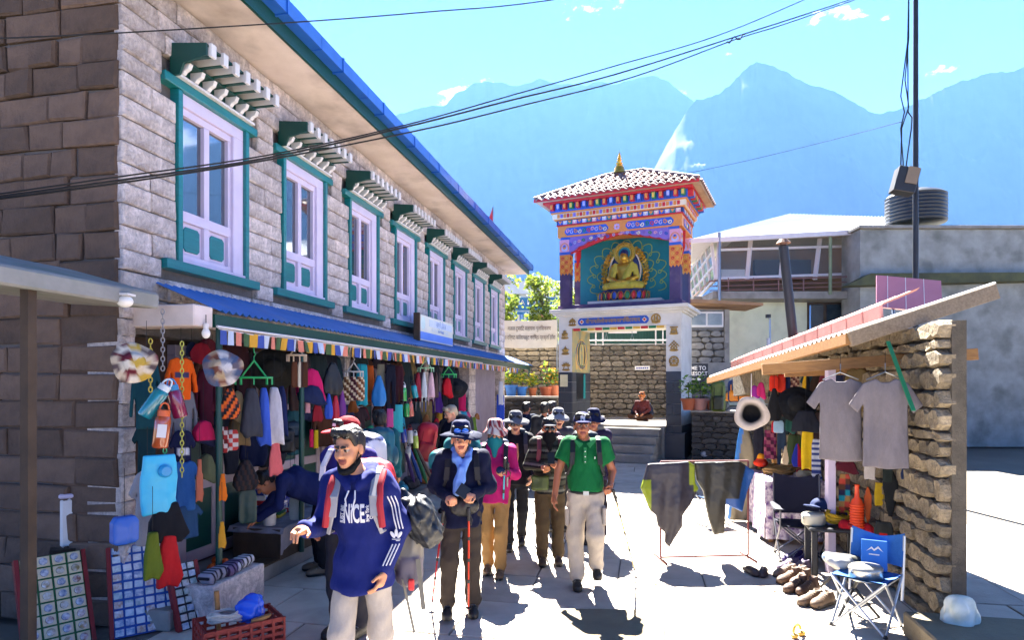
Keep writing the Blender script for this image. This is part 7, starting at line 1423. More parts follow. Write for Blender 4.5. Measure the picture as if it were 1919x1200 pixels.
def person(px, py, H, label, rz=0.0, J=None, skin='#8a5a42', hair='#15100e', top=None, legs=None, boots='#17161a', yaw=0.0, nod=0.0, roll=0.0, far=False, group=None, loc=None, hands=('relax', 'relax'), lips='#7a4038', hair_kind='short', grey=None, seated=False, toe=(0, 0), lift=(0, 0)):
    j = {k: V(*v) for k, v in {**BASE, **(J or {})}.items()}
    t = empty('person', loc if loc is not None else G(px, py), rz, label, 'person', group); k_ = H / 1.72; t.scale = (k_,) * 3
    HM = Matrix.Translation(j['hed']) @ Matrix.Rotation(yaw, 4, 'Z') @ Matrix.Rotation(nod, 4, 'X') @ Matrix.Rotation(roll, 4, 'Y'); Hr = HM.to_3x3()
    h_ = lambda x, y, z: np.array(HM @ Vector((x, y, z)))
    s = SDF(); C = [tuple(min(.8, x * 1.45) for x in lin(skin)[:3]) + (1,), '#8a7e76', '#120c0a', lips, hair]
    s.ell(h_(0, .014, .03), (.076, .097, .09), 0, .02, Hr).ell(h_(0, -.028, -.045), (.058, .062, .072), 0, .03, Hr).ell(h_(0, -.062, -.094), (.028, .024, .021), 0, .02, Hr)
    s.cap(h_(0, -.086, .012), h_(0, -.108, -.026), .009, .0155, 0, .014).cap(h_(-.012, -.1, -.028), h_(.012, -.1, -.028), .009, .009, 0, .008).cap(h_(-.04, -.08, .022), h_(.04, -.08, .022), .013, .013, 0, .015)
    for q in (-1, 1):
        s.ell(h_(q * .031, -.1, .003), (.018, .014, .011), 0, .008, Hr, cut=True); s.ell(h_(q * .031, -.0815, .003), (.0125, .012, .0055), 1, .002, Hr); s.ell(h_(q * .031, -.0912, .003), (.0075, .004, .006), 2, .001, Hr)
        s.cap(h_(q * .014, -.096, .022), h_(q * .048, -.087, .024), .005, .0035, 4, .003); s.ell(h_(q * .079, .012, -.012), (.011, .022, .032), 0, .008, Hr); s.ell(h_(q * .036, -.062, -.032), (.026, .026, .03), 0, .02, Hr)
    s.cap(h_(-.019, -.0895, -.061), h_(.019, -.0895, -.061), .0065, .0065, 3, .004).cap(h_(-.014, -.0885, -.071), h_(.014, -.0885, -.071), .0065, .0065, 3, .004)
    s.cap(j['nek'] - V(0, 0, .03), h_(0, .02, -.06), .055, .05, 0, .03)
    s.cap(j['pel'], j['che'], .115, .125, 0, .05, (1, .7, 1)).cap(j['sL'], j['sR'], .05, .05, 0, .06).cap(j['che'], j['nek'] - V(0, 0, .06), .1, .055, 0, .04, (1, .68, 1))
    fine = [[], [], []]; hp = j['hed']; f1 = .009 if far else .0055
    for i, d in enumerate((.1, .125, .14)): fine[i].append((hp[i] - d, hp[i] + d, f1))
    for S_, hk in (('L', hands[0]), ('R', hands[1])):
        sg = -1 if S_ == 'L' else 1; sh, el, wr = j['s' + S_], j['e' + S_], j['w' + S_]
        s.cap(sh, el, .045, .038, 0, .02).cap(el, wr, .038, .027, 0, .015)
        d = wr - el; d /= np.linalg.norm(d)
        if hk == 'none': continue
        up = V(0, -1, .2) if abs(d[2]) > .6 else V(0, -.2, 1); sd_ = np.cross(d, up); sd_ /= np.linalg.norm(sd_); nn = np.cross(sd_, d)   # nn: back of the hand -> -nn palm
        pal = V(-sg, 0, 0) if abs(d[2]) > .6 else V(0, 0, -1); pal = pal - d * (pal @ d); pal /= np.linalg.norm(pal); wd = np.cross(d, pal); 
        if wd @ V(0, -1, .3) < 0: wd = -wd                                                                                        # wd: towards the thumb
        s.cap(wr, wr + d * .075, .026, .028, 0, .015, None); s.cap(wr + d * .03 - wd * .018, wr + d * .078 - wd * .022, .016, .015, 0, .012).cap(wr + d * .03 + wd * .018, wr + d * .078 + wd * .022, .017, .016, 0, .012)
        curl = {'relax': (.35, .5), 'fist': (1.25, 1.5), 'point': (.5, .9)}[hk]
        for i in range(4):
            b0 = wr + d * .085 + wd * (.031 - .0205 * i); L = (.078, .086, .08, .062)[i]; c1, c2 = curl
            if hk == 'point' and i == 0: c1, c2 = .1, .15
            d1 = d * math.cos(c1) + pal * math.sin(c1); d2 = d * math.cos(c1 + c2) + pal * math.sin(c1 + c2); m_ = b0 + d1 * L * .52; s.cap(b0, m_, .0098, .009, 0, .004).cap(m_, m_ + d2 * L * .5, .009, .0078, 0, .003)
        tb = wr + d * .03 + wd * .026; td = d * .7 + wd * .6 + pal * .35; td /= np.linalg.norm(td); m_ = tb + td * .045; td2 = d * .9 + wd * .05 + pal * .5; td2 /= np.linalg.norm(td2); s.cap(tb, m_, .0125, .011, 0, .008).cap(m_, m_ + td2 * .035, .0105, .009, 0, .003)
        if not far:
            cc = wr + d * .09
            for i in range(3): fine[i].append((cc[i] - .085, cc[i] + .085, .0075))
    for S_ in 'LR': s.cap(j['h' + S_], j['k' + S_], .075, .05, 0, .03).cap(j['k' + S_], j['a' + S_], .05, .035, 0, .02)
    link('body', s.mesh('body', skin_m, .018, C, fine), t)
    # hair
    if hair_kind:
        s = SDF(); s.ell(h_(0, .022, .042), (.086, .1, .088), 0, .01, Hr)
        if hair_kind == 'short': s.box(h_(0, -.1, -.025), (.1, .085, .105), .02, 0, .02, Hr, cut=True).box(h_(0, -.01, -.075), (.15, .2, .045), .01, 0, .01, Hr, cut=True); s.ell(h_(0, .06, -.01), (.068, .058, .07), 0, .02, Hr); s.cap(h_(-.05, -.055, .1), h_(.045, -.065, .1), .03, .026, 0, .02).cap(h_(.05, -.05, .085), h_(.072, -.03, .03), .016, .012, 0, .02).cap(h_(-.055, -.05, .085), h_(-.074, -.03, .04), .016, .012, 0, .02)
        else: s.box(h_(0, -.11, -.04), (.1, .085, .12), .02, 0, .02, Hr, cut=True); s.ell(h_(0, .05, -.04), (.085, .06, .1), 0, .03, Hr)
        link('hair', s.mesh('hair', hair_m, .0095, [hair], disp=wrinkle(.008, 2, 85, .3)), t)
    # trousers
    lc, lr = legs or ('#2a2a2e', 1.0); s = SDF(); P_ = j['pel']
    s.ell(P_ + V(0, 0, -.03), (.155, .114, .12), 0, .04).cap(P_ + V(0, 0, -.02), P_ + V(0, 0, .09), .14, .135, 0, .04, (1, .74, 1))
    for S_ in 'LR':
        a, kx, an = j['h' + S_], j['k' + S_], j['a' + S_]; s.cap(a, kx, .083 * lr, .07 * lr, 0, .03).cap(kx, an + (kx - an) * .04, .072 * lr, .06 * lr, 0, .03); s.ell(an + V(0, 0, .03), (.066 * lr, .07 * lr, .03), 0, .02)
    s.box(P_ + V(0, 0, .25), (.4, .4, .125), 0, 0, 0, cut=True)
    link('trousers', s.mesh('trousers', knit_m, .0135, [lc], disp=wrinkle(.0045, len(label), 30, .8)), t)
    for i, S_ in enumerate('LR'):   # boots
        an, kx = j['a' + S_], j['k' + S_]; f = Rz(toe[i]) ; tip = (lambda y, z, x=0: an + f @ V(x, y, 0) + V(0, 0, z - .09)); dz = lift[i]
        s = SDF(); s.cap(tip(.03, .055), tip(-.12, .045), .044, .04, 0, .03).ell(tip(-.15, .04), (.046, .06, .036), 0, .03).cap(tip(.0, .08), an + (kx - an) * .1, .047, .05, 0, .03).cap(tip(.05, .014), tip(-.17, .014 + dz), .036, .036, 1, .01, (1.25, 1, .45))
        for q in range(3): s.cap(tip(-.04 - .03 * q, .1 - .012 * q, -.025), tip(-.045 - .03 * q, .1 - .012 * q, .025), .007, .007, 2, .003)
        if not seated: link('boot', s.mesh('boot', leather_m, .0095, [boots, '#0f0f10', '#8a8680']), t)
    return t, j, HM
def top_wear(t, j, c, sleeve=1.0, hem=.02, fat=1.0, stripes=None, m=None, h=.0125, name='jacket', collar=None, seed=1, wr=.006, sleeve_r=1.0, hood=None, h_col=None, hemr=.172):
    s = SDF(); P_, Ch = j['pel'], j['che']; ax_ = (Ch - P_) / np.linalg.norm(Ch - P_)
    s.cap(P_ - ax_ * .12, P_ + ax_ * .12, hemr * fat, .15 * fat, 0, .05, (1, .86, 1)).cap(P_ + ax_ * .1, Ch, .148 * fat, .162 * fat, 0, .06, (1, .74, 1)).cap(Ch, j['nek'] - ax_ * .08, .145 * fat, .085, 0, .05, (1, .75, 1)).cap(j['sL'], j['sR'], .068 * fat, .068 * fat, 0, .05)
    n0 = len(s.p)
    for S_ in 'LR':
        a, e, w = j['s' + S_], j['e' + S_], j['w' + S_]
        if sleeve >= 1: w2 = e + (w - e) * (.97 if sleeve == 1 else .9); s.cap(a, e, .062 * sleeve_r, .054 * sleeve_r, 0, .035).cap(e, w2, .053 * sleeve_r, .043 * sleeve_r, 0, .025)
        else: e2 = a + (e - a) * sleeve; s.cap(a, e2, .071 * sleeve_r, .07 * sleeve_r, 0, .04); dd = (e - a) / np.linalg.norm(e - a); s.fn(lambda X, Y, Z, o=e2 + dd * .0, n=dd: -((X - o[0]) * n[0] + (Y - o[1]) * n[1] + (Z - o[2]) * n[2]), e2 - .11, e2 + .11, 0, 0, cut=True)
    s.p = s.p[n0:] + s.p[:n0]   # sleeves are trimmed before the torso is joined on
    if hood: s.chain([j['nek'] + V(-.10, -.03, -.02), j['nek'] + V(-.07, .09, .0), j['nek'] + V(.07, .09, .0), j['nek'] + V(.10, -.03, -.02)], [.04, .052, .052, .04], 0, .03); s.chain([j['nek'] + V(-.1, -.03, -.02), j['nek'] + V(-.03, -.105, -.09)], [.035, .025], 0, .02).chain([j['nek'] + V(.1, -.03, -.02), j['nek'] + V(.03, -.105, -.09)], [.035, .025], 0, .02)
    if collar: s.cap(j['nek'] + V(0, 0, -.05), j['nek'] + V(0, -.012, collar), .082, .07, 1, .015)
    zc = P_[2] - .12 + hem
    if P_[2] > .6: s.box((P_[0], P_[1], zc - .2), (.45, .45, .2), 0, 0, 0, cut=True)
    nk = j['nek']; s.ell(nk + V(0, -.03, .045), (.058, .075, .05), 0, .012, None, cut=True)
    me = s.mesh(name, m or knit_m, h, [c, h_col or c], disp=wrinkle(wr, seed, 24, .8))
    if stripes: setcol(me, lambda x, y, z: lin(stripes(x, y, z)))
    return link(name, me, t)
def put(name, mb, m, t, HM, **k):
    """a mesh built in head space"""
    o = mb.build(name, m, t, smooth=True, **k); o.matrix_local = HM; return o
def wide_hat(t, HM, c, c2=None, r=.19, drop=.03, crown=.095, band=None, pat=None):
    b = MB(); n = 32; pr = [(0, .155), (.05, .15), (crown * .85, .13), (crown, .07), (crown * 1.06, .045), (r * .75, .03), (r, .03 - drop), (r, .022 - drop), (r * .75, .022), (crown, .036), (crown * .9, .05), (crown * .8, .11), (0, .14)]
    v = []
    for rr, z in pr:
        for q in range(n): a = 2 * math.pi * q / n; v.append((rr * math.cos(a) * .95, rr * math.sin(a) * 1.06 + .015, z + .026 + (.02 * math.sin(2 * a + .6) + .008 * math.sin(3 * a)) * (rr / r) ** 2))
    f = [(i*n + q, i*n + (q+1) % n, (i+1)*n + (q+1) % n, (i+1)*n + q) for i in range(len(pr) - 1) for q in range(n)]
    me = mesh('hat', v, f, knit_m, True); A, B = lin(c), lin(c2 or c); setcol(me, lambda x, y, z: (B if (pat(x, y, z) if pat else z > .086) else A)); o = link('hat', me, t); o.matrix_local = HM; return o
def cap_hat(t, HM, c, c2=None):
    s = SDF(); s.ell((0, .015, .052), (.09, .11, .09), 0, .01).box((0, 0, -.06), (.2, .3, .1), 0, 0, .0, cut=True).ell((0, -.125, .047), (.072, .085, .011), 1, .01); me = s.mesh('cap', knit_m, .008, [c, c2 or c]); o = link('cap', me, t); o.matrix_local = HM; return o
def face_mask(t, HM, c, low=False, big=False):
    s = SDF(); z = -.1 if low else -.055
    s.ell((0, -.045, z), (.066, .07 if not low else .06, .052 if not low else .03), 0, .02).ell((0, -.09, z + .0), (.03, .03, .035), 0, .03) if not low else s.ell((0, -.045, -.125), (.052, .058, .028), 0, .02).chain([(-.045, -.05, -.115), (-.068, -.01, -.08), (-.078, .01, -.04)], [.02, .012, .006], 0, .015).chain([(.045, -.05, -.115), (.068, -.01, -.08), (.078, .01, -.04)], [.02, .012, .006], 0, .015)
    if big: s.ell((0, -.01, -.1), (.085, .085, .07), 0, .04).cap((0, -.06, -.12), (0, -.09, -.24), .05, .02, 0, .04)
    o = link('face_mask', s.mesh('face_mask', knit_m, .0085, [c], disp=wrinkle(.003, 4, 50)), t); o.matrix_local = HM
def glasses(t, HM, z=.003, c='#0a0a0c', y=-.1, tilt=0.0, blue=None):
    b = MB()
    for q in (-1, 1): b.sph((q * .033, y, z), (.03, .012, .021), 12, 7); b.tube([(q * .06, y + .005, z + .005), (q * .082, y + .05, z + .008), (q * .084, .02, z + .005)], .004, 5)
    b.tube([(-.01, y - .003, z + .006), (.01, y - .003, z + .006)], .004, 5); put('sunglasses', b, mat('lens_' + c, c, .08, None, 5, .2, spec=.8), t, HM)
def worn_pack(t, j, c, c2, label, w=.32, h=.5, d=.2, strap='#1a1a1e', dz=0.0, front=True, sternum=None, extra=None):
    """backpack on the wearer's back, a thing of its own with its straps over the shoulders"""
    bp = empty('backpack', t.location, 0, label, 'backpack'); bp.rotation_euler = t.rotation_euler; bp.scale = t.scale
    Ch = j['che']; ce = Ch + V(0, .13 + d / 2, .0 + dz); s = SDF(); s.box(ce, (w / 2, d / 2, h / 2), .07, 0, .02).ell(ce + V(0, 0, h * .46), (w * .46, d * .55, h * .15), 1, .03).box(ce + V(0, d * .45, -h * .12), (w * .38, d * .2, h * .25), .04, 1, .02).ell(ce + V(-w * .5, 0, -h * .25), (.05, .08, .12), 1, .02).ell(ce + V(w * .5, 0, -h * .25), (.05, .08, .12), 1, .02)
    link('bag', s.mesh('bag', shell_m, .014, [c, c2], disp=wrinkle(.005, 3, 28)), bp)
    for S_, q in (('L', -1), ('R', 1)):
        sh = j['s' + S_]; x = sh[0] * .76; pts = [(x, Ch[1] + .15, sh[2] + .04), (x, sh[1] + .03, sh[2] + .078), (x, sh[1] - .06, sh[2] + .05), (x * 1.02, Ch[1] - .145, sh[2] - .06), (x * 1.1, Ch[1] - .15, sh[2] - .17), (x * 1.4, Ch[1] - .09, sh[2] - .28), (x * 1.5, Ch[1] + .08, sh[2] - .3)]
        if front:
            b = MB(); PV = [Vector(p) for p in pts]
            for i in range(len(PV) - 1): b.bar(PV[i], PV[i+1] + (PV[i+1] - PV[i]) * .08, .05 if i < 4 else .025, .016, up=(0, -1, .3))
            b.build('strap', mat('strap_' + strap, strap, .7, None, 30, .5), bp, bevel=.004)
    if sternum: MB().tube([(j['sL'][0] * .7, Ch[1] - .15, Ch[2] + .04), (0, Ch[1] - .165, Ch[2] + .035), (j['sR'][0] * .7, Ch[1] - .15, Ch[2] + .04)], .008, 5).build('chest_strap', mat('strap_' + strap, strap, .7), bp)
    return bp
def pole(a, b, c, label, grip=True):
    """trekking pole from tip a to grip b"""
    a, b = Vector(a), Vector(b); t = empty('trekking_pole', a, 0, label, 'trekking pole'); d = b - a
    MB().tube([(0, 0, 0), d * .05], [.003, .006], 6).build('tip', M('steel'), t); MB().tube([d * .05, d * .5], .0075, 8).build('lower_shaft', mat('pole_' + c, c, .3, metal=.4), t, smooth=True); MB().tube([d * .5, d * .88], .0095, 8).build('upper_shaft', mat('pole_' + c, c, .3, metal=.4), t, smooth=True)
    MB().lathe([(.006, 0), (.03, .004), (.03, .008), (.006, .012)], 12, d * .06).build('basket', M('black_metal'), t)
    for k in (.5, .3, .7): MB().tube([d * k, d * (k + .03)], .0125, 8).build('clamp', M('black_metal'), t)
    if grip: MB().tube([d * .88, d * .93, d * .985, d], [.014, .016, .017, .012], 8).build('grip', M('black_metal'), t, smooth=True); MB().tube([d * .98, d * .93 + Vector((.03, -.02, -.03)), d * .9 + Vector((.02, -.01, -.06)), d * .96], .005, 5).build('wrist_loop', M('black_metal'), t)
    return t
def W_(t, p): return Matrix.Translation(t.location) @ t.rotation_euler.to_matrix().to_4x4() @ Matrix.Scale(t.scale[0], 4) @ Vector(p)
from mathutils.bvhtree import BVHTree
def decal(o, txt, size, x, z, m, rot=0.0, sx=1.0, bold=.0, me=None, lift=.004):
    """flat print laid on the front of a garment mesh"""
    me = me or text_mesh(txt, size, m, extrude=0, bold=bold, sx=sx); bm = bmesh.new(); bm.from_mesh(me); bmesh.ops.triangulate(bm, faces=bm.faces); bmesh.ops.subdivide_edges(bm, edges=[e for e in bm.edges if e.calc_length() > .02], cuts=1); bm.to_mesh(me); bm.free()
    vs = [v.co.copy() for v in o.data.vertices]; bv = BVHTree.FromPolygons(vs, [tuple(p.vertices) for p in o.data.polygons]); c, s_ = math.cos(rot), math.sin(rot)
    for v in me.vertices:
        u, w = v.co.x * c - v.co.y * s_, v.co.x * s_ + v.co.y * c; hit = bv.ray_cast(Vector((x + u, -1.2, z + w)), Vector((0, 1, 0)))
        v.co = (x + u, (hit[0].y if hit[0] else 0) - lift, z + w)
    return me

# --- young man in a blue hoodie, nearest in the lane
HD = dict(pel=(.0, 0, .95), che=(-.005, -.02, 1.27), nek=(-.03, -.02, 1.47), hed=(-.07, -.07, 1.615), sL=(-.175, -.01, 1.405), sR=(.135, .0, 1.41), eL=(-.275, .0, 1.13), wL=(-.29, -.235, 1.17), eR=(.245, .05, 1.14), wR=(.16, -.08, .90), kL=(-.11, -.1, .52), aL=(-.12, -.02, .1), kR=(.11, .02, .5), aR=(.11, .16, .11))
loc = P(680, 1000, 3.95); loc.z = 0
t, j, HM = person(0, 0, 1.78, 'young man in a blue hoodie walking with a red backpack', loc=loc, J=HD, skin='#9a6a4e', yaw=R(-18), nod=R(9), hands=('point', 'relax'), legs=('#a39a92', 1.08), boots='#3a3632')
t.scale.x *= .93
hoodie = top_wear(t, j, '#18215f', 1.0, -.04, .93, name='hoodie', hemr=.222, hood=True, seed=4, wr=.009, h=.009, sleeve_r=1.1)
wp_ = mat('print_white', '#c9c9d2', .7)
for txt, sz, x, z, rot, sx in (('NICE', .15, -.022, 1.235, 0, .40), ('JUST BE', .034, -.098, 1.235, R(90), .85), ('New York', .028, .062, 1.24, R(90), .8), ('City', .028, .084, 1.225, R(90), .8)):
    me = decal(hoodie, txt, sz, x, z, wp_, rot, sx, .004 if sz > .1 else .0015); link('lettering', me, hoodie)
for q in (-1, 1): MB().tube([(-.03 + q * .02, -.15, 1.375), (-.035 + q * .03, -.175, 1.33), (-.04 + q * .015, -.185, 1.27 - .02 * q)], .005, 5).build('drawstring', wp_, hoodie)
def on_sleeve(x0, z0, x1, z1, off):
    vs = [v.co.copy() for v in hoodie.data.vertices]; bv = BVHTree.FromPolygons(vs, [tuple(p.vertices) for p in hoodie.data.polygons]); out = []
    for u in np.linspace(0, 1, 12):
        x, z = x0 + (x1 - x0) * u + off, z0 + (z1 - z0) * u; hit = bv.ray_cast(Vector((x, -1, z)), Vector((0, 1, 0)));
        if hit[0]: out.append(hit[0] + Vector((0, -.002, 0)))
    return out
for k in range(3):
    for (a, b_, c_, d_) in ((.185, 1.33, .235, 1.13), (.215, 1.045, .165, .935)):
        pts = on_sleeve(a, b_, c_, d_, (k - .6) * .02)
        if len(pts) > 3: MB().tube(pts, .0045, 5).build('sleeve_stripe', wp_, hoodie)
b = MB()
for k in (-1, 0, 1): b.sph((.022 * k, 0, .012 + (.012 if k == 0 else 0)), (.011, .003, .024), 8, 6, Matrix.Rotation(R(35 * k), 3, 'Y'))
b.bx(-.026, .026, -.003, .003, -.016, -.012); b.bx(-.024, .024, -.003, .003, -.024, -.02); p3 = on_sleeve(.222, 1.085, .222, 1.084, 0)
if p3: o = b.build('trefoil_emblem', wp_, hoodie); o.location = p3[0] + Vector((0, -.003, 0))
MB().bar((-.13, -.118, 1.06), (.13, -.118, 1.06), .006, .004).build('pocket_seam', mat('seam_blue', '#0c1f78', .9), hoodie) if False else None
glasses(t, HM, .088, '#0c0a0a', -.078); face_mask(t, HM, '#131416', low=True)
MB().tube([HM @ Vector((.07, .0, -.02)), HM @ Vector((.066, -.05, -.08))], .003, 5).build('mask_loop', M('wire_black'), t)
bp = worn_pack(t, j, '#a01424', '#b01c2c', 'large red trekking backpack worn by the young man in blue', .33, .5, .22, '#8a8a92', -.05)
s = SDF(); s.cap((.2, .2, 1.24), (.4, .12, 1.08), .085, .095, 0, .03).ell((.35, .1, 1.19), (.1, .1, .11), 0, .04); link('strapped_jacket', s.mesh('strapped_jacket', shell_m, .013, ['#24262a'], disp=wrinkle(.013, 12, 60, 1)), bp)
s = SDF(); s.box((.25, .2, 1.0), (.1, .1, .16), .06, 0, .02).box((.27, .17, .84), (.08, .08, .1), .05, 1, .02); link('grey_lower_bag', s.mesh('grey_lower_bag', shell_m, .014, ['#6d6862', '#4a4456'], disp=wrinkle(.008, 13, 30)), bp)
for (x0, z0, x1, z1) in ((.24, .8, .32, .48), (.34, .92, .38, .62)): MB().bar((x0, .08, z0), (x1, .06, z1), .03, .004).build('dangling_strap', mat('strap_grey', '#6d6a62', .7), bp)
MB().box((.3, .06, .77), (.04, .02, .07)).build('red_tag', mat('tag_red', '#c2282c', .6), bp, bevel=.008)
for q, x in ((-1, -.165), (1, .14)): MB().tube([(x, -.02, 1.47), (x, -.135, 1.4), (x * 1.04, -.172, 1.3), (x * 1.15, -.165, 1.17)], .021, 8).build('padded_strap', mat('strap_red', '#a0202c', .7), bp, smooth=True)

# --- man with navy sun hat and light blue scarf
BH = dict(hed=(-.01, -.05, 1.585), eL=(-.245, -.0, 1.15), wL=(-.12, -.2, 1.10), eR=(.25, .0, 1.15), wR=(.10, -.215, 1.12), kL=(-.11, -.12, .52), aL=(-.13, -.06, .12), kR=(.09, .0, .5), aR=(.10, .04, .09), nek=(0, -.01, 1.46))
t, j, HM = person(866, 1152, 1.70, 'man in a navy sun hat with a light blue scarf and red poles', J=BH, skin='#a8765a', yaw=R(2), hands=('fist', 'fist'), legs=('#3a332e', 1.1), boots='#15161c', rz=R(4), lips='#8a4a40')
top_wear(t, j, '#10142e', 1.0, -.02, 1.08, seed=6, wr=.009, sleeve_r=1.15, collar=-.0); wide_hat(t, HM, '#0f1634', '#141c40', .2, .025)
b = MB(); [b.sph((q * .034, -.108, .085), (.032, .012, .02), 10, 6) for q in (-1, 1)]; put('sunglasses', b, mat('lens_blue', '#2a6ad0', .1, '#1a4aa0', 9, .5, spec=.8), t, HM)
b = MB(); b.tube([Vector((.098 * math.cos(a), .01 + .112 * math.sin(a), .058)) for a in np.linspace(0, 6.283, 25)], .012, 6); put('hat_band', b, mat('band_white', '#b9bcd0', .8), t, HM)
MB().tube([HM @ Vector((.078, -.03, .02)), HM @ Vector((.07, -.05, -.06)), HM @ Vector((.02, -.085, -.125))], .003, 5).build('chin_cord', M('wire_black'), t)
s = SDF(); nk = j['nek']; s.chain([nk + V(-.075, .0, .02), nk + V(-.05, -.085, -.05), nk + V(0, -.135, -.12)], [.035, .034, .03], 0, .02).chain([nk + V(.075, .0, .02), nk + V(.05, -.085, -.05), nk + V(0, -.135, -.12)], [.035, .034, .03], 0, .02).chain([nk + V(0, -.15, -.13), nk + V(-.03, -.165, -.24), nk + V(-.045, -.165, -.33)], [.035, .038, .034], 0, .02).chain([nk + V(0, -.15, -.13), nk + V(.01, -.168, -.22)], [.03, .03], 0, .02)
link('scarf', s.mesh('scarf', knit_m, .009, ['#6a92d8'], disp=wrinkle(.006, 5, 55, .5)), t)
MB().box((.03, -.27, 1.145), (.1, .006, .13), Matrix.Rotation(R(35), 3, 'Y') @ Matrix.Rotation(R(-50), 3, 'X')).build('phone', M('black_metal'), None, label='dark phone held by the man in the navy sun hat', cat='phone', loc=t.location)
MB().tube([Vector((.105 + .03 * math.cos(a), -.19 + .01 * math.sin(a), 1.125 + .03 * math.sin(a))) for a in np.linspace(0, 6.28, 14)], .007, 6).build('watch', M('steel'), t)
s = SDF(); s.ell((.02, -.13, 1.0), (.13, .07, .09), 0, .03); link('waist_bag', s.mesh('waist_bag', shell_m, .011, ['#12131a'], disp=wrinkle(.006, 2, 40)), t)
BHm = t; bp = worn_pack(t, j, '#0f5a5e', '#0c4a50', 'teal backpack behind the man in the navy sun hat', .36, .5, .22, '#15161c', .04)
s = SDF(); s.ell((-.2, .1, 1.38), (.11, .1, .11), 0, .03); link('teal_roll', s.mesh('teal_roll', shell_m, .013, ['#12646a'], disp=wrinkle(.008, 7, 35)), bp)
pole(G(806, 1150) + Vector((0, .1, .02)), W_(t, (-.16, -.18, .97)), '#b02430', 'red trekking pole slanting out beside the blue scarfed man'); pole(G(878, 1162) + Vector((0, .0, .04)), W_(t, (.06, -.2, 1.0)), '#b8321e', 'red trekking pole hanging upright before the blue scarfed man')

# --- woman in magenta with teal mask
PW = dict(eL=(-.22, -.0, 1.15), wL=(-.12, -.2, 1.28), eR=(.24, -.04, 1.14), wR=(.12, -.22, 1.2), kL=(-.09, .02, .5), aL=(-.09, .1, .1), kR=(.07, -.1, .5), aR=(.06, -.04, .09))
t, j, HM = person(928, 1078, 1.64, 'woman in a magenta fleece with a teal face mask and plaid hat', J=PW, skin='#9a6a50', hair='#1a1210', hair_kind='long', hands=('fist', 'fist'), legs=('#8a6a42', 1.05), boots='#5a4636', rz=R(-3))
top_wear(t, j, '#a0185e', 1.0, .0, 1.02, seed=8, collar=.01)
wide_hat(t, HM, '#7a1c28', '#c2b4ae', .15, .045, .098, pat=lambda x, y, z: (int((math.atan2(y, x) + 4) / .3) + int((z + 1) / .025)) % 2 == 0 and z > -.03); face_mask(t, HM, '#1a6a74', big=True); glasses(t, HM, .005, '#1a1012', -.1)
worn_pack(t, j, '#1c3a5a', '#22304a', 'navy backpack with dark straps worn by the woman in magenta', .3, .45, .18, '#1c1c22')
for q in ('L', 'R'): w = j['w' + q]; d = (j['w' + q] - j['e' + q]); d /= np.linalg.norm(d); s = SDF(); s.cap(w - d * .01, w + d * .06, .036, .036, 0, .02).ell(w + d * .085, (.042, .042, .042), 0, .02); link('glove', s.mesh('glove', knit_m, .009, ['#1c2648']), t)
pole(G(938, 1068), W_(t, (.13, -.29, 1.36)), '#3a9ab8', 'blue trekking pole held upright by the woman in magenta'); pole(G(946, 1050), W_(t, (.16, -.27, 1.3)), '#8a8a92', 'grey trekking pole beside the blue one in the magenta woman\'s hand')
# --- person in black with grey bucket hat
BK = dict(eL=(-.23, .04, 1.14), wL=(-.22, -.08, .92), eR=(.23, .05, 1.14), wR=(.2, -.1, .95), kL=(-.09, -.08, .5), aL=(-.08, -.06, .09), kR=(.09, .05, .5), aR=(.08, .16, .12))
t, j, HM = person(966, 1028, 1.68, 'trekker all in black with a grey brimmed hat and sunglasses', J=BK, skin='#b08468', hands=('relax', 'relax'), legs=('#191a20', 1.0), boots='#202024', far=False)
top_wear(t, j, '#16151d', 1.0, .0, 1.05, seed=9, collar=.02); wide_hat(t, HM, '#6a6a6e', '#54555c', .19, .03); glasses(t, HM, .003); worn_pack(t, j, '#22242c', '#1a1a20', 'black backpack worn by the trekker all in black', .3, .46, .18, '#3a3a42')
MB().tube([(.02, -.15, 1.36), (.03, -.165, 1.2), (.01, -.16, 1.1)], .012, 6).build('lanyard', mat('lanyard_tan', '#b0785a', .7), t)
# --- man in striped sweater with black neck scarf
SM = dict(hed=(-.005, -.03, 1.585), eL=(-.26, -.02, 1.15), wL=(-.10, -.22, 1.16), eR=(.26, -.02, 1.16), wR=(.085, -.235, 1.20), kL=(-.09, -.08, .5), aL=(-.09, -.02, .09), kR=(.1, .0, .5), aR=(.1, .02, .09))
t, j, HM = person(1030, 1056, 1.68, 'man in a dark striped sweater with black face scarf and cap', J=SM, skin='#a8704f', hands=('fist', 'fist'), legs=('#463a2a', 1.12), boots='#3a3028')
stp = lambda x, y, z: ('#3a3c34', '#3a3c34', '#14151a', '#6a6a62', '#3a3c34', '#1a1c1a')[int((z + .0) / .026) % 6]
top_wear(t, j, '#33352f', 1.0, .0, 1.1, stripes=stp, name='sweater', seed=10); cap_hat(t, HM, '#3a3a40', '#4a4a50'); face_mask(t, HM, '#101116', big=True); glasses(t, HM, .004)
worn_pack(t, j, '#5a2430', '#3a1c24', 'maroon strapped backpack worn by the striped sweater man', .32, .48, .18, '#6a2c38')
SMt = t; MB().box((.0, -.3, 1.24), (.075, .008, .14), Matrix.Rotation(R(-35), 3, 'X')).build('phone', M('black_metal'), None, label='black phone held by the striped sweater man', cat='phone', loc=t.location)
s = SDF(); s.box((-.12, -.17, .97), (.1, .03, .085), .025, 0, .03); link('belt_pouch', s.mesh('belt_pouch', shell_m, .012, ['#3a4a1c'], disp=wrinkle(.008, 4, 40)), t)
pole(G(991, 996), W_(t, (-.06, -.27, 1.17)), '#b8b8bc', 'silver trekking pole splayed out by the striped sweater man'); pole(G(1007, 997), W_(t, (-.03, -.27, 1.18)), '#9a9aa0', 'silver trekking pole upright before the striped sweater man')
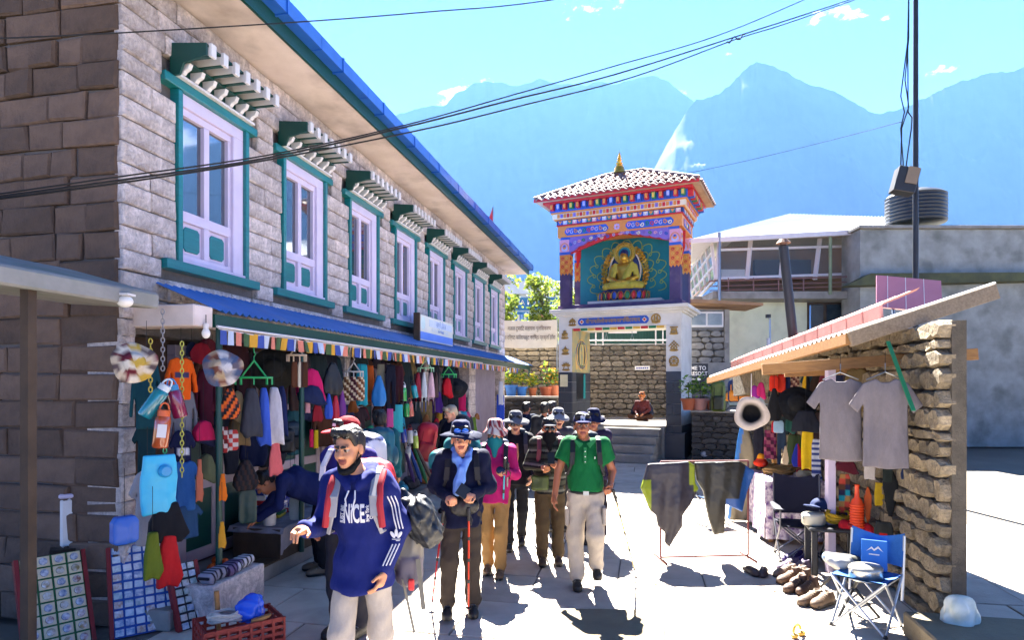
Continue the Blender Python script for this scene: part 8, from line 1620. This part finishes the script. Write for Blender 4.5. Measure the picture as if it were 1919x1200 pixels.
# --- man in green polo shirt
GM = dict(hed=(-.03, -.035, 1.60), eL=(-.265, .02, 1.16), wL=(-.30, -.06, .93), eR=(.27, .05, 1.15), wR=(.235, -.10, 1.03), kL=(-.10, .0, .5), aL=(-.08, .03, .09), kR=(.09, -.15, .55), aR=(.115, .08, .19), nek=(-.01, .01, 1.465))
t, j, HM = person(1097, 1102, 1.76, 'man in a green polo shirt and beige cargo trousers striding', J=GM, skin='#7a4a34', hands=('relax', 'fist'), legs=('#a39a90', 1.18), boots='#17171b', rz=R(-4), yaw=R(2), toe=(0, 0), lift=(0, .0))
polo = top_wear(t, j, '#0a5a30', .62, .135, 1.04, name='polo_shirt', seed=11, wr=.004, sleeve_r=1.12)
for q in (-1, 1): MB().prism([(-.01 + q * .012, 1.435), (-.01 + q * .095, 1.475), (-.01 + q * .1, 1.45), (-.01 + q * .05, 1.39)], -.118, -.104).build('collar', mat('polo_collar', '#0c6236', .85), polo, bevel=.004)
MB().bx(-.022, .006, -.142, -.128, 1.24, 1.40).build('placket', mat('polo_collar', '#0c6236', .85), polo); 
for k in range(3): MB().sph((-.008, -.148, 1.26 + k * .05), (.006, .003, .006), 8, 5).build('button', M('white_paint'), polo)
MB().box((.085, -.146, 1.30), (.012, .004, .022)).build('chest_emblem', mat('polo_logo', '#a8b8a8', .7), polo)
b = MB(); b.tube([Vector((.158 * math.cos(a), .122 * math.sin(a), .955)) for a in np.linspace(0, 6.283, 33)], .019, 6); b.build('belt', M('black_metal'), t); MB().bx(-.028, .028, -.146, -.136, .935, .975).build('buckle', M('steel'), t)
for q in (-1, 1): s = SDF(); s.box(((j['hL'] if q < 0 else j['hR']) * .45 + (j['kL'] if q < 0 else j['kR']) * .55) + V(q * .085, -.02, .02), (.02, .07, .09), .018, 0, .01); link('cargo_pocket', s.mesh('cargo_pocket', knit_m, .01, ['#9a9188']), t)
cap_hat(t, HM, '#141a48', '#151b4c'); MB().tube([HM @ Vector((-.07 + .14 * u, -.17 - .04 * math.sin(math.pi * u) + .04, .045)) for u in np.linspace(0, 1, 9)], .005, 5).build('brim_edge', M('white_paint'), t)
me = text_mesh('N', .062, M('white_paint'), extrude=.003, bold=.002); o = link('cap_monogram', me, t); o.matrix_local = HM @ Matrix.Translation((-.004, -.102, .078)) @ Matrix.Rotation(R(74), 4, 'X')
me = text_mesh('Y', .062, M('white_paint'), extrude=.003, bold=.002); o = link('cap_monogram', me, t); o.matrix_local = HM @ Matrix.Translation((.004, -.104, .082)) @ Matrix.Rotation(R(74), 4, 'X')
worn_pack(t, j, '#1a1c22', '#22242a', 'black daypack worn by the man in the green polo', .3, .46, .18, '#16181c'); pole(G(1192, 1078), W_(t, (.255, -.19, 1.0)), '#b09a6a', 'tan trekking pole planted beside the man in green')
# --- people partly hidden behind the group
def simple(px, py, H, label, c, legs, rz, hair='#14100e', hat=None, skin='#8a5a42', J=None, hk='short', loc=None, seed=20, boots='#1c1a1a', seated=False, yaw=0, nod=0, toe=(0, 0), far=True, fat=1.06):
    t, j, HM = person(px, py, H, label, rz, J, skin, hair, legs=(legs, 1.08), far=far, hair_kind=hk, loc=loc, boots=boots, seated=seated, yaw=yaw, nod=nod, toe=toe); top_wear(t, j, c, 1.0, .0, fat, seed=seed, h=.016)
    if hat: hat(t, HM)
    return t, j, HM
t, j, HM = simple(1046, 994, 1.68, 'trekker with a pale grey sun hat half hidden behind the striped man', '#4a4c54', '#2a2a30', R(5), hat=lambda t, H: wide_hat(t, H, '#8a8c92', '#7a7c84', .17, .04), skin='#b0846a')
t, j, HM = simple(1112, 1018, 1.70, 'trekker in a navy hat and black leggings behind the man in green', '#2a2440', '#1a1624', R(-8), hat=lambda t, H: wide_hat(t, H, '#141a3a', None, .17, .04), skin='#8a5c46')
t, j, HM = simple(0, 0, 1.78, 'trekker in a red baseball cap and violet jacket behind the blue hoodie', '#2a2468', '#22222a', R(-20), hat=lambda t, H: cap_hat(t, H, '#8a1420', '#a01828'), loc=Vector((-1.35, 5.25, 0)), yaw=R(-24), nod=R(8), far=False); worn_pack(t, j, '#b4b8c4', '#1c2a5a', 'pale grey and navy backpack of the red capped trekker', .34, .5, .22, '#c2c4cc', .02)
b = MB(); b.bx(-.02, .02, -.003, .003, -.012, .012); o = b.build('cap_emblem', M('white_paint'), t); o.matrix_local = HM @ Matrix.Translation((0, -.095, .09)) @ Matrix.Rotation(R(-15), 4, 'X')
t, j, HM = simple(0, 0, 1.74, 'dark haired man seen from behind with a teal daypack by the shop', '#16505e', '#2a3038', R(195), loc=Vector((-1.66, 8.0, 0)), seed=22); worn_pack(t, j, '#0f5a70', '#124a5e', 'teal daypack on the dark haired man by the shop', .34, .42, .16, '#12202a')
t, j, HM = simple(0, 0, 1.72, 'fair haired trekker looking down by the shop in a navy jacket', '#161a2c', '#22242c', R(-35), hair='#a89a84', loc=Vector((-.98, 10.3, 0)), yaw=R(-25), nod=R(22), skin='#b8866c', seed=23); worn_pack(t, j, '#15161c', '#1c1c24', 'black backpack worn by the fair haired trekker', .34, .5, .2, '#15161c')
t, j, HM = simple(0, 0, 1.70, 'walker in a dark blue jacket beyond the group near the low wall', '#16223e', '#16161c', R(160), loc=P(986, 0, 13.0) * Vector((1, 1, 0)) if False else Vector(((986 - CX) * 13 / FPX, 13, 0)), seed=24)
t, j, HM = simple(0, 0, 1.72, 'black haired walker in a charcoal jacket beyond the group', '#23252c', '#1a1a20', R(175), loc=Vector(((1020 - CX) * 12 / FPX, 12.0, 0)), seed=25)
t, j, HM = simple(0, 0, 1.72, 'walker in a pale collared jacket close beside the charcoal one', '#4a4e58', '#1e2028', R(150), loc=Vector(((1033 - CX) * 12.7 / FPX, 12.7, 0)), seed=26)
BD = dict(pel=(0, .12, .86), che=(0, -.22, 1.0), nek=(0, -.42, 1.05), hed=(0, -.53, 1.02), sL=(-.17, -.36, 1.05), sR=(.17, -.36, 1.05), eL=(-.2, -.42, .80), eR=(.2, -.42, .80), wL=(-.14, -.6, .68), wR=(.14, -.6, .68), hL=(-.1, .1, .84), hR=(.1, .1, .84), kL=(-.11, .02, .46), kR=(.11, .02, .46), aL=(-.12, .08, .09), aR=(.12, .08, .09))
t, j, HM = simple(592, 1074, 1.72, 'shopper in a blue top and black trousers bending over the goods', '#131c48', '#15151b', R(-62), J=BD, nod=R(50), boots='#6a5a48', seed=27)
CR = dict(pel=(0, .05, .14), che=(0, 0, .45), nek=(0, -.01, .63), hed=(0, -.03, .765), sL=(-.17, 0, .58), sR=(.17, 0, .58), eL=(-.25, -.04, .34), eR=(.25, -.04, .34), wL=(-.1, -.28, .22), wR=(.1, -.28, .22), hL=(-.1, .02, .12), hR=(.1, .02, .12), kL=(-.34, -.22, .14), kR=(.34, -.22, .14), aL=(.08, -.36, .07), aR=(-.08, -.36, .07))
t, j, HM = simple(0, 0, 1.66, 'seated person cross-legged in a maroon top inside the gateway', '#4a2024', '#3a241c', TR, J=CR, loc=Tp(2.02, 2.1, .93), hat=lambda t, H: wide_hat(t, H, '#a8643a', '#8a4a2c', .13, .03), seated=True, seed=28)
s = SDF(); s.cap((-.2, .06, .5), (-.28, .0, .25), .09, .1, 0, .04).cap((.2, .06, .5), (.28, .0, .25), .09, .1, 0, .04).cap((-.16, .09, .5), (.16, .09, .5), .08, .08, 0, .04); link('shawl', s.mesh('shawl', knit_m, .016, ['#151a2e'], disp=wrinkle(.008, 3, 30)), t)
